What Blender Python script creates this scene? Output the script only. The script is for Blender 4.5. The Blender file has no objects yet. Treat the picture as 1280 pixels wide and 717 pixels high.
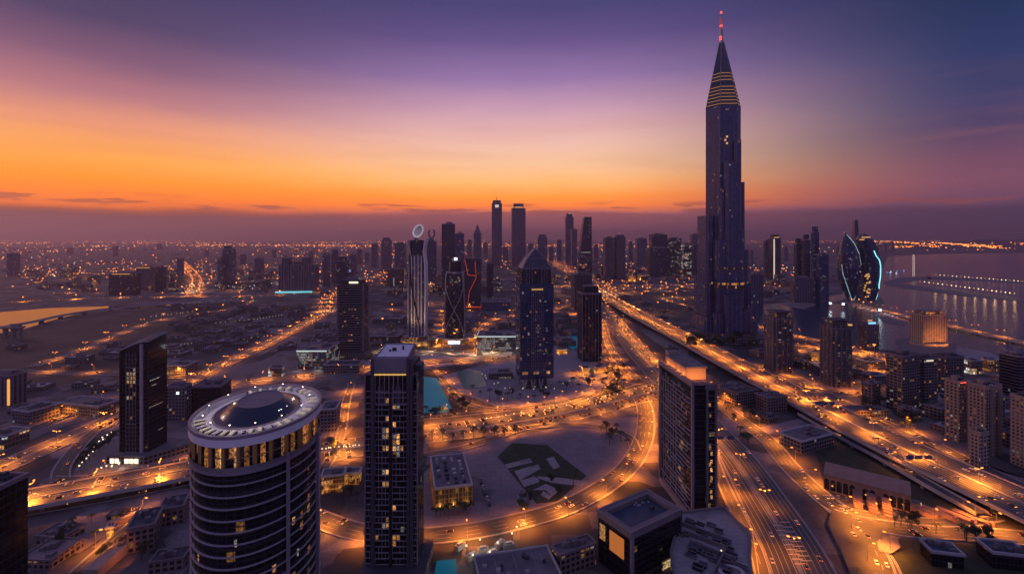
import bpy, math, random
from mathutils import Vector
R = math.radians
S = bpy.context.scene
COL = S.collection
rnd = random.Random(7)

# ------------------------------------------------------------------ camera, sky, sun, exposure
F, HZ, H = 600.0, 297.0, 200.0          # focal length in photo pixels, horizon row, camera height
cam = bpy.data.objects.new('camera', bpy.data.cameras.new('camera'))
COL.objects.link(cam)
cam.location = (0, 0, H); cam.rotation_euler = (R(90), 0, 0)
cam.data.sensor_width = 36; cam.data.lens = 36 * F / 1280
cam.data.shift_y = -(358.5 - HZ) / 1280
cam.data.clip_start = 1; cam.data.clip_end = 200000
S.camera = cam
S.view_settings.view_transform = 'Standard'; S.view_settings.look = 'None'
S.view_settings.exposure = 0; S.view_settings.gamma = 1
S.view_settings.use_curve_mapping = False
S.render.engine = 'CYCLES'
cy = S.cycles
cy.max_bounces = 4; cy.diffuse_bounces = 2; cy.glossy_bounces = 2; cy.transmission_bounces = 2
cy.volume_bounces = 0; cy.sample_clamp_indirect = 2.0; cy.sample_clamp_direct = 0
cy.use_denoising = True; cy.use_light_tree = True
cy.caustics_reflective = False; cy.caustics_refractive = False

def lin(c):
    f = lambda v: (v / 255) / 12.92 if v <= 10.3 else ((v / 255 + .055) / 1.055) ** 2.4
    return (f(c[0]), f(c[1]), f(c[2]), 1)

class NT:
    def __init__(s, tree): s.t = tree; s.n = tree.nodes; s.l = tree.links
    def add(s, typ, **k):
        n = s.n.new(typ)
        for a, v in k.items(): setattr(n, a, v)
        return n
    def link(s, a, b): s.l.new(a, b)
    def val(s, sock, v):
        if hasattr(v, 'bl_idname') or isinstance(v, bpy.types.NodeSocket): s.l.new(v, sock)
        else: sock.default_value = v
    def math(s, op, a, b=0.0, c=None, clamp=False):
        n = s.n.new('ShaderNodeMath'); n.operation = op; n.use_clamp = clamp
        s.val(n.inputs[0], a); s.val(n.inputs[1], b)
        if c is not None: s.val(n.inputs[2], c)
        return n.outputs[0]
    def mix(s, fac, a, b, typ='MIX'):
        n = s.n.new('ShaderNodeMix'); n.data_type = 'RGBA'; n.blend_type = typ
        s.val(n.inputs[0], fac); s.val(n.inputs[6], a); s.val(n.inputs[7], b)
        return n.outputs[2]
    def smooth(s, v, a, b):
        n = s.n.new('ShaderNodeMapRange'); n.interpolation_type = 'SMOOTHSTEP'
        s.val(n.inputs[0], v); n.inputs[1].default_value = a; n.inputs[2].default_value = b
        return n.outputs[0]
    def ramp(s, v, stops):
        n = s.n.new('ShaderNodeValToRGB'); e = n.color_ramp.elements
        while len(e) < len(stops): e.new(0.5)
        for el, (p, c) in zip(e, stops): el.position = p; el.color = c
        s.val(n.inputs[0], v); return n.outputs[0]

W = bpy.data.worlds.new('World'); S.world = W; W.use_nodes = True
SUN_EL, SUN_AZ = 3.0, -62.0            # afterglow sits low on the left
def build_world():
    t = NT(W.node_tree); t.n.clear()
    tc = t.add('ShaderNodeTexCoord'); sp = t.add('ShaderNodeSeparateXYZ'); t.link(tc.outputs['Generated'], sp.inputs[0])
    x, y, z = sp.outputs
    hor = t.math('SQRT', t.math('ADD', t.math('MULTIPLY', x, x), t.math('MULTIPLY', y, y)))
    e = t.math('DIVIDE', z, t.math('MAXIMUM', hor, .0001))
    az = t.math('ARCTAN2', x, y)
    # uneven top of the far cloud bank, and a few thin clouds above it
    cv = t.add('ShaderNodeCombineXYZ'); t.val(cv.inputs[0], t.math('MULTIPLY', az, 7)); t.val(cv.inputs[1], t.math('MULTIPLY', e, 30))
    n1 = t.add('ShaderNodeTexNoise'); t.link(cv.outputs[0], n1.inputs['Vector']); n1.inputs['Scale'].default_value = 1.0; n1.inputs['Detail'].default_value = 5
    wob = t.math('MULTIPLY', t.math('SUBTRACT', n1.outputs[0], .5), .016)
    ew = t.math('ADD', e, wob)
    pos = t.math('DIVIDE', ew, .6, clamp=True)
    def st(l): return [(a / .6, lin(c)) for a, c in l]
    left = t.ramp(pos, st([(0, (118, 74, 86)), (.036, (132, 76, 78)), (.041, (165, 82, 54)), (.048, (222, 104, 28)), (.066, (240, 118, 8)), (.095, (252, 138, 16)), (.135, (252, 164, 72)),
                    (.180, (236, 154, 116)), (.23, (176, 116, 126)), (.285, (124, 86, 112)), (.35, (74, 62, 96)), (.45, (56, 54, 92)), (.53, (70, 64, 110)), (.6, (88, 88, 138))]))
    mid = t.ramp(pos, st([(0, (142, 86, 106)), (.050, (166, 92, 94)), (.056, (210, 108, 70)), (.066, (248, 126, 40)), (.085, (254, 144, 44)), (.115, (252, 178, 104)), (.15, (251, 196, 150)),
                    (.20, (238, 188, 174)), (.26, (202, 156, 174)), (.33, (144, 114, 162)), (.41, (96, 78, 130)), (.48, (68, 64, 110)), (.54, (76, 68, 118)), (.6, (88, 88, 138))]))
    right = t.ramp(pos, st([(0, (62, 52, 78)), (.040, (78, 58, 82)), (.055, (96, 62, 82)), (.085, (112, 68, 86)), (.12, (106, 68, 90)), (.16, (82, 64, 96)), (.21, (60, 60, 100)),
                    (.28, (40, 54, 96)), (.36, (28, 46, 82)), (.45, (28, 44, 80)), (.6, (80, 88, 138))]))
    wl = t.smooth(az, -.02, -.72); wr = t.smooth(az, .10, .80)
    c = t.mix(wl, mid, left); c = t.mix(wr, c, right)
    back = t.ramp(t.math('DIVIDE', e, .6, clamp=True), [(0, lin((92, 80, 116))), (.3, lin((92, 88, 136))), (1, lin((106, 105, 154)))])
    c = t.mix(t.smooth(t.math('ABSOLUTE', az), 1.05, 2.3), c, back)
    # the afterglow burns brightest just over the bank
    gl = t.math('MULTIPLY', t.smooth(ew, .043, .055), t.smooth(e, .17, .06)); sv = t.add('ShaderNodeVectorMath'); sv.operation = 'SCALE'; t.link(c, sv.inputs[0]); t.link(t.math('ADD', 1, t.math('MULTIPLY', gl, .42)), sv.inputs[3]); c = sv.outputs[0]
    # thin dark clouds over the bank
    cv2 = t.add('ShaderNodeCombineXYZ'); t.val(cv2.inputs[0], t.math('MULTIPLY', az, 9)); t.val(cv2.inputs[1], t.math('MULTIPLY', e, 95)); cv2.inputs[2].default_value = 3.3
    n2 = t.add('ShaderNodeTexNoise'); t.link(cv2.outputs[0], n2.inputs['Vector']); n2.inputs['Scale'].default_value = 1.0; n2.inputs['Detail'].default_value = 4
    m = t.smooth(n2.outputs[0], .53, .60)
    m = t.math('MULTIPLY', m, t.math('MULTIPLY', t.smooth(e, .045, .052), t.smooth(e, .080, .062)))
    c = t.mix(t.math('MULTIPLY', m, .62), c, lin((150, 78, 70)))
    cv3 = t.add('ShaderNodeCombineXYZ'); t.val(cv3.inputs[0], t.math('ADD', t.math('MULTIPLY', az, 2.2), t.math('MULTIPLY', e, 3))); t.val(cv3.inputs[1], t.math('MULTIPLY', e, 26)); cv3.inputs[2].default_value = 8.1
    n3 = t.add('ShaderNodeTexNoise'); t.link(cv3.outputs[0], n3.inputs['Vector']); n3.inputs['Scale'].default_value = 1.3; n3.inputs['Detail'].default_value = 5
    m3 = t.math('MULTIPLY', t.smooth(n3.outputs[0], .45, .75), t.math('MULTIPLY', t.smooth(e, .06, .13), t.smooth(e, .32, .16)))
    c = t.mix(t.math('MULTIPLY', m3, .16), c, lin((190, 112, 100)))
    sky = t.add('ShaderNodeTexSky'); sky.sky_type = 'NISHITA'; sky.sun_disc = False
    sky.sun_elevation = R(SUN_EL); sky.sun_rotation = R(SUN_AZ); sky.altitude = 200
    b1 = t.add('ShaderNodeBackground'); t.link(c, b1.inputs[0]); b1.inputs[1].default_value = 1.18
    b2 = t.add('ShaderNodeBackground'); t.link(sky.outputs[0], b2.inputs[0]); b2.inputs[1].default_value = .002
    ad = t.add('ShaderNodeAddShader'); t.link(b1.outputs[0], ad.inputs[0]); t.link(b2.outputs[0], ad.inputs[1])
    o = t.add('ShaderNodeOutputWorld'); t.link(ad.outputs[0], o.inputs[0])
build_world()

sun = bpy.data.objects.new('afterglow_sun', bpy.data.lights.new('afterglow_sun', 'SUN')); COL.objects.link(sun)
sun.data.energy = .7; sun.data.angle = R(14); sun.data.color = (1, .55, .45)
sd = Vector((math.sin(R(SUN_AZ)), math.cos(R(SUN_AZ)), math.tan(R(SUN_EL + 5))))
sun.rotation_euler = sd.to_track_quat('Z', 'Y').to_euler()

# ------------------------------------------------------------------ helpers
def G(px, py, z=0.0):
    """photo pixel -> world point on the level z"""
    D = F * (H - z) / (py - HZ)
    return ((px - 640) / F * D, D)
def ZT(py, D): return H - (py - HZ) / F * D
def PX(x, y, z=0.0): return (640 + F * x / y, HZ + F * (H - z) / y)

def tag(o, label=None, cat=None, group=None, kind=None):
    if label: o['label'] = label
    if cat: o['category'] = cat
    if group: o['group'] = group
    if kind: o['kind'] = kind
    return o
def empty(name, loc, rz=0, label=None, cat=None, group=None):
    o = bpy.data.objects.new(name, None); COL.objects.link(o)
    o.location = loc if len(loc) == 3 else (loc[0], loc[1], 0); o.rotation_euler = (0, 0, rz); o.empty_display_size = 5
    return tag(o, label, cat, group)

def offset_poly(pts, d):
    n = len(pts); out = []
    area = sum(pts[i][0] * pts[(i + 1) % n][1] - pts[(i + 1) % n][0] * pts[i][1] for i in range(n))
    sg = 1 if area > 0 else -1
    for i in range(n):
        p0, p1, p2 = pts[i - 1], pts[i], pts[(i + 1) % n]
        a = (p1[0] - p0[0], p1[1] - p0[1]); b = (p2[0] - p1[0], p2[1] - p1[1])
        la = math.hypot(*a) or 1; lb = math.hypot(*b) or 1
        na = (a[1] / la * sg, -a[0] / la * sg); nb = (b[1] / lb * sg, -b[0] / lb * sg)
        m = (na[0] + nb[0], na[1] + nb[1]); q = m[0] * m[0] + m[1] * m[1]
        k = 2 * d / max(q, .5)
        out.append((p1[0] + m[0] * k, p1[1] + m[1] * k))
    return out
def rect(w, d, cx=0, cy=0): return [(cx - w / 2, cy - d / 2), (cx + w / 2, cy - d / 2), (cx + w / 2, cy + d / 2), (cx - w / 2, cy + d / 2)]
def ellipse(a, b, n=48, cx=0, cy=0, p=2.0):
    o = []
    for i in range(n):
        t = 2 * math.pi * i / n; c, s = math.cos(t), math.sin(t)
        o.append((cx + a * math.copysign(abs(c) ** (2 / p), c), cy + b * math.copysign(abs(s) ** (2 / p), s)))
    return o
def chamfer(w, d, c): return [(-w/2+c, -d/2), (w/2-c, -d/2), (w/2, -d/2+c), (w/2, d/2-c), (w/2-c, d/2), (-w/2+c, d/2), (-w/2, d/2-c), (-w/2, -d/2+c)]

class MB:
    def __init__(s): s.v = []; s.f = []; s.uv = []; s.m = []; s.mats = []
    def mi(s, mat):
        if mat not in s.mats: s.mats.append(mat)
        return s.mats.index(mat)
    def face(s, pts, mat, uv=None):
        b = len(s.v); s.v += [tuple(p) for p in pts]; s.f.append(tuple(range(b, b + len(pts)))); s.m.append(s.mi(mat))
        s.uv.append(uv or [(p[0], p[1]) for p in pts])
    def prism(s, pts, z0, z1, side, top=None, bay=3.0, smooth=False, pts1=None, bottom=False):
        q = pts1 or pts; n = len(pts); u = 0
        for i in range(n):
            a, b = pts[i], pts[(i + 1) % n]; c, d = q[(i + 1) % n], q[i]
            L = math.hypot(b[0] - a[0], b[1] - a[1])
            if smooth: u0, u1 = u, u + L; u += L
            else: u0 = 97 * (i + 1) * bay; u1 = u0 + max(1, round(L / bay)) * bay
            s.face([(a[0], a[1], z0), (b[0], b[1], z0), (c[0], c[1], z1), (d[0], d[1], z1)], side, [(u0, z0), (u1, z0), (u1, z1), (u0, z1)])
        if top is not None: s.face([(p[0], p[1], z1) for p in q], top)
        if bottom: s.face([(p[0], p[1], z0) for p in reversed(pts)], side)
    def ring(s, pin, pout, z0, z1, mat):
        n = len(pin)
        for i in range(n):
            j = (i + 1) % n
            s.face([(*pout[i], z0), (*pout[j], z0), (*pout[j], z1), (*pout[i], z1)], mat)
            s.face([(*pin[j], z0), (*pin[i], z0), (*pin[i], z1), (*pin[j], z1)], mat)
            s.face([(*pout[i], z1), (*pout[j], z1), (*pin[j], z1), (*pin[i], z1)], mat)
            s.face([(*pout[j], z0), (*pout[i], z0), (*pin[i], z0), (*pin[j], z0)], mat)
    def box(s, cx, cy, z0, z1, w, d, mat, top=None, yaw=0, bay=3.0):
        c, sn = math.cos(yaw), math.sin(yaw)
        pts = [(cx + x * c - y * sn, cy + x * sn + y * c) for x, y in rect(w, d)]
        s.prism(pts, z0, z1, mat, top if top is not None else mat, bay, bottom=True)
    def bar(s, p0, p1, r, mat, n=6, r1=None):
        a, b = Vector(p0), Vector(p1); d = (b - a).normalized()
        u = d.orthogonal().normalized(); w = d.cross(u); r1 = r if r1 is None else r1
        A = [a + (u * math.cos(2 * math.pi * i / n) + w * math.sin(2 * math.pi * i / n)) * r for i in range(n)]
        B = [b + (u * math.cos(2 * math.pi * i / n) + w * math.sin(2 * math.pi * i / n)) * r1 for i in range(n)]
        for i in range(n):
            j = (i + 1) % n; s.face([A[i], A[j], B[j], B[i]], mat)
        s.face(list(reversed(A)), mat); s.face(B, mat)
    def tube(s, pts, r, mat, n=6):
        for a, b in zip(pts, pts[1:]): s.bar(a, b, r, mat, n)
    def loft(s, levels, mat, top=None):
        """levels: (z, outline)"""
        for (z0, p0), (z1, p1) in zip(levels, levels[1:]): s.prism(p0, z0, z1, mat, None, 3, True, p1)
        if top is not None: s.face([(p[0], p[1], levels[-1][0]) for p in levels[-1][1]], top)
    def build(s, name, parent=None, loc=None, merge=False):
        me = bpy.data.meshes.new(name); me.from_pydata(s.v, [], s.f); me.update()
        for m in s.mats: me.materials.append(m)
        me.polygons.foreach_set('material_index', s.m)
        ul = me.uv_layers.new(name='UVMap'); flat = []
        for u in s.uv:
            for p in u: flat += [p[0], p[1]]
        ul.data.foreach_set('uv', flat)
        o = bpy.data.objects.new(name, me); COL.objects.link(o)
        if parent: o.parent = parent
        if loc: o.location = loc
        return o

def bands(mb, pts, z0, z1, step, h, out, mat):
    z = z0; p = offset_poly(pts, out); q = offset_poly(pts, -.2)
    while z < z1 - .1:
        mb.ring(q, p, z - h / 2, z + h / 2, mat); z += step
def fins(mb, pts, z0, z1, bay, w, out, mat, faces=None, closed=True):
    n = len(pts)
    for i in range(n):
        if faces is not None and i not in faces: continue
        a, b = pts[i], pts[(i + 1) % n]; L = math.hypot(b[0] - a[0], b[1] - a[1]); k = max(1, round(L / bay))
        yaw = math.atan2(b[1] - a[1], b[0] - a[0])
        for j in range(k + 1):
            t = j / k; mb.box(a[0] + (b[0] - a[0]) * t, a[1] + (b[1] - a[1]) * t, z0, z1, w, out * 2, mat, yaw=yaw)

# ------------------------------------------------------------------ materials
def pmat(name, col, rough=.7, metal=0, noise=0.0, scale=.2, emit=None, es=0, coord='Object', spec=.5, bump=0):
    m = bpy.data.materials.new(name); m.use_nodes = True; t = NT(m.node_tree); b = t.n['Principled BSDF']
    b.inputs['Base Color'].default_value = (*col, 1); b.inputs['Roughness'].default_value = rough; b.inputs['Metallic'].default_value = metal
    b.inputs['Specular IOR Level'].default_value = spec
    if noise:
        tc = t.add('ShaderNodeTexCoord'); n = t.add('ShaderNodeTexNoise'); t.link(tc.outputs[coord], n.inputs['Vector'])
        n.inputs['Scale'].default_value = scale; n.inputs['Detail'].default_value = 6; n.inputs['Roughness'].default_value = .65
        lo = tuple(c * (1 - noise) for c in col) + (1,); hi = tuple(min(1, c * (1 + noise)) for c in col) + (1,)
        t.link(t.ramp(n.outputs[0], [(.3, lo), (.7, hi)]), b.inputs['Base Color'])
        if bump:
            bp = t.add('ShaderNodeBump'); bp.inputs['Strength'].default_value = bump; t.link(n.outputs[0], bp.inputs['Height']); t.link(bp.outputs[0], b.inputs['Normal'])
    if emit:
        b.inputs['Emission Color'].default_value = (*emit, 1); b.inputs['Emission Strength'].default_value = es
        m.cycles.emission_sampling = 'NONE'
    return m

def facade_group():
    g = bpy.data.node_groups.new('facade', 'ShaderNodeTree'); I = g.interface
    for nm, typ, dv in [('Bay', 'NodeSocketFloat', 3), ('Floor', 'NodeSocketFloat', 4), ('FrameU', 'NodeSocketFloat', .12), ('FrameV', 'NodeSocketFloat', .2),
                        ('Lit', 'NodeSocketFloat', .06), ('Power', 'NodeSocketFloat', 1), ('Cool', 'NodeSocketFloat', .2),
                        ('Glass', 'NodeSocketColor', (.02, .02, .03, 1)), ('Frame', 'NodeSocketColor', (.2, .18, .2, 1)), ('Rough', 'NodeSocketFloat', .12)]:
        s = I.new_socket(nm, in_out='INPUT', socket_type=typ); s.default_value = dv
    I.new_socket('BSDF', in_out='OUTPUT', socket_type='NodeSocketShader')
    t = NT(g); gi = t.add('NodeGroupInput'); go = t.add('NodeGroupOutput'); i = gi.outputs
    uv = t.add('ShaderNodeUVMap'); uv.uv_map = 'UVMap'; sp = t.add('ShaderNodeSeparateXYZ'); t.link(uv.outputs[0], sp.inputs[0])
    u = t.math('DIVIDE', sp.outputs[0], i['Bay']); v = t.math('DIVIDE', sp.outputs[1], i['Floor'])
    cu, cv = t.math('FLOOR', u), t.math('FLOOR', v); fu, fv = t.math('FRACT', u), t.math('FRACT', v)
    oi = t.add('ShaderNodeObjectInfo')
    cb = t.add('ShaderNodeCombineXYZ'); t.link(cu, cb.inputs[0]); t.link(cv, cb.inputs[1]); t.link(t.math('MULTIPLY', oi.outputs['Random'], 1000), cb.inputs[2])
    wn = t.add('ShaderNodeTexWhiteNoise'); wn.noise_dimensions = '3D'; t.link(cb.outputs[0], wn.inputs['Vector'])
    cs = t.add('ShaderNodeSeparateColor'); t.link(wn.outputs['Color'], cs.inputs[0])
    # whole stretches of a floor tend to be lit together
    mp = t.add('ShaderNodeVectorMath'); mp.operation = 'MULTIPLY'; t.link(cb.outputs[0], mp.inputs[0]); mp.inputs[1].default_value = (.13, .37, 1)
    nz = t.add('ShaderNodeTexNoise'); t.link(mp.outputs[0], nz.inputs['Vector']); nz.inputs['Scale'].default_value = 1; nz.inputs['Detail'].default_value = 2
    prob = t.math('MULTIPLY', i['Lit'], t.math('MULTIPLY', t.smooth(nz.outputs[0], .40, .72), 3.0))
    lit = t.math('LESS_THAN', wn.outputs['Value'], prob)
    hu = t.math('SUBTRACT', .5, t.math('ABSOLUTE', t.math('SUBTRACT', fu, .5))); hv = t.math('SUBTRACT', .5, t.math('ABSOLUTE', t.math('SUBTRACT', fv, .5)))
    gl = t.math('MULTIPLY', t.math('GREATER_THAN', hu, t.math('MULTIPLY', i['FrameU'], .5)), t.math('GREATER_THAN', hv, t.math('MULTIPLY', i['FrameV'], .5)))
    # blinds and furniture break the light up inside a window
    iv = t.add('ShaderNodeTexNoise'); t.link(uv.outputs[0], iv.inputs['Vector']); iv.inputs['Scale'].default_value = .9; iv.inputs['Detail'].default_value = 2
    inn = t.smooth(iv.outputs[0], .25, .7)
    col = t.mix(t.math('LESS_THAN', cs.outputs[1], i['Cool']), t.mix(cs.outputs[2], (1, .33, .05, 1), (1, .52, .16, 1)), t.mix(cs.outputs[2], (.75, .88, 1, 1), (1, .86, .62, 1)))
    st = t.math('MULTIPLY', t.math('MULTIPLY', lit, gl), t.math('MULTIPLY', i['Power'], t.math('MULTIPLY', t.math('ADD', .25, cs.outputs[0]), inn)))
    b = t.add('ShaderNodeBsdfPrincipled'); b.inputs['IOR'].default_value = 1.55
    gv = t.math('MULTIPLY', t.math('ADD', .55, t.math('MULTIPLY', cs.outputs[2], .9)), 1)
    gm = t.add('ShaderNodeVectorMath'); gm.operation = 'SCALE'; t.link(i['Glass'], gm.inputs[0]); t.link(gv, gm.inputs[3])
    t.link(t.mix(gl, i['Frame'], gm.outputs[0]), b.inputs['Base Color'])
    t.link(t.math('ADD', .6, t.math('MULTIPLY', gl, t.math('SUBTRACT', i['Rough'], .6))), b.inputs['Roughness'])
    t.link(col, b.inputs['Emission Color']); t.link(st, b.inputs['Emission Strength'])
    t.link(b.outputs[0], go.inputs[0])
    return g
FG = facade_group()
def fac(name, bay=3, fl=4, fu=.12, fv=.22, lit=.05, power=1.2, cool=.2, glass=(.02, .022, .035), frame=(.2, .18, .2), rough=.12):
    m = bpy.data.materials.new(name); m.use_nodes = True; t = NT(m.node_tree); t.n.clear()
    g = t.add('ShaderNodeGroup'); g.node_tree = FG; o = t.add('ShaderNodeOutputMaterial'); t.link(g.outputs[0], o.inputs[0])
    for k, v in [('Bay', bay), ('Floor', fl), ('FrameU', fu), ('FrameV', fv), ('Lit', lit), ('Power', power), ('Cool', cool), ('Glass', (*glass, 1)), ('Frame', (*frame, 1)), ('Rough', rough)]:
        g.inputs[k].default_value = v
    m.cycles.emission_sampling = 'NONE'
    return m

M = {}
M['asphalt'] = pmat('asphalt', (.068, .065, .064), .75, noise=.35, scale=.06)
M['paint'] = pmat('road_paint', (.56, .52, .46), .6)
M['concrete'] = pmat('concrete', (.26, .24, .23), .85, noise=.25, scale=.15)
M['pale'] = pmat('pale_concrete', (.42, .38, .38), .8, noise=.15, scale=.1)
M['white'] = pmat('white_panel', (.80, .74, .76), .55, noise=.08, scale=.3)
def groundstuff(name, col, joint=0.0, size=6.0):
    m = bpy.data.materials.new(name); m.use_nodes = True; t = NT(m.node_tree); b = t.n['Principled BSDF']; b.inputs['Roughness'].default_value = .85
    tc = t.add('ShaderNodeTexCoord')
    def nz(sc, det):
        n = t.add('ShaderNodeTexNoise'); t.link(tc.outputs['Object'], n.inputs['Vector']); n.inputs['Scale'].default_value = sc; n.inputs['Detail'].default_value = det; n.inputs['Roughness'].default_value = .7; return n.outputs[0]
    k = t.math('ADD', .42, t.math('ADD', t.math('MULTIPLY', nz(.03, 5), .62), t.math('MULTIPLY', nz(.55, 6), .55)))
    st = t.smooth(nz(.018, 3), .56, .66); k = t.math('MULTIPLY', k, t.math('SUBTRACT', 1, t.math('MULTIPLY', st, .38)))       # old patches
    if joint:
        br = t.add('ShaderNodeTexBrick'); t.link(tc.outputs['Object'], br.inputs['Vector']); br.inputs['Scale'].default_value = 1.0; br.inputs['Brick Width'].default_value = size; br.inputs['Row Height'].default_value = size * .8; br.inputs['Mortar Size'].default_value = .22
        br.inputs['Color1'].default_value = (1, 1, 1, 1); br.inputs['Color2'].default_value = (.82, .82, .82, 1); br.inputs['Mortar'].default_value = (1 - joint,) * 3 + (1,)
        sc_ = t.add('ShaderNodeSeparateColor'); t.link(br.outputs[0], sc_.inputs[0]); k = t.math('MULTIPLY', k, sc_.outputs[0])
    vm = t.add('ShaderNodeVectorMath'); vm.operation = 'SCALE'; vm.inputs[0].default_value = col; t.link(k, vm.inputs[3]); t.link(vm.outputs[0], b.inputs['Base Color']); return m
M['lot'] = groundstuff('sandy_lot', (.19, .155, .152)); M['pave'] = groundstuff('paving', (.24, .20, .212), .3, 9); M['plaza'] = groundstuff('plaza_stone', (.34, .30, .305), .3, 5)
M['lawn'] = pmat('lawn', (.030, .040, .022), .95, noise=.5, scale=.12)
M['scrub'] = pmat('scrub_ground', (.065, .058, .05), .95, noise=.55, scale=.012)
M['darkmetal'] = pmat('dark_metal', (.03, .03, .036), .45, .3)
M['steel'] = pmat('steel', (.32, .31, .33), .4, .8)
M['deep'] = pmat('deep_frame', (.085, .07, .085), .5)
M['stone'] = pmat('stone_frame', (.185, .15, .16), .7, noise=.18, scale=.08)
M['domeglass'] = pmat('dome_glass', (.010, .016, .04), .26)
M['mauve'] = pmat('mauve_panel', (.25, .20, .235), .6, noise=.15, scale=.1)
M['roofgrey'] = pmat('roof_grey', (.15, .13, .145), .85, noise=.35, scale=.12)
M['roofdark'] = pmat('roof_dark', (.045, .048, .065), .7, noise=.35, scale=.1)
M['roofblue'] = pmat('roof_blue_membrane', (.035, .055, .09), .5, noise=.3, scale=.15)
M['glassdark'] = pmat('dark_glass', (.012, .014, .022), .08, spec=.8)
M['navy'] = pmat('navy_glass', (.012, .02, .045), .1, spec=.8)
M['leaf'] = pmat('leaf', (.04, .055, .022), .8, noise=.6, scale=.8)
M['trunk'] = pmat('bark', (.09, .06, .04), .9, noise=.3, scale=1)
M['tan'] = pmat('tan_render', (.36, .27, .22), .85, noise=.15, scale=.1)
M['gold'] = pmat('gold_trim', (.5, .3, .12), .4, .6)
def emis(name, col, s): return pmat(name, (.02, .02, .02), .5, emit=col, es=s)
SOD = (1, .24, .022)
M['e_sod'] = emis('sodium_lamp', SOD, 6)
M['e_lit'] = emis('lit_window_amber', (1, .46, .12), 1.0)
M['e_gold'] = emis('lit_window_gold', (1, .55, .17), .75)
M['e_warm'] = emis('warm_white_light', (1, .78, .48), 2.2)
M['e_cool'] = emis('cool_white_light', (.8, .92, 1), 2.2)
M['e_teal'] = emis('teal_neon', (.25, .85, .95), 1.6)
M['e_red'] = emis('red_light', (1, .09, .06), 2.0)
M['e_blue'] = emis('blue_light', (.2, .35, 1), 2.0)
M['e_head'] = emis('headlamp', (1, .42, .08), 2.6)
M['e_tail'] = emis('tail_lamp', (1, .16, .02), 2.2)

def ground_mat():
    m = bpy.data.materials.new('desert_city_ground'); m.use_nodes = True; t = NT(m.node_tree); b = t.n['Principled BSDF']
    tc = t.add('ShaderNodeTexCoord'); b.inputs['Roughness'].default_value = .95
    vo = t.add('ShaderNodeTexVoronoi'); vo.feature = 'F1'; vo.distance = 'CHEBYCHEV'; t.link(tc.outputs['Object'], vo.inputs['Vector']); vo.inputs['Scale'].default_value = .011
    hs = t.add('ShaderNodeSeparateColor'); t.link(vo.outputs['Color'], hs.inputs[0])
    n = t.add('ShaderNodeTexNoise'); t.link(tc.outputs['Object'], n.inputs['Vector']); n.inputs['Scale'].default_value = .02; n.inputs['Detail'].default_value = 8; n.inputs['Roughness'].default_value = .7
    a = t.ramp(hs.outputs[0], [(.1, (.04, .038, .042, 1)), (.5, (.095, .083, .088, 1)), (.9, (.20, .165, .17, 1))])
    v2 = t.add('ShaderNodeTexVoronoi'); v2.distance = 'CHEBYCHEV'; t.link(tc.outputs['Object'], v2.inputs['Vector']); v2.inputs['Scale'].default_value = .034; h2 = t.add('ShaderNodeSeparateColor'); t.link(v2.outputs['Color'], h2.inputs[0])
    a = t.mix(t.math('MULTIPLY', t.math('GREATER_THAN', h2.outputs[1], .38), .75), a, t.ramp(h2.outputs[0], [(.15, (.035, .036, .04, 1)), (.5, (.13, .112, .12, 1)), (.85, (.31, .26, .27, 1))]))
    n3 = t.add('ShaderNodeTexNoise'); t.link(tc.outputs['Object'], n3.inputs['Vector']); n3.inputs['Scale'].default_value = .35; n3.inputs['Detail'].default_value = 6
    a = t.mix(t.math('MULTIPLY', t.smooth(n3.outputs[0], .4, .7), .35), a, (.05, .045, .045, 1))
    c = t.mix(t.smooth(n.outputs[0], .35, .65), t.mix(.5, a, (.04, .038, .036, 1)), a)
    t.link(c, b.inputs['Base Color'])
    return m
M['ground'] = ground_mat()
def water_mat(name, col, rough, bs, scale, dist=.3):
    m = pmat(name, col, rough, spec=.5); t = NT(m.node_tree); b = t.n['Principled BSDF']
    tc = t.add('ShaderNodeTexCoord'); n = t.add('ShaderNodeTexNoise'); t.link(tc.outputs['Object'], n.inputs['Vector']); n.inputs['Scale'].default_value = scale; n.inputs['Detail'].default_value = 4
    bp = t.add('ShaderNodeBump'); bp.inputs['Strength'].default_value = bs; bp.inputs['Distance'].default_value = dist; t.link(n.outputs[0], bp.inputs['Height']); t.link(bp.outputs[0], b.inputs['Normal'])
    b.inputs['IOR'].default_value = 1.33
    return m
M['water'] = water_mat('sea_water', (.014, .042, .085), .14, 1.0, .16, 1.1)
M['creek'] = water_mat('creek_water', (.02, .02, .025), .12, .3, .06)
M['pool'] = water_mat('lit_pool_water', (.0, .13, .21), .34, .3, .4)
M['pool0'] = pmat('pool_floor', (.0, .20, .32), .12, emit=(.0, .32, .46), es=.16)
_p = M['pool'].node_tree.nodes['Principled BSDF']; _p.inputs['Emission Color'].default_value = (0, .32, .46, 1); _p.inputs['Emission Strength'].default_value = .15; M['pool'].cycles.emission_sampling = 'NONE'
M['teal_pool'] = pmat('dim_pool_water', (.01, .06, .06), .3, emit=(.05, .3, .28), es=.05)

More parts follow.
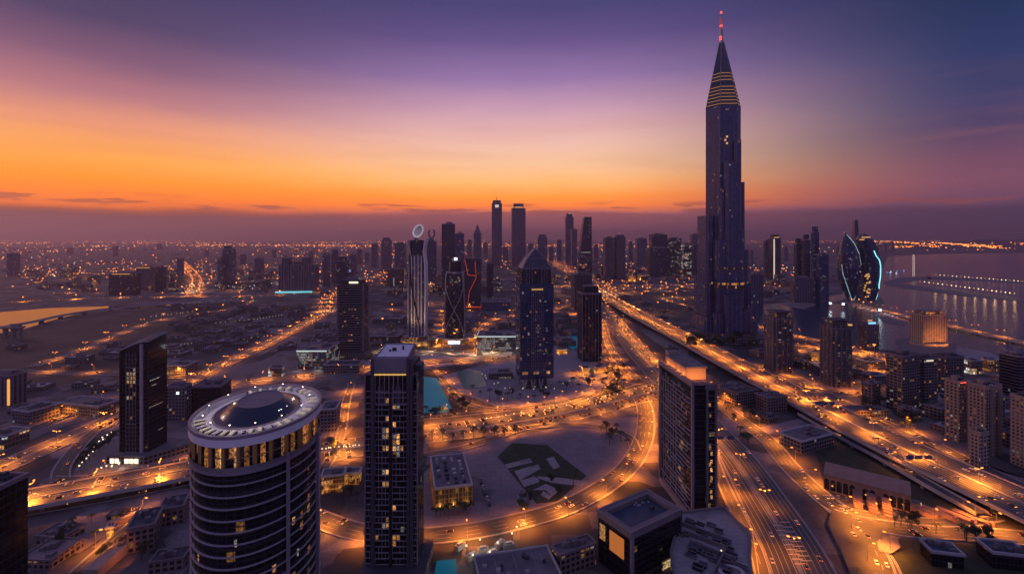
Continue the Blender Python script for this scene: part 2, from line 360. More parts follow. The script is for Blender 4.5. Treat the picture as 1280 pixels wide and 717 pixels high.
# facade kinds
FA = dict(
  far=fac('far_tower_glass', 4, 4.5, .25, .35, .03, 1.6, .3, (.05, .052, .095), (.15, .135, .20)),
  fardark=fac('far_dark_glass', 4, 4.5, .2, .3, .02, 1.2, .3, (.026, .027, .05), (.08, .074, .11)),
  rib=fac('ribbed_facade', 5, 6, .45, .06, .02, .9, .2, (.03, .028, .05), (.17, .145, .20)),
  blue=fac('blue_curtain_wall', 2.6, 3.6, .10, .16, .03, 1.0, .55, (.018, .042, .115), (.035, .055, .11), .1),
  navyl=fac('navy_curtain_wall', 2.2, 4, .12, .22, .02, .9, .2, (.008, .012, .028), (.02, .022, .035), .08),
  resid=fac('residential_facade', 3.6, 3.4, .35, .40, .07, 1.0, .15, (.02, .018, .02), (.22, .16, .15), .2),
  resid2=fac('balcony_facade', 4.2, 3.4, .25, .45, .11, .9, .2, (.018, .017, .022), (.17, .13, .135), .2),
  beige=fac('beige_punched_facade', 3.2, 3.2, .48, .45, .09, .8, .15, (.02, .018, .02), (.40, .29, .245), .25),
  grey=fac('grey_block_facade', 3.5, 3.6, .3, .4, .05, .9, .3, (.02, .02, .025), (.20, .175, .18), .2),
  dark=fac('dark_glass_facade', 2.4, 3.8, .09, .18, .012, .7, .2, (.004, .005, .009), (.022, .019, .024), .07),
  shop=fac('lit_shopfront', 3, 4.5, .2, .25, .55, 1.6, .45, (.05, .045, .04), (.22, .18, .17), .3),
  gold=fac('gold_lit_facade', 2.4, 3.6, .18, .22, .5, .8, .0, (.06, .04, .02), (.34, .22, .12), .3),
  hall=fac('glass_hall_front', 2.2, 4.0, .25, .3, .6, .5, .8, (.05, .055, .055), (.22, .22, .2), .2),
  burj=fac('silver_blue_curtain_wall', 3.8, 3.8, .12, .22, .014, 1.1, .1, (.042, .060, .15), (.10, .10, .17), .10),
  burjlit=fac('lit_plant_floors', 3.5, 6, .2, .3, .9, .9, .1, (.05, .04, .02), (.12, .1, .12), .2),
  strip=fac('strip_lit_facade', 7, 38, .4, .1, .9, 1.0, .25, (.05, .04, .03), (.2, .15, .13), .3),
  hotel=fac('striped_hotel_facade', 3.6, 3.3, .42, .35, .03, .9, .1, (.03, .025, .025), (.42, .30, .24), .25),
)

# ------------------------------------------------------------------ ground, water, lots
def sheet(name, pts, z, mat, kind='structure'):
    mb = MB(); mb.face([(x, y, z) for x, y in pts], mat); o = mb.build(name); o['kind'] = kind; return o
def psheet(name, px, z, mat): return sheet(name, [G(a, b, z) for a, b in px], z, mat)
sheet('ground', [(-60000, -200), (60000, -200), (60000, 42000), (-60000, 42000)], 0, M['ground'])
psheet('water', [(-90, 395), (0, 390), (60, 385), (138, 382.3), (141, 384), (100, 391), (62, 401), (30, 411), (0, 417), (-90, 430)], .05, M['creek'])
psheet('water', [(140, 382.5), (200, 379.5), (215, 381), (165, 386), (143, 385)], .05, M['creek'])
psheet('water', [(927, 386), (931, 402), (960, 414), (1000, 419), (1030, 432), (1062, 440), (1110, 437), (1135, 440), (1185, 437), (1215, 452), (1260, 462), (1400, 500),
                 (2300, 500), (2300, 312), (1400, 315), (1180, 317), (1110, 320), (1106, 330), (1095, 352), (1050, 368), (1000, 376), (962, 380)], .05, M['water'])
# spits of land and breakwaters in the bay
for q in ([(1103, 353), (1125, 347), (1160, 345), (1166, 348), (1120, 354), (1400, 384), (1400, 389), (1190, 368), (1110, 357)],
          [(1158, 346), (1166, 345), (1300, 353), (1300, 355), (1160, 348.5)],
          [(975, 379), (985, 376), (1015, 376), (1020, 381), (1006, 386), (990, 384)],
          [(1040, 378), (1060, 372), (1102, 372), (1106, 380), (1095, 384), (1066, 382)],
          [(1098, 395), (1120, 396), (1137, 400), (1128, 407), (1104, 403)],
          [(1118, 424), (1140, 421), (1190, 428), (1215, 437), (1190, 446), (1150, 446), (1124, 434)]):
    psheet('ground', q, .4, M['lot'])
psheet('ground', [(1195, 432), (1240, 441), (1262, 452), (1228, 458), (1196, 444)], .45, M['plaza'])

lots = [  # (name, material, outline in photo pixels)
    ('paved_ground', 'pave', [(400, 690), (455, 655), (520, 600), (560, 562), (640, 545), (740, 525), (795, 520), (806, 545), (796, 572), (760, 606), (700, 640), (620, 665), (530, 672)]),
    ('paved_ground', 'plaza', [(552, 470), (600, 456), (650, 447), (700, 430), (745, 452), (768, 470), (740, 497), (690, 510), (620, 508), (575, 490)]),
    ('paved_ground', 'plaza', [(430, 455), (500, 443), (600, 440), (640, 436), (640, 448), (560, 457), (470, 470)]),
    ('scrub_ground', 'scrub', [(-60, 440), (30, 412), (110, 395), (220, 384), (305, 378), (285, 398), (250, 415), (200, 440), (120, 470), (0, 500), (-60, 510)]),
    ('scrub_ground', 'scrub', [(775, 372), (800, 365), (870, 364), (878, 395), (845, 402), (800, 383)]),
    ('scrub_ground', 'scrub', [(783, 402), (812, 400), (870, 435), (880, 468), (812, 436)]),
    ('lawn', 'lawn', [(90, 574), (110, 552), (150, 535), (150, 572), (122, 588), (96, 590)]),
    ('lawn', 'lawn', [(205, 572), (240, 548), (262, 540), (240, 575)]),
    ('lawn', 'lawn', [(903, 500), (930, 520), (960, 525), (975, 522), (968, 528), (935, 530), (908, 520)]),
    ('lawn', 'lawn', [(1018, 560), (1060, 550), (1180, 610), (1240, 640), (1210, 648), (1140, 640), (1030, 600)]),
    ('lawn', 'lawn', [(1108, 672), (1170, 676), (1300, 690), (1300, 760), (1130, 760)]),
    ('lawn', 'lawn', [(900, 588), (918, 590), (930, 640), (905, 640)]),
    ('lawn', 'lawn', [(40, 690), (110, 655), (150, 650), (120, 680), (60, 712)]),
    ('lawn', 'lawn', [(560, 545), (650, 535), (650, 541), (565, 553)]),
    ('paved_ground', 'pave', [(60, 660), (150, 620), (235, 610), (235, 640), (160, 650), (100, 690), (40, 700)]),
    ('paved_ground', 'pave', [(895, 520), (920, 545), (945, 535), (1010, 520), (1050, 545), (1010, 560), (975, 545)]),
    ('paved_ground', 'lot', [(940, 470), (1000, 480), (1075, 520), (1120, 520), (1100, 495), (1020, 460), (960, 455)]),
    ('paved_ground', 'lot', [(1100, 520), (1160, 515), (1190, 560), (1260, 600), (1290, 620), (1290, 600), (1200, 575), (1130, 545)]),
    ('paved_ground', 'lot', [(-20, 545), (36, 520), (110, 495), (150, 480), (150, 508), (60, 540), (-20, 575)]),
    ('paved_ground', 'pave', [(150, 600), (90, 596), (105, 560), (145, 540), (235, 540), (235, 585)]),
    ('paved_ground', 'lot', [(232, 470), (330, 450), (385, 420), (425, 420), (425, 470), (330, 480), (260, 495)]),
    ('paved_ground', 'lot', [(800, 412), (830, 413), (862, 435), (858, 448), (820, 428)]),
]
for k, (nm, mt, q) in enumerate(lots): psheet(nm, q, .06 + .012 * k, M[mt])
# the landscaped square: dark lawn, pale paved shapes
psheet('lawn', [(622, 570), (640, 553), (684, 556), (733, 594), (697, 626), (671, 629), (640, 592)], .42, M['lawn'])
for q in ([(631, 580), (662, 572), (666, 577), (634, 585)], [(643, 588), (672, 580), (676, 585), (650, 600)], [(650, 600), (672, 594), (674, 602), (655, 608)],
          [(664, 594), (705, 597), (733, 601), (728, 607), (690, 603)], [(682, 573), (692, 570), (700, 583), (692, 586)], [(666, 612), (682, 604), (700, 612), (690, 620), (682, 612)],
          [(679, 613), (690, 620), (686, 624), (676, 618)]):
    psheet('paved_ground', q, .46, M['plaza'])
for q in ([(528, 470), (546, 472), (566, 512), (560, 515), (525, 516), (522, 480)], [(700, 421), (724, 419), (726, 432), (716, 437), (702, 428)], [(546, 700), (570, 698), (573, 735), (540, 735)]):
    psheet('water', q, .5, M['pool'])
psheet('water', [(571, 463), (602, 463), (608, 483), (580, 486)], .5, M['teal_pool'])
psheet('lawn', [(692, 400), (728, 396), (732, 414), (700, 420)], .5, M['lawn'])

# ------------------------------------------------------------------ roads, lamps, cars
CARS, LAMPS, ROADPTS = [], [], []
SODL = (1, .27, .022); WARML = (1, .62, .30)
def spline(pts, step=9):
    P = [Vector((p[0], p[1])) for p in pts]; P = [P[0] * 2 - P[1]] + P + [P[-1] * 2 - P[-2]]; out = []
    for i in range(1, len(P) - 2):
        a, b, c, d = P[i - 1:i + 3]; n = max(2, int((c - b).length / step))
        for k in range(n):
            t = k / n; out.append(.5 * ((2 * b) + (c - a) * t + (2 * a - 5 * b + 4 * c - d) * t * t + (3 * b - a - 3 * c + d) * t ** 3))
    out.append(P[-2]); return out
def normals(c):
    o = []
    for i in range(len(c)):
        d = (c[min(i + 1, len(c) - 1)] - c[max(i - 1, 0)]).normalized(); o.append(Vector((d.y, -d.x)))   # to the right of travel
    return o
def strip(mb, c, n, a, b, z0, z1, mat, box=True, z0b=None):
    for i in range(len(c) - 1):
        p0, p1 = c[i] + n[i] * a, c[i + 1] + n[i + 1] * a; q0, q1 = c[i] + n[i] * b, c[i + 1] + n[i + 1] * b
        mb.face([(*p0, z1), (*q0, z1), (*q1, z1), (*p1, z1)], mat)
        if box:
            mb.face([(*p0, z0), (*p0, z1), (*p1, z1), (*p1, z0)], mat); mb.face([(*q0, z0), (*q1, z0), (*q1, z1), (*q0, z1)], mat)
            if z0 > 1: mb.face([(*p0, z0), (*p1, z0), (*q1, z0), (*q0, z0)], mat)
RZ = [.56]
def road(desc, px, w, lanes=3, two=True, z=0, med=2.0, lamp=None, cars=30, jam=0, dense_mark=True, wide_paint=.35, flyover=None, ground_pts=None):
    """px in photo pixels on the level z; desc finishes 'small car ... on <desc>'"""
    RZ[0] += .012; zz = z + RZ[0]
    c = spline(ground_pts or [G(a, b, zz) for a, b in px]); n = normals(c)
    ROADPTS.append((c, w / 2 + 4))
    parent = None
    if flyover:
        parent = empty('flyover', (c[0].x, c[0].y, 0), 0, flyover, 'flyover'); off = Vector((c[0].x, c[0].y)); cc = [p - off for p in c]
    else: cc = c
    mb = MB(); strip(mb, cc, n, -w / 2, w / 2, zz - (1.6 if z > 2 else .3), zz, M['asphalt'], box=z > 2)
    o = mb.build('deck' if parent else 'road', parent)
    if not parent: o['kind'] = 'structure'
    mk = MB(); kb = MB(); hw = w / 2
    offs = []
    if two:
        cw = (w - med) / 2 - 1.0; lw = cw / lanes
        for s in (-1, 1):
            strip(mk, cc, n, s * (med / 2 + .3), s * (med / 2 + .3 + wide_paint), 0, zz + .012, M['paint'], False)
            for k in range(lanes): offs.append((s * (med / 2 + .6 + lw * (k + .5)), s))
        strip(kb, cc, n, -med / 2 * .7, med / 2 * .7, zz - .2, zz + (.7 if z > 2 else .25), M['concrete'])
    else:
        lw = (w - 1.4) / lanes
        for k in range(lanes): offs.append((-hw + .7 + lw * (k + .5), 1))
    for s in (-1, 1): strip(mk, cc, n, s * (hw - .45), s * (hw - .45 - wide_paint), 0, zz + .012, M['paint'], False)
    L = [o_ for o_, _ in offs]
    dash = MB()
    for a, b in zip(sorted(L), sorted(L)[1:]):
        if two and a < 0 < b: continue
        m_ = (a + b) / 2
        if two: strip(mk, cc, n, m_ - .13, m_ + .13, 0, zz + .012, M['paint'], False)  # lane paint left unbroken, standing in for the traffic's light trails
        else:
            for i in range(0, len(c) - 1, 2): strip(mk, cc[i:i + 2], n[i:i + 2], m_ - .09, m_ + .09, 0, zz + .012, M['paint'], False)
    mo = mk.build('lane_marking' if parent else 'road_marking', parent)
    if not parent: mo['kind'] = 'structure'
    if z > 2:
        for s in (-1, 1):
            pb = MB(); strip(pb, cc, n, s * hw, s * (hw + .35), zz - 1.9, zz + 1.1, M['pale']); pb.build('parapet', parent)
        kb.build('median_barrier', parent)
        acc = 0
        for i in range(1, len(c)):
            acc += (c[i] - c[i - 1]).length
            if acc > 34:
                acc = 0; pm = MB(); yaw = math.atan2(n[i].y, n[i].x)
                for t in (-.28, .28): pm.box(t * w, 0, 0, zz - 2.6, 2.6, 2.2, M['concrete'])
                pm.box(0, 0, zz - 2.6, zz - 1.6, w * .8, 2.6, M['concrete'])
                p_ = pm.build('pier', parent, (cc[i].x, cc[i].y, 0)); p_.rotation_euler.z = yaw
    else:
        for s in (-1, 1): strip(kb, c, n, s * hw, s * (hw + .45), zz - .3, zz + .13, M['pale'])
        ko = kb.build('kerb'); ko['kind'] = 'structure'
    # lamps
    if lamp:
        sp, mode, power = lamp[:3]; acc = sp * .4
        for i in range(1, len(c)):
            acc += (c[i] - c[i - 1]).length
            if acc >= sp:
                acc = 0; yaw = math.atan2(n[i].y, n[i].x)
                if mode == 'median': LAMPS.append((c[i].x, c[i].y, zz, yaw, 2, power, desc, lamp[3] if len(lamp) > 3 else SODL))
                else:
                    for s in ((-1, 1) if mode == 'both' else ((1,) if mode == 'right' else (-1,))):
                        p = c[i] + n[i] * s * (hw + .9); LAMPS.append((p.x, p.y, zz, yaw + (math.pi if s > 0 else 0), 1, power, desc, lamp[3] if len(lamp) > 3 else SODL))
    # cars
    if cars:
        for off, s in offs:
            acc = rnd.uniform(0, cars * 2.4)
            for i in range(1, len(c)):
                seg = (c[i] - c[i - 1]); acc -= seg.length
                if acc <= 0:
                    acc = rnd.expovariate(1 / (cars * 2.4)) + 6.5
                    p = c[i] + n[i] * (off + rnd.uniform(-.3, .3)); h = math.atan2(seg.y, seg.x) + (0 if s > 0 else math.pi)
                    CARS.append((p.x, p.y, zz, h, desc, s))
    return c, n

A = 1.0
road('the wide elevated highway', [(742, 360), (762, 373), (800, 394), (860, 424), (930, 461), (1000, 496), (1080, 537), (1160, 575), (1240, 611), (1330, 652)], 50, 6, True, 9, 5,
     (44, 'median', 1.6), 22, flyover='wide elevated highway on concrete piers running right of the tall spired tower')
road('the broad road beside the lattice tower', [(752, 376), (762, 392), (776, 412), (800, 442), (838, 482), (880, 530), (915, 570), (950, 622), (985, 680), (1010, 735)], 40, 5, True, 0, 4, (52, 'median', .16), 34)
road('the orange slip road', [(846, 452), (893, 498), (925, 524), (958, 548), (985, 580), (1018, 612), (1052, 640), (1080, 670), (1100, 700), (1115, 740)], 17, 4, False, 0, 0, (34, 'left', 1.15), 30)
road('the road past the long arcaded station', [(1036, 628), (1075, 648), (1120, 660), (1180, 664), (1240, 668), (1330, 676)], 17, 4, False, 0, 0, (38, 'left', 1.0), 40)
road('the curved boulevard round the lawn square', [(380, 640), (410, 652), (450, 664), (500, 669), (545, 668), (600, 661), (650, 650), (700, 636), (745, 614), (780, 588), (800, 560), (807, 535), (806, 510), (800, 496)], 18, 4, False, 0, 0, (30, 'right', 1.4), 24)
road('the main road behind the lawn square', [(395, 566), (450, 557), (530, 542), (600, 534), (680, 521), (750, 506), (815, 489), (850, 480)], 44, 6, True, 0, 4, (34, 'both', 1.15), 11)
road('the frontage road by the pool', [(528, 522), (600, 515), (680, 506), (740, 493), (790, 480)], 9, 2, False, 0, 0, (45, 'left', .7), 22)
road('the inner ring road of the lawn square', [(532, 568), (590, 556), (650, 536), (700, 530), (750, 533), (785, 545), (795, 562)], 10, 2, False, 0, 0, (70, 'left', .3), 60)
road('the elevated road behind the banded oval tower', [(-30, 634), (40, 622), (120, 607), (200, 593), (280, 578), (395, 560)], 34, 5, True, 7, 3, (36, 'median', .85), 20,
     flyover='elevated road on piers with pale parapets running behind the banded oval tower')
road('the service road under the left flyover', [(-30, 650), (60, 634), (140, 620), (240, 600)], 13, 3, False, 0, 0, (34, 'right', 1.1), 22)
road('the left diagonal highway', [(-60, 610), (0, 584), (60, 558), (140, 524), (205, 493), (245, 474), (290, 450), (330, 432), (372, 410), (405, 392)], 30, 4, True, 0, 3, (46, 'median', .85), 22)
road('the lane by the sloped-roof tower', [(75, 600), (80, 580), (110, 545), (150, 520), (175, 512)], 12, 2, False, 0, 0, None, 60)
road('the street below the sloped-roof tower', [(60, 600), (110, 598), (180, 586), (240, 574)], 14, 3, False, 0, 0, (60, 'left', .35), 20)
road('the road across the left flats', [(28, 464), (80, 466), (150, 467), (210, 470), (255, 472)], 16, 3, False, 0, 0, (60, 'left', .9), 45)
road('the road over the scrub land', [(40, 458), (100, 438), (150, 417), (200, 400), (250, 392), (300, 383), (322, 374)], 18, 3, True, 0, 2, (75, 'median', .55), 38)
road('the road past the glass hall', [(250, 486), (300, 478), (340, 474), (400, 468), (450, 462), (540, 452), (600, 449), (650, 446)], 20, 3, True, 0, 2, (46, 'median', 1.1), 30)
road('the boulevard to the oval podium', [(420, 444), (470, 440), (540, 440), (585, 445), (620, 442), (650, 430)], 14, 3, False, 0, 0, (40, 'left', .9, WARML), 40)
road('the far left highway', [(-80, 381), (0, 378), (100, 373.5), (200, 371), (320, 369.5), (420, 364)], 42, 5, True, 0, 5, (120, 'median', 4.0), 42)
road('the far road crossing the district', [(-60, 360), (60, 351), (120, 343), (160, 336)], 40, 4, True, 0, 4, (170, 'median', 5.0), 80)
road('the far diagonal road', [(420, 364), (470, 346), (485, 336), (500, 325)], 46, 5, True, 0, 4, (170, 'median', 5.0), 70)
road('the far interchange road', [(640, 363), (690, 358), (760, 356.5), (830, 356.5), (885, 355.5)], 46, 5, True, 0, 4, (75, 'both', 2.2), 30)
road('the far interchange upper road', [(752, 364), (800, 361), (885, 359)], 24, 4, False, 0, 0, (80, 'left', 2.2), 34)
road('the far approach road', [(676, 321), (690, 327), (712, 338), (735, 350), (752, 362)], 60, 6, True, 0, 5, (120, 'both', 3.2), 34)
road('the loop ramp of the far interchange', [(885, 362), (830, 363), (790, 364), (768, 367), (760, 372), (772, 381), (792, 391)], 16, 3, False, 0, 0, (60, 'left', 2.0), 26)
road('the inner loop ramp', [(800, 396), (785, 397), (775, 403), (776, 412), (788, 424), (800, 436), (815, 450)], 14, 3, False, 0, 0, (48, 'left', 1.8), 28)
road('the ramp beside the pointed gable tower', [(753, 398), (756, 414), (764, 436), (778, 456), (796, 474)], 14, 3, False, 0, 0, (42, 'right', 1.6), 26)
road('the ramp near the spired tower', [(884, 372), (850, 371), (826, 373), (840, 377), (868, 384)], 16, 3, False, 0, 0, (65, 'left', 1.8), 40)
road('the waterfront road behind the spired tower', [(930, 402), (960, 411), (1000, 421), (1035, 428), (1080, 440), (1120, 455)], 18, 3, False, 0, 0, (45, 'left', 1.7), 26)
road('the street behind the two brown towers', [(985, 440), (1020, 436), (1060, 440), (1085, 450), (1060, 462), (1030, 455)], 12, 2, False, 0, 0, (42, 'left', 1.6), 40)
road('the quay road behind the two brown towers', [(950, 424), (1000, 432), (1040, 434), (1090, 448), (1130, 462)], 12, 2, False, 0, 0, (45, 'left', 1.2), 40)
road('the causeway over the bay', [(1060, 378), (1090, 385), (1137, 396), (1200, 410), (1290, 430), (1380, 452)], 18, 3, True, 4, 2, (55, 'both', .8), 40,
     flyover='low lamp-lined causeway crossing the bay from the neon-edged twin tower')
road('the service road right of the highway', [(985, 466), (1060, 505), (1130, 535), (1200, 570), (1290, 612)], 12, 2, False, 0, 0, (75, 'left', .35), 30)
road('the lane right of the oval tower', [(405, 585), (420, 560), (428, 535), (432, 505), (440, 478)], 9, 2, False, 0, 0, (40, 'right', 1.0), 40)
road('the street by the podium', [(880, 545), (905, 600), (925, 650), (935, 720)], 12, 2, False, 0, 0, (60, 'left', .5), 30)
for k, (d_, q_, w_, l_) in enumerate([
 ('the inner road before the arcaded station', [(1046, 633), (1070, 640), (1140, 650), (1200, 652), (1245, 645)], 10, (50, 'left', .5)),
 ('the curved link by the lower-right lawn', [(1052, 640), (1078, 662), (1092, 684), (1102, 705), (1110, 740)], 12, (34, 'right', 1.0)),
 ('the frontage road under the lattice tower', [(872, 512), (886, 556), (904, 604), (928, 652), (946, 690), (958, 735)], 9, (34, 'right', .5)),
 ('the street between the mall roofs', [(470, 386), (520, 389), (560, 388), (640, 386), (715, 392)], 14, (70, 'left', 2.2)),
 ('the street up to the red-lit tower', [(548, 438), (556, 412), (560, 392), (575, 372), (590, 356)], 12, (70, 'left', 2.2)),
 ('the street past the market hall', [(600, 444), (596, 420), (612, 402), (640, 395), (690, 388), (716, 380)], 12, (60, 'left', 1.8)),
 ('the avenue left of the ribbed hotel', [(238, 372), (246, 352), (236, 338), (226, 328)], 30, (110, 'both', 5.0)),
 ('the avenue right of the ribbed hotel', [(405, 392), (412, 372), (440, 360), (490, 352), (530, 356)], 24, (90, 'both', 3.0)),
 ('the cross street behind the hotel blocks', [(60, 366), (130, 366), (215, 356), (300, 352), (345, 352)], 24, (110, 'left', 4.0)),
 ('the far boulevard on the left plain', [(-40, 352), (60, 344), (150, 338), (250, 334), (340, 334)], 30, (150, 'both', 6.0)),
 ('the street behind the twin neon islet', [(935, 352), (960, 358), (990, 360), (1040, 354)], 18, (90, 'left', 3.0)),
 ('the street round the brown highway towers', [(940, 452), (985, 470), (1020, 486), (1070, 490), (1096, 478), (1100, 462)], 10, (46, 'left', 1.2)),
 ('the street past the small pavilions', [(1020, 498), (1060, 522), (1110, 524), (1150, 545), (1185, 565)], 9, (46, 'right', .9)),
 ('the curving lane behind the apartment slabs', [(1130, 455), (1160, 450), (1200, 462), (1250, 470), (1300, 482)], 10, (46, 'left', 1.2)),
 ('the lane across the left lots', [(36, 536), (80, 520), (120, 505), (150, 496)], 9, (46, 'left', .8)),
 ('the lane through the lower-left lots', [(95, 715), (130, 684), (165, 655), (205, 632), (238, 618)], 8, (36, 'left', .8)),
 ('the plaza drive under the gable tower', [(540, 458), (556, 476), (572, 496), (610, 510), (690, 508), (740, 494), (772, 474), (766, 458)], 8, (44, 'left', .7)),
 ('the loop drive under the slim finned tower', [(716, 462), (735, 474), (758, 472), (766, 460), (752, 452)], 8, (36, 'left', 1.2)),
]): road(d_, q_, w_, 2, False, 0, 0, l_, 46)
psheet('road', [(1040, 636), (1075, 645), (1112, 657), (1104, 668), (1092, 682), (1098, 700), (1118, 740), (1072, 740), (1052, 690), (1034, 655)], 1.35, M['asphalt'])
psheet('paved_ground', [(1096, 676), (1106, 671), (1122, 672), (1126, 684), (1112, 692), (1099, 688)], 1.42, M['pave'])
road('the low ramp beside the highway', [(1002, 516), (1050, 543), (1110, 575), (1170, 609), (1228, 641)], 9, 2, False, 4, 0, (70, 'right', .22), 60, flyover='narrow low ramp on piers running beside and below the wide elevated highway')
# white crossing stripes on the broad road
mb = MB()
for k in range(9):
    for r_ in (0, 1):
        x, y = G(981 + k * 3.4 - r_ * 8, 652 + k * 6 + r_ * 4, 1.2); mb.face([(x - 3.4, y - .5, 1.2), (x + 3.4, y - .5, 1.2), (x + 3.4, y + .5, 1.2), (x - 3.4, y + .5, 1.2)], M['paint'])
mb.build('road_marking')['kind'] = 'structure'

def curved_bridge():
    z = 8; c = spline([G(a, b, z) for a, b in [(-70, 424), (0, 409), (40, 402), (82, 393), (130, 386), (180, 381.5), (240, 377.5), (310, 375)]], 14); n = normals(c)
    r = empty('bridge', (c[0].x, c[0].y, 0), 0, 'long low bridge on many short piers curving round the peach creek', 'bridge'); off = Vector((c[0].x, c[0].y)); cc = [p - off for p in c]
    mb = MB(); strip(mb, cc, n, -6, 6, z - 2, z, M['concrete']); mb.build('deck', r); 
    for s in (-1, 1):
        pb = MB(); strip(pb, cc, n, s * 6, s * 6.4, z - 2, z + 1.1, M['pale']); pb.build('parapet', r)
    for i in range(2, len(c), 4):
        pm = MB(); pm.box(0, 0, 0, z - 2, 3.5, 9, M['concrete']); p = pm.build('pier', r, (cc[i].x, cc[i].y, 0)); p.rotation_euler.z = math.atan2(n[i].x, -n[i].y)
curved_bridge()
def gantry(px0, px1, py, z, words):
    a, b = G(px0, py, z), G(px1, py, z); L = abs(b[0] - a[0]); r = empty('sign_gantry', (a[0], a[1], z), 0, words, 'sign gantry'); m = MB()
    for x in (0, L): m.bar((x, 0, 0), (x, 0, 8.2), .3, M['steel'], 6)
    for zz in (7.4, 8.2): m.bar((0, 0, zz), (L, 0, zz), .16, M['steel'], 5)
    for i in range(int(L / 3)): m.bar((i * 3, 0, 7.4), (i * 3 + 1.5, 0, 8.2), .09, M['steel'], 4); m.bar((i * 3 + 1.5, 0, 8.2), (i * 3 + 3, 0, 7.4), .09, M['steel'], 4)
    m.build('truss', r)
    for t in (.2, .45, .72):
        m = MB(); m.box(L * t, -.4, 5.9, 9, 6, .25, M['signblue']); m.build('sign_board', r)
M['signblue'] = pmat('sign_blue', (.03, .07, .22), .5)
gantry(1017, 1048, 512, 9.6, 'sign gantry with blue boards over the left lanes of the elevated highway, farther one')
gantry(1128, 1172, 582, 9.6, 'sign gantry with blue boards over the elevated highway, nearer one')
gantry(880, 926, 556, .7, 'sign gantry with blue boards over the broad road beside the lattice tower')
def viaduct():
    D = 960; x0, x1 = (-60 - 640) / F * D, (28 - 640) / F * D
    r = empty('unfinished_viaduct', (x0, D, 0), 0, 'stub of an unfinished viaduct on tall piers standing in the peach creek', 'viaduct')
    mb = MB(); mb.box((x1 - x0) / 2, 0, 19, 22.5, x1 - x0, 13, M['concrete']); mb.build('deck', r)
    m2 = MB(); m2.box(x1 - x0 - 12, 0, 22.5, 27, 13, 9, M['concrete']); m2.box(x1 - x0 - 12, 0, 27, 28.2, 16, 10, M['concrete']); m2.build('launching_block', r)
    for px in (7, 17, 25):
        pm = MB(); pm.box(0, 0, 0, 17, 4.5, 7, M['concrete']); pm.prism(rect(4.5, 7), 17, 19, M['concrete'], None, pts1=rect(7, 11)); pm.build('pier', r, ((px - 640) / F * D - x0, 0, 0))
viaduct()

# street lamps: a tapered pole with an arm; the head and its light are parts
def lamp_mesh(arms):
    mb = MB(); mb.bar((0, 0, 0), (0, 0, 11), .17, M['steel'], 6, .1); mb.bar((0, 0, 0), (0, 0, .7), .3, M['concrete'], 6)
    hb = MB()
    for s in ((1, -1) if arms == 2 else (1,)):
        mb.bar((0, 0, 10.8), (s * 1.6, 0, 11.7), .08, M['steel'], 5); mb.bar((s * 1.6, 0, 11.7), (s * 3.0, 0, 11.8), .08, M['steel'], 5)
        hb.box(s * 3.1, 0, 11.62, 11.9, 1.5, .75, M['e_sod'])
    p = mb.build('street_lamp'); h = hb.build('lamp_head', p)
    return p, h
LAMPW = 44000.0
def build_lamps():
    vis = [l for l in LAMPS if -40 < PX(l[0], l[1], l[2])[0] < 1320 and PX(l[0], l[1], l[2] + 12)[1] < 735]
    vis.sort(key=lambda l: l[1]); near, far = vis[:298], vis[298:]
    protos = {1: lamp_mesh(1), 2: lamp_mesh(2)}; used = set(); lights = {}
    def light(power, arms, colr):
        k = (round(power, 2), arms, colr)
        if k not in lights:
            d = bpy.data.lights.new('sodium_light', 'SPOT'); d.energy = LAMPW * power * (1.5 if arms == 2 else 1); d.color = colr; d.spot_size = R(154); d.spot_blend = .7; d.shadow_soft_size = .5
            lights[k] = d
        return lights[k]
    for x, y, z, yaw, arms, power, desc, colr in near:
        p, h = protos[arms]
        if arms in used: q = p.copy(); COL.objects.link(q); g = h.copy(); COL.objects.link(g); g.parent = q
        else: q, g = p, h; used.add(arms)
        q.location = (x, y, z); q.rotation_euler = (0, 0, yaw)
        if y > 900: q.scale = (1.1, 1.1, 1.2)
        tag(q, ('double-armed' if arms == 2 else 'single-armed') + ' orange street lamp along ' + desc, 'street lamp', 'street lamps along ' + desc)
        l = bpy.data.objects.new('lamp_light', light(power, arms, colr)); COL.objects.link(l); l.parent = q; l.location = (0 if arms == 2 else 3.0, 0, 11.4)
    mb = MB()
    for x, y, z, yaw, arms, power, desc, colr in far: 
        mb.bar((x, y, z), (x, y, z + 14), .3, M['steel'], 4); mb.box(x, y, z + 14, z + 15, 2.4, 2.4, M['e_sod'])
        l = bpy.data.objects.new('lamp_light', light(power, 2, colr)); COL.objects.link(l); l.location = (x, y, z + 13.8)
    if far: tag(mb.build('distant_street_lamps'), 'tiny orange street lamps lining the farthest highways', 'street lamps', None, 'stuff')
    print('LAMPS', len(near), len(far))
def car_mesh(paint):
    body = pmat('car_paint', paint, .3); mb = MB()
    mb.prism([(-2.2, -.9), (2.15, -.9), (2.3, 0), (2.15, .9), (-2.2, .9), (-2.3, 0)], .35, .85, body, body)
    mb.prism(rect(2.7, 1.6, -.25, 0), .85, 1.45, M['glassdark'], body, pts1=rect(1.7, 1.3, -.3, 0))
    for x in (-1.4, 1.4):
        for y in (-.85, .85): mb.bar((x, y - .1, .33), (x, y + .1, .33), .33, M['darkmetal'], 8)
    for s in (-1, 1):
        mb.box(2.2, s * .62, .5, .86, .3, .55, M['e_head']); mb.box(-2.2, s * .62, .55, .86, .24, .55, M['e_tail'])
    return mb
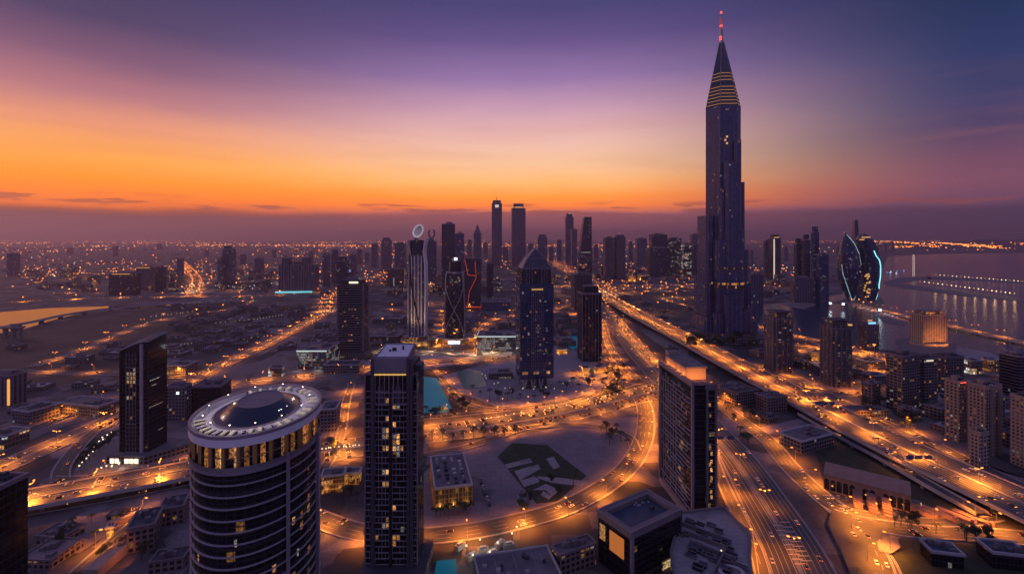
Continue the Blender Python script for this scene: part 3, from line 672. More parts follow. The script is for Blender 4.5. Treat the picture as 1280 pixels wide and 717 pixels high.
def build_cars():
    vis = [c for c in CARS if -10 < PX(c[0], c[1], c[2])[0] < 1290 and PX(c[0], c[1], c[2])[1] < 722 and PX(c[0], c[1], c[2])[1] > 322]
    vis.sort(key=lambda c: c[1]); near, far = vis[:262], vis[262:]; far = [c for c in far if c[1] < 650 or rnd.random() < .30]
    cols = [('white', (.7, .68, .66)), ('dark', (.03, .03, .035)), ('silver', (.35, .35, .36))]; prot = [(n_, car_mesh(c).build('car')) for n_, c in cols]; used = set()
    for x, y, z, h, desc, s in near:
        n_, p = prot[rnd.randrange(3)]
        q = p if n_ not in used else p.copy()
        if n_ in used: COL.objects.link(q)
        used.add(n_)
        q.location = (x, y, z + .02); q.rotation_euler = (0, 0, h)
        tag(q, 'small %s car with its lamps lit on %s' % (n_, desc), 'car', 'cars driving on ' + desc)
    mb = MB()
    for x, y, z, h, desc, s in far:
        k = 1.0 + min(1.0, max(0, (y - 900) / 1800)); c_, s_ = math.cos(h), math.sin(h); z += .05  # far lamp boxes grow with distance, their glow put into the size
        mb.box(x, y, z + .2, z + 1.4, 4.4, 1.9, M['darkmetal'], yaw=h)
        mb.box(x + c_ * 2.3, y + s_ * 2.3, z + .5, z + .5 + .6 * k, .5 * k, 1.7 * k, M['e_head'], yaw=h); mb.box(x - c_ * 2.3, y - s_ * 2.3, z + .5, z + .5 + .55 * k, .5 * k, 1.6 * k, M['e_tail'], yaw=h)
    if far: tag(mb.build('distant_traffic'), 'dense distant traffic with lit lamps filling the far highways', 'traffic', None, 'stuff')
    off = {k: v for k, v in M.items()}; M['e_head'], M['e_tail'] = M['glassdark'], M['darkmetal']; pk = [car_mesh(c).build('car') for _, c in cols]; M['e_head'], M['e_tail'] = off['e_head'], off['e_tail']
    rows = [('in the lot beside the gold-lit building', [(600, 600), (612, 632)], 8, 80), ('in the lot right of the oval tower', [(415, 548), (430, 560)], 7, 20), ('before the arcaded station', [(1048, 622), (1130, 641)], 9, 60), ('on the forecourt by the lattice tower', [(880, 620), (900, 664)], 6, 20), ('in the lot under the highway', [(985, 486), (1040, 508)], 8, 30)]
    for words, (a, b), n_, yaw in rows:
        for i in range(n_):
            t = i / (n_ - 1); x, y = G(a[0] + (b[0] - a[0]) * t, a[1] + (b[1] - a[1]) * t); k = (i * 2 + n_) % 3; p = pk[k]; q = p.copy(); COL.objects.link(q)
            q.location = (x, y, .46); q.rotation_euler = (0, 0, R(yaw)); tag(q, '%s car parked with its lamps off %s' % (cols[k][0], words), 'car', 'cars parked ' + words)
    for p in pk: bpy.data.objects.remove(p)
    print('CARS', len(near), len(far))

# ------------------------------------------------------------------ towers
FOOT = []
def fit(pxl, pxr, yb, yt, yaw=0, ratio=1.0):
    yw = R(yaw); D0 = F * H / (yb - HZ); w = (pxr - pxl) / F * D0; cx = ((pxl + pxr) / 2 - 640) / F * D0
    for _ in range(60):
        d = w * ratio; off = abs(w / 2 * math.sin(yw)) + abs(d / 2 * math.cos(yw)); cyy = D0 + off; P = []
        for x, y in rect(w, d):
            X = cx + x * math.cos(yw) - y * math.sin(yw); Y = cyy + x * math.sin(yw) + y * math.cos(yw); P.append(640 + F * X / Y)
        l, r = min(P), max(P); w *= (pxr - pxl) / (r - l); cx += ((pxl + pxr) / 2 - (l + r) / 2) / F * cyy
    FOOT.append((cx, cyy, max(w, w * ratio) * .6))
    return cx, cyy, w, w * ratio, ZT(yt, D0), D0
def roofkit(mb, w, d, h, mat, seed):
    q = random.Random(seed)
    for _ in range(5):
        bw = q.uniform(.1, .24) * w; bd = q.uniform(.1, .22) * d
        mb.box(q.uniform(-.3, .3) * w, q.uniform(-.3, .3) * d, h, h + q.uniform(1.2, 3.4), bw, bd, mat)
def tower(name, label, cat, pxl, pxr, yb, yt, yaw=0, ratio=1.0, f='far', top='flat', frame='mauve', group=None, band=0, fin=0, seed=0, crown=.12, c=0.0):
    cx, cyy, w, d, h, D = fit(pxl, pxr, yb, yt, yaw, ratio)
    r = empty(name, (cx, cyy, 0), R(yaw), label, cat, group)
    fm = FA[f] if f in FA else M[f]
    out = chamfer(w, d, c * min(w, d)) if c else rect(w, d)
    mb = MB(); body_h = h
    if top == 'crown': body_h = h * (1 - crown)
    mb.prism(out, 0, body_h, fm, M['roofgrey']); mb.build('facade', r)
    rb = MB(); rb.ring(offset_poly(out, -.5), offset_poly(out, .35), body_h - 1, body_h + 1.6, M[frame]); rb.build('parapet', r)
    if band:
        bb = MB(); bands(bb, out, band, body_h - 1, band, .7, .45, M[frame]); bb.build('floor_bands', r)
    if fin:
        fb = MB(); fins(fb, out, 0, body_h, fin, .55, .5, M[frame]); fb.build('fins', r)
    if top == 'flat':
        kb = MB(); roofkit(kb, w, d, body_h, M['roofdark'], seed + int(pxl)); kb.box(w * .05, d * .1, body_h, body_h + 3.5 + .02 * h, w * .45, d * .4, M[frame], M['roofgrey']); kb.build('plant_room', r)
    elif top == 'crown':
        kb = MB(); kb.prism([(x * .72, y * .72) for x, y in out], body_h, h, fm, M['roofgrey']); kb.build('crown', r)
    elif top == 'spire':
        kb = MB(); kb.prism([(x * .8, y * .8) for x, y in out], body_h, body_h + .05 * h, fm, M['roofgrey']); kb.build('crown', r)
        sb = MB(); sb.bar((0, 0, body_h + .05 * h), (0, 0, body_h + .14 * h), w * .05, M['steel'], 6, .3); sb.build('spire', r)
    elif top == 'point':
        kb = MB(); s = .55
        kb.prism(out, body_h, body_h + .12 * h, fm, None, pts1=[(x * s, y * s) for x, y in out]); kb.prism([(x * s, y * s) for x, y in out], body_h + .12 * h, body_h + .26 * h, fm, M['roofdark'], pts1=[(x * .05, y * .05) for x, y in out]); kb.build('pointed_top', r)
    return r, w, d, h
def P_(name, mb, parent): return mb.build(name, parent)

# ---- tall spired tower
def spired_tower():
    D = 967.0; k = D / F; x0 = (902 - 640) * k
    z = lambda py: ZT(py, D)
    r = empty('spired_tower', (x0, D, 0), R(0), 'tallest tower with stepped blue glass sides, gold-lit pointed crown and red-lit spire', 'skyscraper')
    FOOT.append((x0, D, 62))
    X = lambda px: (px - 902) * k
    fm = FA['burj']
    def block(a, b, ya, yb, z1, nm, mat=fm, ch=3, fin_=8.5):
        w = X(b) - X(a); o = [((X(a) + X(b)) / 2 + x, (ya + yb) / 2 + y) for x, y in chamfer(w, yb - ya, ch)]
        mb = MB(); mb.prism(o, 0, z1, mat, M['roofdark']); p = P_(nm, mb, r)
        fb = MB(); fins(fb, o, 0, z1 + 1.5, fin_, .45, .4, M['mauve']); fb.build('fins', p)
        return o
    core = [(X(881.5), -4), (X(892.5), -28), (X(914), -30), (X(921.5), -14), (X(921), 24), (X(890), 28)]
    mb = MB(); mb.prism(core, 0, z(137), fm, M['roofdark']); c_ = P_('core', mb, r)
    fb = MB(); fins(fb, core, z(425), z(137), 8.8, .5, .45, M['mauve']); fb.build('fins', c_)
    block(896, 909, -44, -24, z(206), 'wing'); block(877.5, 886, -22, 26, z(270), 'wing'); block(917, 926, -18, 22, z(229), 'wing'); block(890, 897, -36, -20, z(238), 'wing')
    block(908, 916, -38, -18, z(180), 'wing'); block(920, 928.5, -26, 20, z(312), 'wing'); block(874, 881, -30, 30, z(345), 'wing'); block(886, 896.5, -40, -20, z(300), 'wing'); block(908.5, 918, -40, -20, z(288), 'wing'); block(924, 932, -30, 22, z(352), 'wing')
    block(871, 880, -40, 26, z(392), 'wing'); block(881, 893, -46, -36, z(388), 'wing'); block(912, 926, -46, -36, z(382), 'wing'); block(893, 912, -54, -40, z(366), 'wing'); block(926, 935.5, -40, 20, z(398), 'wing')
    # lit plant floors
    for py, hh in ((333, 4.5), (354.5, 7)):
        m2 = MB()
        for a, b, yy in ((877.8, 885.7, -22), (886.2, 896.3, -40), (896.3, 908.7, -44), (908.7, 917.8, -40), (918, 925.8, -18), (920.3, 928.2, -26)):
            if py < 340 and a in (877.8, 920.3): continue
            m2.box((X(a) + X(b)) / 2, yy + .2, z(py + hh / 2), z(py - hh / 2), X(b) - X(a) - 2, 2.2, FA['burjlit'], M['roofdark'], bay=3.5)
        P_('lit_plant_floor', m2, r)
    # crown: a faceted taper ringed by gold light bands
    ap = [((x - X(902.5)) * .13 + X(902), y * .13) for x, y in core]; zc, zt = z(137), z(54)
    lerp = lambda t: [(a[0] + (b[0] - a[0]) * t, a[1] + (b[1] - a[1]) * t) for a, b in zip(core, ap)]
    m3 = MB(); m3.prism(core, zc, zt, M['navy'], M['roofdark'], pts1=ap); cr = P_('crown', m3, r)
    m4 = MB()
    for i in range(10):
        t = .03 + i * .053; q = lerp(t); zz = zc + (zt - zc) * t; m4.ring(offset_poly(q, -.5), offset_poly(q, .4), zz, zz + 1.0, M['band'] if i not in (6,) else M['darkmetal'])
    m4.build('light_band', cr)
    m5 = MB()
    for i in range(6): m5.bar((*core[i], zc), (*ap[i], zt), .9, M['mauve'], 5)
    m5.build('edge_rib', cr)
    m6 = MB(); m6.bar((X(902), 0, zt - 3), (X(901.5), 0, z(36)), 4.0, M['steel'], 8, 2.6); m6.bar((X(901.5), 0, z(36)), (X(901), 0, z(14)), 2.2, M['steel'], 8, .7); sp = P_('spire', m6, r)
    for py, rr in ((16, 2.2), (33, 2.9), (47, 3.4), (50, 3.4)):
        m7 = MB(); m7.prism(ellipse(rr, rr, 8, X(901.4), 0), z(py) - 1.6, z(py) + 1.6, M['e_red'], M['e_red']); m7.build('warning_light', sp)
    m8 = MB(); m8.prism([(X(901.4) + a, b) for a, b in ellipse(2.6, 2.6, 8)], z(46), z(24), emis('dim_red_light', (1, .15, .12), .28)); m8.build('lit_collar', sp)
    m9 = MB()
    for py, px in ((180, 898), (176, 900), (184, 900)): m9.box(X(px), -31.5, z(py), z(py) + 3.5, 3.2, 1.2, M['e_gold'])
    m9.build('sign_light', c_)
    ph = MB()
    for i in range(5): ph.prism(ellipse(62 + i * 7, 52 + i * 6, 40, 4, -8), 0 if i == 0 else 0, 16 - i * 3, FA['resid2'], M['roofgrey'], 4, True)
    P_('podium', ph, r)
M['band'] = emis('amber_band', (1, .42, .10), .42)
spired_tower()

# ---- banded oval tower, near
def oval_tower():
    zr = 145.0; pts = []; ex, ey, cx, cyp, rho = 83.5, 33.5, 318.5, 514.5, .50
    for i in range(72):
        t = 2 * math.pi * i / 72; u, v = math.cos(t), math.sin(t)
        pts.append(G(cx + ex * u, cyp - ey * (rho * u + math.sqrt(1 - rho * rho) * v), zr))
    C = (sum(p[0] for p in pts) / 72, sum(p[1] for p in pts) / 72); o = [(p[0] - C[0], p[1] - C[1]) for p in pts]
    r = empty('oval_tower', (C[0], C[1], 0), 0, 'nearest round tower with pale floor rings and white ring roof round a dark dome', 'skyscraper'); FOOT.append((*C, 30))
    sc = lambda k: [(x * k, y * k) for x, y in o]
    gl = sc(.955)
    mb = MB(); mb.prism(gl, 0, 135, FA['dark'], M['roofgrey'], 2.4, True); P_('glazing', mb, r)
    bb = MB(); zz = 3.0
    while zz < 134:
        bb.ring(sc(.94), sc(.982), zz - .11, zz + .11, M['ringpale']); zz += 3.3
    P_('floor_ring', bb, r)
    b2 = MB(); zz = 4.6
    while zz < 134:
        b2.ring(sc(.945), sc(.966), zz - .1, zz + .12, M['darkmetal']); zz += 3.3
    P_('spandrel', b2, r)
    # glazing bars
    fb = MB()
    for i in range(0, 72, 2):
        x, y = gl[i]; fb.bar((x, y, 0), (x, y, 135), .11, M['darkmetal'], 4)
    P_('glazing_bars', fb, r)
    # deep pilasters where the plan changes
    for ang in (60, 68):
        x, y = sc(1.0)[ang]; pl = MB(); pl.box(x, y, 0, 137, .8, .8, M['mauve']); P_('pilaster', pl, r)
    # penthouse floor: amber lit glass behind piers, under the eave
    ph = sc(.93); pb = MB(); pb.prism(ph, 135, 142.6, M['glassdark'], None, 3, True); P_('penthouse_glazing', pb, r)
    sl = MB(); sl.ring(sc(.80), sc(.995), 134.6, 135.6, M['mauve']); P_('terrace_slab', sl, r)
    rl = MB(); rl.ring(sc(.984), sc(.989), 135.6, 136.7, M['steel']); P_('railing', rl, r)
    lq = random.Random(3)
    for i in range(36, 72):
        a, b = sc(.936)[i], sc(.936)[(i + 1) % 72]
        if i % 3 != 0:
            lo, hi = .03, .97
            A_ = (a[0] + (b[0] - a[0]) * lo, a[1] + (b[1] - a[1]) * lo); B_ = (a[0] + (b[0] - a[0]) * hi, a[1] + (b[1] - a[1]) * hi)
            w = MB(); z0, z1 = 135.9, 142.0
            if lq.random() < .8:
                mm = lq.choice(['e_lit', 'w_dim', 'w_dim', 'w_pent', 'w_pent'])
                if lq.random() < .35: z0 += 3.0
                w.face([(*A_, z0), (*B_, z0), (*B_, z1), (*A_, z1)], M[mm], [(0, z0), (3, z0), (3, z1), (0, z1)]); w.build('window', r)
        else:
            x, y = sc(.945)[i]; p_ = MB(); p_.box(x, y, 135, 142.6, .9, .9, M['gold']); P_('pier', p_, r)
    mm = MB(); mm.ring(sc(.934), sc(.941), 138.7, 138.95, M['gold']); P_('transom', mm, r)
    # roof ring with vents, dark moat of glass and the flat-topped dome
    inn = [(x * .66, y * .66) for x, y in o]
    rg = MB(); rg.ring(sc(.60), sc(1.0), 142.4, 144.6, M['white']); rg.ring(sc(.965), sc(1.005), 144.6, 145.5, M['mauve']); rg.ring(sc(.655), sc(.68), 144.6, 145.0, M['mauve']); P_('roof_ring', rg, r)
    tr = MB(); tr.ring(sc(.79), sc(.92), 144.6, 144.68, M['pale']); P_('walkway', tr, r)
    for i in range(0, 72):
        if i % 2 and not (20 < i < 34):
            x, y = sc(.845)[i]; an = math.atan2(y, x); v = MB()
            v.box(0, 0, 0, .75, 3.0, .85, M['e_vent'] if i % 3 else M['white']); v.box(0, .8, 0, .5, 2.6, .4, M['darkmetal'])
            q = v.build('roof_vent', r, (x, y, 144.62)); q.rotation_euler.z = an
    mo = MB(); mo.prism(sc(.66), 143, 144.75, M['navy'], M['navy'], 3, True); P_('moat_roof', mo, r)
    dm = MB(); k = lambda s_, dz: (dz, [(x * s_ + 0, y * s_ + 1.5) for x, y in o])
    dm.loft([k(.60, 144.76), k(.55, 145.5), k(.48, 146.5), k(.42, 147.2), k(.37, 147.7), k(.35, 147.8)], M['domeglass'], M['roofpink']); P_('dome', dm, r)
    de = MB(); de.ring([(x * .335, y * .335 + 1.5) for x, y in o], [(x * .352, y * .352 + 1.5) for x, y in o], 147.7, 147.98, M['mauve']); P_('dome_rim', de, r)
    for i in (62, 63, 66): 
        x, y = sc(.50)[i]; v = MB(); v.box(x, y + 1.2, 145.2, 146.2, .35, .35, M['e_cool']); P_('roof_light', v, r)
    for i in range(0, 72, 6):
        x, y = sc(.80)[i]; l = bpy.data.lights.new('roof_lamp', 'POINT'); l.energy = 190; l.color = (1, .80, .66); l.shadow_soft_size = .25; lo = bpy.data.objects.new('roof_lamp', l); COL.objects.link(lo); lo.parent = r; lo.location = (x, y, 147.2)
        m = MB(); m.bar((x, y, 144.6), (x, y, 147), .06, M['steel'], 5); m.prism([(x + a, y + b) for a, b in ellipse(.22, .22, 8)], 146.9, 147.05, M['e_warm'], M['steel']); P_('roof_lamp_post', m, r)
    for k in range(26):
        zz = 34 + 3.3 * (k % 29) + 1.0
        for i in (61, 63, 65):
            if lq.random() < (.42 if 60 < zz < 130 else .25):
                a, b = sc(.957)[i], sc(.957)[i + 1]; t0, t1 = lq.uniform(.02, .2), lq.uniform(.75, .98); w = MB()
                A_ = (a[0] + (b[0] - a[0]) * t0, a[1] + (b[1] - a[1]) * t0); B_ = (a[0] + (b[0] - a[0]) * t1, a[1] + (b[1] - a[1]) * t1)
                w.face([(*A_, zz), (*B_, zz), (*B_, zz + 2.3), (*A_, zz + 2.3)], M[lq.choice(['w_dim', 'w_pent', 'w_pent'])]); w.build('window', r)
    # a few lit rooms down the side
    for z0, i0, n_ in ((120, 68, 2), (114.5, 50, 1), (103.8, 57, 1), (103.8, 62, 1), (88, 44, 3), (72, 50, 5), (66.8, 50, 4), (114.6, 69, 2), (93.4, 69, 2), (77.5, 69, 2), (61.6, 68, 3), (51, 46, 2), (40.6, 52, 2), (109, 41, 1)):
        for i in range(i0, i0 + n_):
            a, b = sc(.957)[i % 72], sc(.957)[(i + 1) % 72]; w = MB(); t0 = lq.uniform(.1, .35); t1 = lq.uniform(.6, .92)
            A_ = (a[0] + (b[0] - a[0]) * t0, a[1] + (b[1] - a[1]) * t0); B_ = (a[0] + (b[0] - a[0]) * t1, a[1] + (b[1] - a[1]) * t1)
            w.face([(*A_, z0), (*B_, z0), (*B_, z0 + 2.2), (*A_, z0 + 2.2)], M['w_dim'] if lq.random() < .7 else M['w_grey']); w.build('window', r)
M['e_vent'] = pmat('vent_cap', (.75, .70, .55), .5, emit=(1, .85, .5), es=.10)
M['roofpink'] = pmat('dome_top', (.20, .17, .20), .85, noise=.06, scale=.3)
def room_glow(name, c1, c2, s):
    m = pmat(name, (.03, .02, .015), .25); t = NT(m.node_tree); b = t.n['Principled BSDF']; tc = t.add('ShaderNodeTexCoord')
    n = t.add('ShaderNodeTexNoise'); t.link(tc.outputs['Object'], n.inputs['Vector']); n.inputs['Scale'].default_value = 1.5; n.inputs['Detail'].default_value = 4; oi = t.add('ShaderNodeObjectInfo'); s = t.math('MULTIPLY', t.math('ADD', .3, t.math('MULTIPLY', oi.outputs['Random'], .9)), s)
    t.link(t.mix(n.outputs[0], (*c1, 1), (*c2, 1)), b.inputs['Emission Color']); t.link(t.math('MULTIPLY', t.smooth(n.outputs[0], .3, .7), s), b.inputs['Emission Strength'])
    m.cycles.emission_sampling = 'NONE'; return m
M['w_dim'] = room_glow('dim_amber_room', (1, .30, .05), (1, .62, .25), .8)
M['w_grey'] = room_glow('dim_white_room', (.7, .75, .8), (1, .8, .5), .5)
M['e_lit'] = room_glow('amber_room', (1, .33, .06), (1, .55, .18), 1.5)
M['w_pent'] = room_glow('penthouse_room', (1, .30, .05), (1, .42, .12), .5); M['ringpale'] = pmat('pale_floor_ring', (.40, .34, .37), .5)
oval_tower()

# ---- stepped slab tower with a framed front, near the centre
def framed_slab():
    cx, cyy, w, d, h, D = fit(455, 530.5, 724, 449, 0, .85)
    r = empty('framed_slab_tower', (cx, cyy, 0), 0, 'near dark tower with mauve frame, gridded windows and pale roof, right of the oval tower', 'skyscraper')
    s = w / 75.0; y0 = -d / 2; zt = h; zwing = ZT(470, D)
    mb = MB(); mb.prism([(-w * .335, y0 + 1.6), (w * .41, y0 + 1.6), (w * .41, d / 2), (-w * .335, d / 2)], 0, zt - 4, FA['dark'], M['roofgrey'], 2.4); P_('facade', mb, r)
    wl = MB(); wl.prism([(-w * .5, y0 + 2.6), (-w * .34, y0 + 2.6), (-w * .34, d * .4), (-w * .5, d * .4)], 0, zwing, FA['dark'], M['roofgrey'], 2.4)
    wl.prism([(w * .415, y0 + 2.6), (w * .5, y0 + 2.6), (w * .5, d * .4), (w * .415, d * .4)], 0, zwing, FA['dark'], M['roofgrey'], 2.4); P_('side_wing', wl, r)
    fr = MB()                                                         # the deep frame
    for x, ww in ((-.335 * w, 2.0), (.345 * w, 1.7), (.405 * w, 1.4)): fr.box(x, y0 + .8, 4, zt + .5, ww, 3.2, M['deep'])
    fr.box(.005 * w, y0 + .8, zt - 7.5, zt + .5, .68 * w, 2.6, M['mauve']); fr.box(.005 * w, y0 + .6, 2.2, 6, .71 * w, 3.4, M['mauve'])
    for x in (-.5 * w, -.352 * w, .418 * w, .5 * w): fr.box(x, y0 + 2.6, 0, zwing + 1, .6, 1.4, M['mauve'])
    P_('frame', fr, r)
    gb = MB(); zz = 8.0; k = 0                                        # window grid, broken like the photo's
    q = random.Random(5); step = 3.5
    while zz < zt - 19:
        for x0, x1 in ((-.30, -.035), (.03, .32)):
            gb.box((x0 + x1) / 2 * w, y0 + 1.35, zz - .13, zz + .13, (x1 - x0) * w, .7, M['ringpale'])
            n_ = 4
            for j in range(n_ + 1):
                if q.random() < .72: gb.box((x0 + (x1 - x0) * j / n_) * w, y0 + 1.4, zz, zz + step, .2, .5, M['ringpale'])
        for xa, xb in ((-.488, -.365), (.43, .49)):
            gb.box((xa + xb) / 2 * w, y0 + 2.3, zz - .15, zz + .15, (xb - xa) * w, .9, M['ringpale'])
            if q.random() < .6: gb.box((xa + (xb - xa) * q.uniform(.3, .7)) * w, y0 + 2.4, zz, zz + step, .2, .5, M['ringpale'])
        zz += step; k += 1
    P_('window_grid', gb, r)
    tp = MB()
    for j in range(8): tp.box((-.30 + .62 * j / 7) * w, y0 + 1.3, zt - 27, zt - 7.5, .28, .6, M['ringpale'])
    for z_ in (zt - 27, zt - 20): tp.box(.01 * w, y0 + 1.2, z_ - .25, z_ + .25, .62 * w, .8, M['mauve'])
    P_('top_mullions', tp, r)
    cv = MB(); cv.box(0, y0 + .1, zt - 9.2, zt - 8.6, .60 * w, .9, M['e_gold']); P_('cove_light', cv, r)
    bk = MB(); bk.box(0, y0 + 1.0, 6, zt - 20, 1.3, 1.5, M['darkmetal']); P_('centre_shaft', bk, r)
    # tilted pale roof with its rim, and equipment
    x0, x1 = -.30 * w, .33 * w; ya, yb_ = y0 + 2.2, d / 2 - 2
    rf = MB(); rf.face([(x0, ya, zt + .6), (x1, ya, zt + .6), (x1 - .6, yb_, zt + 3.6), (x0 + .6, yb_, zt + 3.6)], M['white'])
    rf.face([(x0, ya, zt - 4), (x1, ya, zt - 4), (x1, ya, zt + .6), (x0, ya, zt + .6)], M['mauve'])
    for a, b in ((x0, x0 + .6), (x1, x1 - .6)): rf.face([(a, ya, zt - 4), (a, ya, zt + .6), (b, yb_, zt + 3.6), (b, yb_, zt - 4)], M['mauve'])
    rf.face([(x0 + .6, yb_, zt - 4), (x1 - .6, yb_, zt - 4), (x1 - .6, yb_, zt + 3.6), (x0 + .6, yb_, zt + 3.6)], M['mauve']); P_('roof', rf, r)
    ri = MB()
    for a, b in (((x0, ya, zt + .7), (x1, ya, zt + .7)), ((x0, ya, zt + .7), (x0 + .6, yb_, zt + 3.7)), ((x1, ya, zt + .7), (x1 - .6, yb_, zt + 3.7)), ((x0 + .6, yb_, zt + 3.7), (x1 - .6, yb_, zt + 3.7))): ri.bar(a, b, .55, M['mauve'], 6)
    P_('roof_rim', ri, r)
    eq = MB(); eq.box(-.02 * w, 0, zt + 1.5, zt + 4, 2.4, 1.2, M['darkmetal']); eq.box(.14 * w, 2, zt + 1.5, zt + 4.6, 1, 1, M['darkmetal']); eq.box(-.10 * w, -1, zt + 1.2, zt + 3.2, 1, 1, M['darkmetal']); P_('roof_equipment', eq, r)
    sh = MB(); sh.box(.47 * w, 2, zwing, zt - 6, 3.4, 9, M['roofdark'], M['roofgrey']); P_('lift_shaft', sh, r)
    q = random.Random(11)
    rows = [10 + 3.5 * i for i in range(30)]
    for (side, row, n_) in ((0, 22, 2), (0, 21, 2), (1, 21, 2), (0, 19, 2), (1, 20, 2), (1, 19, 3), (1, 18, 1), (0, 15, 2), (0, 13, 2), (1, 9, 1), (0, 6, 2), (0, 7, 1), (1, 4, 2), (1, 3, 1), (0, 4, 1), (1, 26, 2), (0, 27, 1), (1, 23, 1), (0, 24, 1)):
        x0, x1 = ((-.30, -.035), (.03, .32))[side]; cw = (x1 - x0) / 4; z0 = 8 + 3.5 * row + .35
        if z0 > zt - 22: continue
        st = (4 - n_ if side == 0 else 0) if q.random() < .7 else q.randrange(0, 5 - n_)
        for j in range(n_):
            a = (x0 + cw * (st + j)) * w + .25; b = (x0 + cw * (st + j + 1)) * w - .25; m = MB()
            m.face([(a, y0 + 1.52, z0), (b, y0 + 1.52, z0), (b, y0 + 1.52, z0 + 2.7), (a, y0 + 1.52, z0 + 2.7)], M[q.choice(['e_lit', 'w_dim', 'w_dim', 'e_lit', 'w_grey'])]); m.build('window', r)
    po = MB(); po.box(2, -d * .1, 0, 7, w * 1.25, d * 1.3, FA['grey'], M['roofdark']); P_('podium', po, r)
framed_slab()

# ---- pointed gable tower in the middle
def gable_tower():
    cx, cyy, w, d, h, D = fit(644.5, 692.5, 488, 355, 9, .85)
    r = empty('gable_tower', (cx, cyy, 0), R(9), 'navy glass tower with a steep pointed gable crown standing on splayed columns in the plaza', 'skyscraper')
    z = lambda py: ZT(py, D)
    zb = z(474); o = chamfer(w, d, 2.0)
    mb = MB(); mb.prism(o, zb, h, FA['blue'], M['roofdark'], 2.6, bottom=True); P_('facade', mb, r)
    y0 = -d / 2
    gb = MB()
    for j in range(7): gb.box((-.17 + .34 * j / 6) * w, y0 - .2, zb + 8, h - 4, .35, .7, M['mauve'])
    zz = zb + 8
    while zz < h - 4: gb.box(0, y0 - .1, zz - .2, zz + .2, .36 * w, .7, M['mauve']); zz += 4.2
    P_('bay_grid', gb, r)
    hb = MB(); bands(hb, o, zb, h, 3.9 * 2, .3, .22, M['navyframe']); P_('floor_bands', hb, r)
    c_ = [(x * .87, y * .87) for x, y in o]; zs = z(336)
    cb = MB(); cb.prism(c_, h, zs, FA['navyl'], M['roofdark']); cr = P_('crown', cb, r)
    fb = MB()
    for x in (-.30, -.22, -.14, .14, .22, .30): fb.box(x * w, y0 * .87 - .3, h - 1, zs + (6 if abs(x) < .2 else 2), .7, 1.1, M['mauve'])
    fb.build('crown_fins', cr)
    W2, D2 = w * .435, d * .435; zt = z(311)
    gb2 = MB()                                                        # steep gable roof with sloped shoulders
    A_ = [(-W2, -D2, zs), (W2, -D2, zs), (W2, D2, zs), (-W2, D2, zs)]; T0, T1 = (0, -D2 * .35, zt), (0, D2 * .5, zt)
    zm = zs + (zt - zs) * .5; kx = .63; B_ = [(-W2 * kx, -D2 * .76, zm), (W2 * kx, -D2 * .76, zm), (W2 * kx, D2 * .8, zm), (-W2 * kx, D2 * .8, zm)]      # bulging shoulders below the point
    for i, mt in enumerate(('navy', 'roofblue', 'navy', 'mauve')): gb2.face([A_[i], A_[(i + 1) % 4], B_[(i + 1) % 4], B_[i]], M[mt])
    gb2.face([B_[0], B_[1], T0], M['navy']); gb2.face([B_[1], B_[2], T1, T0], M['roofblue']); gb2.face([B_[2], B_[3], T1], M['navy']); gb2.face([B_[3], B_[0], T0, T1], M['mauve'])
    gr = P_('gable_roof', gb2, r)
    eb = MB()
    for a, b in ((A_[0], B_[0]), (A_[1], B_[1]), (A_[2], B_[2]), (A_[3], B_[3]), (B_[0], T0), (B_[1], T0), (B_[2], T1), (B_[3], T1), (T0, T1), (A_[0], A_[1])): eb.bar(a, b, .8, M['mauve'], 6)
    eb.bar(B_[0], B_[1], .6, M['mauve'], 5)
    eb.build('edge_trim', gr)
    sp = MB(); sp.bar(T0, (0, -D2 * .35, zt + 6), .4, M['steel'], 5, .15); sp.build('finial', gr)
    sg = MB(); sg.box(0, y0 - .3, h - 9, h - 5.5, .34 * w, .8, M['gold']); P_('sign_panel', sg, r)
    q = random.Random(4)
    for j in range(7): m = MB(); m.box((-.15 + .05 * j) * w, y0 - .75, h - 8, h - 6.4, .035 * w, .2, M['e_gold']); P_('sign_letter_light', m, r)
    for i in range(16):
        if q.random() < .72:
            a = (-.44 + .055 * i) * w; m = MB(); m.face([(a, y0 - .06, zb + 6), (a + .045 * w, y0 - .06, zb + 6), (a + .045 * w, y0 - .06, zb + 9.4), (a, y0 - .06, zb + 9.4)], M['w_dim'] if q.random() < .6 else M['e_lit']); P_('window', m, r)
    for i in range(30):
        a = q.choice([q.uniform(-.12, .30), q.uniform(-.3, .1)]) * w; zz = zb + 30 + q.choice([q.gauss(6, 4), q.gauss(34, 3), q.uniform(0, 80)]); m = MB()
        if not zb + 14 < zz < h - 10: continue
        m.box(a, y0 - .1, zz, zz + .9, q.uniform(.8, 2.6), .3, M['w_grey']); P_('window', m, r)
    lg = MB(); cbx = MB()
    for x in (-.42, -.18, .06, .30):
        for s_ in (-1, 1):
            lg.bar(((x + .06) * w, y0 + 2, 0), ((x + .06 + s_ * .06) * w, y0 + 1.2, zb), .9, M['pale'], 6)
    for x in (-.42, .42): lg.bar((x * w, d * .35, 0), (x * w, d * .35, zb), 1.3, M['pale'], 8)
    P_('splayed_columns', lg, r)
    cbx.prism(rect(w * .62, d * .6), 0, zb, FA['grey'], M['roofgrey']); P_('lobby', cbx, r)
M['navyframe'] = pmat('navy_frame', (.03, .038, .07), .4)
gable_tower()

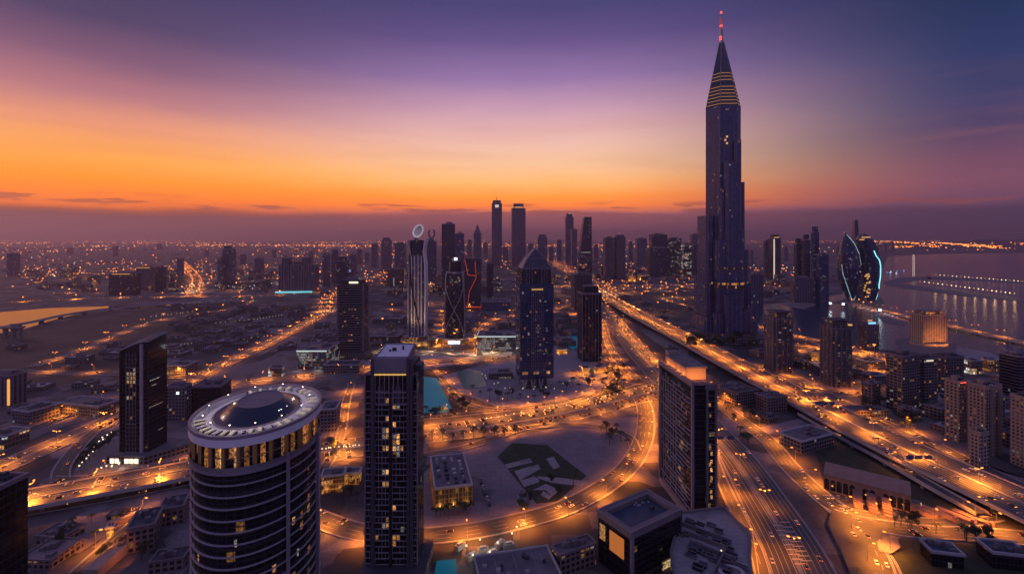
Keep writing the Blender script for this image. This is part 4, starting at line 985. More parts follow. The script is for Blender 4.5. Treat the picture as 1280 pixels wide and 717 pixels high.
# ---- lattice fronted tower on the right
def lattice_tower():
    x0, x1, ya, yb_, h = 123.5, 140.5, 335.0, 395.0, 97.0; cx, cyy = (x0 + x1) / 2, (ya + yb_) / 2; w, d = x1 - x0, yb_ - ya
    FOOT.append((cx, cyy, 36))
    r = empty('lattice_tower', (cx, cyy, 0), R(4), 'dark slab tower with white lattice on its broad side, orange-lit box on its roof', 'skyscraper')
    mb = MB(); mb.prism(rect(w - 1, d - 1), 0, h, FA['dark'], M['roofgrey'], 2.4); P_('facade', mb, r)
    fr = MB(); X = -w / 2
    for y in (-d / 2, d / 2): fr.box(X + .2, y, 0, h + 2.5, 1.6, 2.0, M['mauve'])
    fr.box(X + .2, 0, h - .8, h + 2.5, 1.6, d, M['mauve']); fr.box(X + .2, 0, 0, 5, 1.6, d, M['mauve'])
    for x in (w / 2, .12 * w): fr.box(x, -d / 2 + .2, 0, h + 1.5, 1.3, 2.0, M['stone'])
    fr.box(.3 * w, -d / 2 + .3, h - 3, h + 1, .5 * w, 1.6, M['stone']); P_('frame', fr, r)
    lt = MB(); q = random.Random(21); ny, nz = 11, 27; ys = [-d / 2 + 3 + (d - 6) * i / ny for i in range(ny + 1)]; zs = [6 + (h - 10) * i / nz for i in range(nz + 1)]
    for i in range(1, ny + 1):
        if i > 4: lt.box(X - .1, ys[i], zs[int(q.uniform(0, 4))], zs[nz - int(q.uniform(0, 3))], .6, .26, M['lattice'])
    for k in range(nz):
        a = q.choice([0, 0, 1, 2]); b = ny - q.choice([0, 1, 2, 4, 6])
        lt.box(X - .15, (ys[a] + ys[b]) / 2, zs[k] - .11, zs[k] + .11, .7, ys[b] - ys[a], M['lattice'])
        for _ in range(2):
            i = q.randrange(1, ny); lt.box(X - .12, (ys[i] + ys[i + 1]) / 2 if q.random() < .5 else ys[i], zs[k], zs[k + 1], .6, .26, M['lattice'])
    P_('lattice', lt, r)
    fl = MB(); zz = 6
    while zz < h - 2:
        fl.box(.31 * w, -d / 2 + .3, zz - .12, zz + .12, .36 * w, .8, M['stone']); zz += 3.8
    P_('floor_bands', fl, r)
    q = random.Random(8)
    for k in range(20):
        z0 = 8 + 3.8 * k + q.choice([0, 3.8]) * .5; m = MB(); a = .18 * w + q.uniform(0, 2.6)
        if q.random() < .75: m.face([(a, -d / 2 + .40, z0), (a + 1.6, -d / 2 + .40, z0), (a + 1.6, -d / 2 + .40, z0 + 2.6), (a, -d / 2 + .40, z0 + 2.6)], M[q.choice(['e_lit', 'w_dim', 'w_grey', 'w_dim'])]); P_('window', m, r)
    for yk, zk, n_ in ((-13, 45, 3), (-16, 49, 3), (-12, 20, 3), (-18, 17, 3), (-10, 28, 2), (-20, 73, 1), (14, 30, 1)):
        for j in range(n_):
            m = MB(); a = yk + j * 2.1; m.face([(X + .42, a, zk), (X + .42, a + 1.7, zk), (X + .42, a + 1.7, zk + 2.4), (X + .42, a, zk + 2.4)], M[q.choice(['w_dim', 'e_lit', 'w_dim'])]); P_('window', m, r)
    m = MB(); m.box(-.15 * w, -d / 2 + .3, 1, 7.5, .55 * w, .6, M['e_gold']); P_('lobby_glazing', m, r)
    pb = MB(); pb.prism(rect(w * .86, d * .62, .5, 2), h, h + 8.5, M['tan'], M['roofgrey'], bottom=True); pb.prism(rect(w * .96, d * .66, .5, 2), h + 8.5, h + 9.6, M['stone'], M['roofgrey'], bottom=True); P_('rooftop_box', pb, r)
    p2 = MB(); p2.box(-1, d * .36, h, h + 12, w * .55, 7, M['tan'], M['roofgrey']); p2.box(-1 - w * .28, d * .36 - 1.2, h + 4, h + 9, .5, 3.4, M['glassdark']); P_('stair_head', p2, r)
    for i in range(3): spotlight(r, (-w / 2 + 2 + i * 5.5, -d / 2 + 5.5, h + 1.5), (-w / 2 + 2 + i * 5.5, -d / 2 + 14, h + 6), 3600)
    for y in (-12, -3, 7, 16): spotlight(r, (-w / 2 - .6, y, h + 2.8), (0, y, h + 6.5), 1500, (1, .30, .04), 150)
M['lattice'] = pmat('pale_lattice', (.46, .41, .43), .6)
def spotlight(parent, at, to, power, col=(1, .30, .04), size=120, rad=.5):
    d = bpy.data.lights.new('floodlight', 'SPOT'); d.energy = power; d.color = col; d.spot_size = R(size); d.spot_blend = .5; d.shadow_soft_size = rad
    o = bpy.data.objects.new('floodlight', d); COL.objects.link(o); o.parent = parent; o.location = at
    o.rotation_euler = (Vector(at) - Vector(to)).to_track_quat('Z', 'Y').to_euler()
lattice_tower()

# ---- framed tower on the left with a sloping curved roof
def slope_tower():
    cx, cyy, w, d, h, D = fit(150, 208, 576, 438, -2, .85)
    r = empty('sloped_roof_tower', (cx, cyy, 0), R(-2), 'dark left tower with pale pilaster and sloping curved roof above a lit podium', 'skyscraper')
    z1 = h + 9; x0, x1, y0, y1 = -w / 2, w / 2, -d / 2, d / 2
    mb = MB(); mb.prism(rect(w, d), 0, h - 2, FA['dark'], M['roofgrey'], 2.4); P_('facade', mb, r)
    n_ = 8; rf = MB(); prof = [(x0 + w * i / n_, h - 2 + 2 + 8 * math.sin(math.pi / 2 * (i / n_) ** 1.1)) for i in range(n_ + 1)]
    for (a, za), (b, zb) in zip(prof, prof[1:]):
        rf.face([(a, y0, za), (b, y0, zb), (b, y1, zb + 4), (a, y1, za + 4)], M['roofdark']); rf.face([(a, y0, h - 2), (b, y0, h - 2), (b, y0, zb), (a, y0, za)], M['glassdark'])
        rf.face([(a, y1, h - 2), (b, y1, h - 2), (b, y1, zb + 4), (a, y1, za + 4)], M['glassdark'])
    rf.face([(x1, y0, h - 2), (x1, y1, h - 2), (x1, y1, prof[-1][1] + 4), (x1, y0, prof[-1][1])], M['glassdark']); rf.face([(x0, y0, h - 2), (x0, y1, h - 2), (x0, y1, h + 4), (x0, y0, h)], M['glassdark'])
    rr = P_('roof', rf, r); tb = MB()
    tb.tube([(a, y0 - .1, za + .2) for a, za in prof], .55, M['pale'], 6); tb.tube([(a, y1, za + 4.2) for a, za in prof], .5, M['pale'], 6); tb.bar((x0, y0, h + .2), (x0, y1, h + 4.2), .5, M['pale'], 6); tb.bar((x1, y0, prof[-1][1] + .2), (x1, y1, prof[-1][1] + 4.2), .5, M['pale'], 6); tb.build('roof_edge', rr)
    fr = MB(); fr.box(.28 * w, y0 - .2, 0, h + 6, 2.6, 1.6, M['pale']); P_('pilaster', fr, r)
    st = MB(); zz = 6
    while zz < h: st.box(.28 * w + 1.75, y0 - .2, zz, zz + 2.1, .9, 1.2, M['stone']); st.box(.28 * w + 1.5, y0 - .2, zz + 2.1, zz + 2.8, .4, 1.0, M['stone']); zz += 2.8
    P_('notched_strip', st, r)
    gb = MB()
    for x in (-.27, -.15, -.03, .08): gb.box(x * w, y0 - .3, 6, h - 1, .45, .8, M['stone'])
    zz = 8; k = 0
    while zz < h - 2:
        gb.box(-.095 * w, y0 - .25, zz - .2, zz + .2, .35 * w, .7, M['stone'] if k % 7 else M['pale']); zz += 3.6; k += 1
    P_('bay_grid', gb, r)
    ed = MB()
    for x, y in ((x0, y0), (x1, y0), (x1, y1), (x0, y1)): ed.box(x, y, 0, h - 1, .7, .7, M['darkmetal'])
    P_('corner_trim', ed, r)
    q = random.Random(9)
    for row, c0, n in ((19, 0, 3), (18, 0, 3), (17, 0, 3), (16, 1, 1), (13, 0, 2), (14, 2, 1), (20, 2, 1), (8, 1, 1)):
        for j in range(n):
            a = (-.265 + .12 * (c0 + j)) * w + .2; z0 = 8.3 + 3.6 * row; m = MB()
            m.face([(a, y0 - .06, z0), (a + .105 * w, y0 - .06, z0), (a + .105 * w, y0 - .06, z0 + 2.6), (a, y0 - .06, z0 + 2.6)], M[q.choice(['w_dim', 'w_grey', 'w_dim'])]); P_('window', m, r)
    for z0, ya, yb_ in ((h - 28, -.4, .1), (h - 33, -.3, -.05), (h - 52, -.5, .3), (h - 76, .05, .3)):
        m = MB(); m.box(x1 + .08, (ya + yb_) / 2 * d, z0, z0 + .7, .25, (yb_ - ya) * d, M['w_grey']); P_('window', m, r)
    po = MB(); po.prism([(x0 - 6, y0 - 7), (x1 + 3, y0 - 7), (x1 + 30, y1 + 6), (x1 - 2, y1 + 10), (x0 - 6, y1)], 0, 8, FA['grey'], M['roofgrey'], 3); P_('podium', po, r)
    for i in range(6):
        if i == 2: continue
        m = MB(); a = x0 - 3 + i * 4.4; m.face([(a, y0 - 7.08, 1), (a + 3.7, y0 - 7.08, 1), (a + 3.7, y0 - 7.08, 5.2), (a, y0 - 7.08, 5.2)], M['e_warm']); P_('lit_shopfront', m, r)
    spotlight(r, (0, y0 - 13, 6), (0, y0 - 22, 0), 1800, (1, .9, .65), 140)
slope_tower()

# ---- rounded tower with horizontal louvres behind the framed slab
def louvre_tower():
    cx, cyy, w, d, h, D = fit(422, 460.5, 447, 356, 0, .7)
    r = empty('louvred_tower', (cx, cyy, 0), 0, 'grey tower with curved louvred front and small lit roof sign beside the glass hall', 'skyscraper')
    o = [(x, y - 2.5 * (1 - (2 * x / w) ** 2)) for x, y in [(-w/2 + w * i / 10, -d / 2) for i in range(11)]] + [(w / 2, d / 2), (-w / 2, d / 2)]
    mb = MB(); mb.prism(o, 0, h, FA['dark'], M['roofgrey'], 2.6, True); P_('facade', mb, r)
    bb = MB(); bands(bb, o, 5, h - 1, 3.9, 1.0, .7, M['mauve']); P_('louvres', bb, r)
    eb = MB()
    for x in (-w / 2, w / 2): eb.box(x, -d / 2 + .5, 0, h + 2, 2.6, 2.6, M['stone'])
    P_('edge_frame', eb, r)
    tb = MB(); tb.box(0, 1, h, h + 7, w * .82, d * .7, M['darkmetal'], M['roofdark']); tb.box(-2, 3, h + 7, h + 12, w * .4, d * .4, M['mauve'], M['roofdark']); P_('plant_room', tb, r)
    s = MB(); s.box(4, -d * .36, h + 2.4, h + 5.0, 15, .5, M['e_warm']); P_('roof_sign', s, r)
    q = random.Random(2)
    for z0, x in ((38, -1), (38, 3), (28, -2), (28, 1), (28, 4), (60, -8), (70, 5), (76, -9), (80, 9), (66, 12), (52, -12)):
        m = MB(); m.box(x, -d / 2 - 2.45 * (1 - (2 * x / w) ** 2) - .35, z0, z0 + 1.8, 2.6, .3, M['w_dim']); P_('window', m, r)
    po = MB(); po.box(-4, -d * .3, 0, 11, w * 1.5, d * 1.5, FA['grey'], M['roofdark']); P_('podium', po, r)
louvre_tower()

# ---- tower with a pale loop on its top
def loop_tower():
    D = F * H / (432 - HZ); k = D / F; X = lambda px: (px - 520.5) * k; z = lambda py: ZT(py, D); d = 26
    r = empty('loop_top_tower', ((520.5 - 640) * k, D + d / 2, 0), 0, 'slender tower with curved blades and a tilted pale loop on top', 'skyscraper'); FOOT.append(((520.5 - 640) * k, D + 13, 20))
    o = chamfer(X(530) - X(511), d, 4)
    mb = MB(); mb.prism(o, 0, z(318), FA['resid'], M['roofgrey'], pts1=[(x * .94, y * .94) for x, y in o]); mb.prism([(x * .9, y * .9) for x, y in o], z(318), z(300), FA['navyl'], M['roofdark'], pts1=[(x * .78, y * .8) for x, y in o]); P_('facade', mb, r)
    fb = MB()
    for x in (-.34, -.12, .12, .34): fb.box(x * 27, -d / 2 - .3, 0, z(320), 1.5, 1.6, M['white'])
    P_('pilasters', fb, r)
    for sx, pts in ((-1, [(511, 440), (510, 400), (510, 360), (511.5, 330), (513, 316), (509.5, 300)]), (1, [(530, 440), (531, 400), (531.5, 360), (531, 330), (529, 314), (532, 298)])):
        b = MB()
        for (pa, ya), (pb, yb_) in zip(pts, pts[1:]):
            xa, xb, za, zb = X(pa), X(pb), z(ya), z(yb_); t = 1.1
            q0 = [(xa - t, -d / 2 - 1), (xa + t, -d / 2 - 1), (xa + t, d / 2), (xa - t, d / 2)]; q1 = [(xb - t, -d / 2 - 1), (xb + t, -d / 2 - 1), (xb + t, d / 2), (xb - t, d / 2)]
            b.prism(q0, za, zb, M['white'] if sx > 0 else M['pale'], M['pale'], pts1=q1)
        P_('blade', b, r)
    sb = MB(); sb.tube([(X(512), -d / 2 - 1.6, z(318)), (X(514), -d / 2 - 1.8, z(352)), (X(519), -d / 2 - 1.8, z(382)), (X(524), -d / 2 - 1.8, z(405))], 1.3, M['darkmetal'], 6); P_('diagonal_sash', sb, r)
    lp = MB(); c = Vector((X(521), 0, z(288.5))); pr = []
    for i in range(25):
        t = 2 * math.pi * i / 24; pr.append((c.x + 8.6 * k / 1.48 * math.cos(t) + 2.2 * math.sin(t), 3.5 * math.sin(t), c.z + 11.5 * math.sin(t)))
    lp.tube(pr, 1.7, M['looplit'], 8); l = P_('loop', lp, r)
    ds = MB(); ds.face([(x * .97 + c.x * .03, y + .4, zz) for x, y, zz in pr[:-1]], M['pale']); ds.build('loop_disc', l); spotlight(r, (c.x - 8, -26, c.z - 6), tuple(c), 7000, (1, .8, .75), 60)  # spot added in mid-air to brighten the disc
    st = MB(); st.bar((X(519), 0, z(302)), (X(518), 0, z(297)), 4.5, M['mauve'], 8, 3.2); P_('neck', st, r)
    po = MB(); po.prism(ellipse(34, 22, 32, 4, -8), 0, 12, FA['gold'], M['plaza'], 2.4, True); po.prism(ellipse(24, 15, 32, -2, -10), 12, 18, FA['gold'], M['plaza'], 2.4, True); P_('podium', po, r)
    for x in (-16, 0, 16): spotlight(r, (x, -62, 8), (x * .4, -14, 120), 38000, (1, .66, .5), 75, 1)  # uplights added to brighten the shaft
    for x in (-20, -6, 8, 24): spotlight(r, (x, -d / 2 - 22, 4), (x, -d / 2 - 8, 9), 2500, (1, .55, .2))
M['looplit'] = pmat('loop_rim', (.7, .66, .66), .5, emit=(1, .85, .75), es=.14)  # faint glow put into the rim material so it reads as lit
loop_tower()

# ---- tower wrapped by crossing diagonals, on an oval podium
def braced_tower():
    D = F * H / (427 - HZ); k = D / F; X = lambda px: (px - 568) * k; z = lambda py: ZT(py, D); d = 30
    r = empty('cross_braced_tower', ((568 - 640) * k, D + d / 2, 0), 0, 'dark tower wrapped in crossing diagonal ribs on an oval lit podium', 'skyscraper'); FOOT.append(((568 - 640) * k, D + 15, 34))
    hw = [(0, 12.3), (.25, 12.6), (.55, 12.2), (.85, 11.4), (1, 11.0)]; z0, z1 = 6, z(341)
    def halfw(t):
        for (a, va), (b, vb) in zip(hw, hw[1:]):
            if t <= b: return (va + (vb - va) * (t - a) / (b - a)) * k
        return hw[-1][1] * k
    lv = [(z0 + (z1 - z0) * i / 10, ellipse(halfw(i / 10), halfw(i / 10) * .9, 32, 0, 0, 4.5)) for i in range(11)]
    mb = MB(); mb.loft(lv, FA['navyl'], M['roofdark']); P_('facade', mb, r)
    bb = MB(); zz = z0 + 4
    while zz < z1:
        t = (zz - z0) / (z1 - z0); a = halfw(t); bb.ring(ellipse(a - .3, a * .9 - .3, 24, 0, 0, 4.5), ellipse(a + .3, a * .9 + .3, 24, 0, 0, 4.5), zz, zz + .6, M['stone']); zz += 4.2
    P_('floor_bands', bb, r)
    xb = MB(); n_ = 12
    for s in (-1, 1):
        for ph in (0, 1):
            pts = []
            for i in range(n_ + 1):
                t = i / n_; a = halfw(t); u = s * (math.cos(math.pi * (t * 1.15 + ph))) ; pts.append((a * .97 * u, -a * .93, z0 + (z1 - z0) * t))
            if ph == 0: xb.tube(pts, .75, M['lattice'], 6)
        xb.tube([(s * halfw(i / n_), -halfw(i / n_) * .75, z0 + (z1 - z0) * i / n_) for i in range(n_ + 1)], .8, M['lattice'], 6)
        pts = [(s * halfw(i / n_) * 1.0, halfw(i / n_) * .85 * math.cos(math.pi * (i / n_ * 1.15)), z0 + (z1 - z0) * i / n_) for i in range(n_ + 1)]; xb.tube(pts, .7, M['lattice'], 6)
    P_('diagonal_ribs', xb, r)
    cp = MB(); a = halfw(1); cp.ring(ellipse(a - 2, a * .9 - 2, 24), ellipse(a + .6, a * .9 + .6, 24), z1 - 1, z1 + 1.5, M['lattice']); cp.prism(ellipse(a * .72, a * .62, 24), z1, z(327), M['darkmetal'], M['roofdark'], 3, True); cp.prism(ellipse(a * .4, a * .35, 20), z(327), z(323), M['pale'], M['pale'], 3, True); P_('cap', cp, r)
    q = random.Random(14)
    for i in range(26):
        t = q.choice([q.uniform(.80, .95), q.uniform(.02, .28), q.uniform(.84, .95)]); a = halfw(t); x = q.uniform(-.5, .6) * a; m = MB()
        m.box(x, -a * .895, z0 + (z1 - z0) * t, z0 + (z1 - z0) * t + 1.5, q.uniform(1, 2.6), .4, M['w_grey'] if q.random() < .7 else M['w_dim']); P_('window', m, r)
    l = MB(); l.box(2, -a * .62, z(325), z(322), 6, .8, M['e_cool']); P_('roof_light', l, r)
    po = MB(); po.prism(ellipse(40, 30, 40, 2, -6), 0, 7, FA['gold'], M['plaza'], 2.4, True); po.ring(ellipse(36, 26, 40, 2, -6), ellipse(41, 31, 40, 2, -6), 7, 9, M['pale']); P_('podium', po, r)
    m = MB(); m.box(2, -37, 1, 6, 22, 1.2, M['e_cool']); P_('lit_entrance', m, r)
    for x in (-32, -16, 2, 20, 36): spotlight(r, (x, -46, 5), (x, -34, 3), 2600, (1, .55, .2))
braced_tower()

def red_tower():
    cx, cyy, w, d, h, D = fit(580.5, 602, 387, 323, 4, .8)
    r = empty('red_lit_tower', (cx, cyy, 0), R(4), 'dark waisted tower edged with red light lines behind the cross-braced tower', 'skyscraper')
    k = lambda s, t=1: [(x * s, y * s) for x, y in rect(w, d)]
    mb = MB(); mb.loft([(6, k(.9)), (h * .45, k(.96)), (h * .8, k(1.0)), (h, k(1.0))], FA['fardark'], M['roofdark']); P_('facade', mb, r)
    e = MB(); y = -d / 2 - .6
    e.tube([(-.30 * w, y, 14), (-.22 * w, y, h * .35), (.18 * w, y, h * .62), (.12 * w, y, h * .95)], .8, M['redline'], 5); e.tube([(-w * .48, y, h * .98), (-w * .36, y, h * .80), (-w * .3, y, h * .68), (w * .2, y, h * .66)], .9, M['redline'], 5)
    P_('red_light_line', e, r)
    b = MB(); b.prism(rect(w * 1.12, d * 1.1), 0, 6, M['darkmetal'], M['roofdark']); b.ring(rect(w * 1.05, d * 1.02), rect(w * 1.13, d * 1.11), 6, 8.5, M['redline']); P_('lit_base', b, r)
M['redline'] = emis('dim_red_line', (1, .10, .05), .42)
red_tower()

# ---- the neon edged twin building by the bay
def neon_twin():
    D = F * H / (377 - HZ) + 30; k = D / F; X = lambda px: (px - 1076) * k; z = lambda py: ZT(py, D)
    r = empty('neon_twin_building', ((1076 - 640) * k, D, 0), 0, 'pair of leaf-shaped curved towers edged with pale teal neon on the bay shore', 'skyscraper'); FOOT.append(((1076 - 640) * k, D, 75))
    def leaf(prof, nm, yc, mat):
        lv = []
        for py, a, b in prof: lv.append((max(0, z(py)) if py < 376 else 0, ellipse((X(b) - X(a)) / 2, (X(b) - X(a)) * .42 + 2, 24, (X(a) + X(b)) / 2, yc)))
        m = MB(); m.loft(lv, mat, M['roofdark']); p = P_(nm, m, r)
        bb = MB()
        for (za, oa), (zb, ob) in zip(lv, lv[1:]):
            n_ = max(1, int((zb - za) / 8))
            for i in range(n_):
                t = i / n_; o_ = [(p0[0] + (p1[0] - p0[0]) * t, p0[1] + (p1[1] - p0[1]) * t) for p0, p1 in zip(oa, ob)]; zz = za + (zb - za) * t
                bb.ring(offset_poly(o_, -.5), offset_poly(o_, .6), zz, zz + .8, M['navyframe'])
        bb.build('floor_bands', p); return p
    PL = [(378, 1061, 1065), (368, 1056.5, 1069), (350, 1049.5, 1073.5), (335, 1048, 1074.5), (318, 1049.5, 1072), (305, 1052, 1067), (296, 1054, 1061), (290, 1054.6, 1056)]; PR = [(379, 1082, 1097), (362, 1084, 1101), (345, 1082.5, 1103), (325, 1080, 1103), (310, 1077, 1100), (300, 1075, 1094), (294, 1078, 1088), (292, 1080, 1085)]
    pl = leaf([(378, 1061, 1065), (368, 1056.5, 1069), (350, 1049.5, 1073.5), (335, 1048, 1074.5), (318, 1049.5, 1072), (305, 1052, 1067), (296, 1054, 1061), (290, 1054.6, 1056)], 'curved_tower', 0, FA['blue'])
    pr = leaf([(379, 1082, 1097), (362, 1084, 1101), (345, 1082.5, 1103), (325, 1080, 1103), (310, 1077, 1100), (300, 1075, 1094), (294, 1078, 1088), (292, 1080, 1085)], 'curved_tower', 14, FA['blue'])
    li = leaf([(379, 1066, 1086), (350, 1070, 1085), (325, 1071, 1083), (304, 1068, 1080)], 'link_block', 22, FA['fardark'])
    def line(pts, y, m, nm, rad, par):
        q = MB(); q.tube([(X(a), y(a) if callable(y) else y, z(b)) for a, b in pts], rad, m, 5); q.build(nm, par)
    def line2(pts, prof, yc, m, nm, rad, par):
        q = MB(); o = []; pr = sorted(prof)
        for a, b in pts:
            for (p0, a0, b0), (p1, a1, b1) in zip(pr, pr[1:]):
                if p0 <= b <= p1: t = (b - p0) / (p1 - p0); xa, xb = a0 + (a1 - a0) * t, b0 + (b1 - b0) * t; break
            else: xa, xb = pr[-1][1:]
            hw_ = X(xb) - X(xa); u = max(-1, min(1, (X(a) - (X(xa) + X(xb)) / 2) / (hw_ / 2))); o.append((X(a), yc - (hw_ * .42 + 2) * math.sqrt(1 - u * u) - 1.2, z(b)))
        q.tube(o, rad, m, 5); q.build(nm, par)
    line2([(1054.6, 290), (1059, 297), (1064, 304), (1069, 315), (1073, 330), (1074, 345), (1072, 360), (1068, 372), (1064, 378)], PL, 0, M['tealdim'], 'neon_edge', 1.3, pl)
    line2([(1064, 378), (1059, 368), (1053, 353), (1050, 342), (1049.2, 330)], PL, 0, M['tealdim'], 'neon_edge', 1.1, pl)
    line2([(1088.5, 313), (1091, 319), (1096, 325), (1098.5, 332), (1098.5, 345), (1097, 357), (1098, 360), (1101.8, 361.5), (1100, 370), (1097, 379)], PR, 14, M['e_teal'], 'neon_edge', 1.5, pr)
    for y_, a, b in ((297, 1077, 1087), (300, 1074, 1081)):
        m = MB(); m.box((X(a) + X(b)) / 2, -2, z(y_), z(y_) + 3, X(b) - X(a), 4, M['e_sodsoft']); P_('roof_light', m, r)
    q = random.Random(6)
    for i in range(22):
        py = q.uniform(343, 372); px = q.uniform(1078.5, 1086); m = MB(); m.box(X(px), -3 + q.uniform(-1, 1) - 4, z(py), z(py) + 4, 4, 2, M['e_sodsoft'] if q.random() < .75 else M['e_gold']); P_('lit_room', m, li)
    for i in range(14):
        py = q.uniform(318, 350); px = q.uniform(1055, 1068); m = MB(); m.box(X(px), -26, z(py), z(py) + 2.5, 6, 3, M['w_grey']); P_('window', m, pl)
M['tealdim'] = emis('pale_teal_neon', (.5, .78, .9), .5)
M['e_sodsoft'] = emis('soft_orange_light', (1, .45, .12), .9)
neon_twin()

# ------------------------------------------------------------------ the other towers: name, label, l, r, base, top, yaw, ratio, facade, top, options
T = tower
SK = 'skyscraper'
T('stepped_tower', 'slim dark tower of tall vertical fins beside the turquoise pool, right of the gable tower', SK, 722, 752, 452, 358, 8, .9, 'navyl', 'crown', fin=5.5, crown=.10)
T('ribbed_tower', 'broad dark ribbed tower just behind the slim finned tower', SK, 714, 740, 388, 343, 5, .9, 'fardark', 'flat', fin=6)
def slant():
    cx, cyy, w, d, h, D = fit(722.5, 740, 358, 290, 4, .8)
    r = empty('slanted_tower', (cx, cyy, 0), R(4), 'tall dark tower narrowing to a slanted flat top, behind the gold-crowned pair', SK)
    mb = MB(); mb.prism(rect(w, d), 0, h * .62, FA['fardark'], None); mb.prism(rect(w, d), h * .62, ZT(271, D), FA['fardark'], M['roofdark'], pts1=[(-w * .12, -d / 2), (w * .47, -d / 2), (w * .47, d * .3), (-w * .12, d * .3)]); P_('facade', mb, r)
    l = MB(); l.box(0, -d / 2 - .6, h * .62, h * .62 + 3, w * .8, 1, M['w_grey']); P_('lit_floor', l, r)
slant()
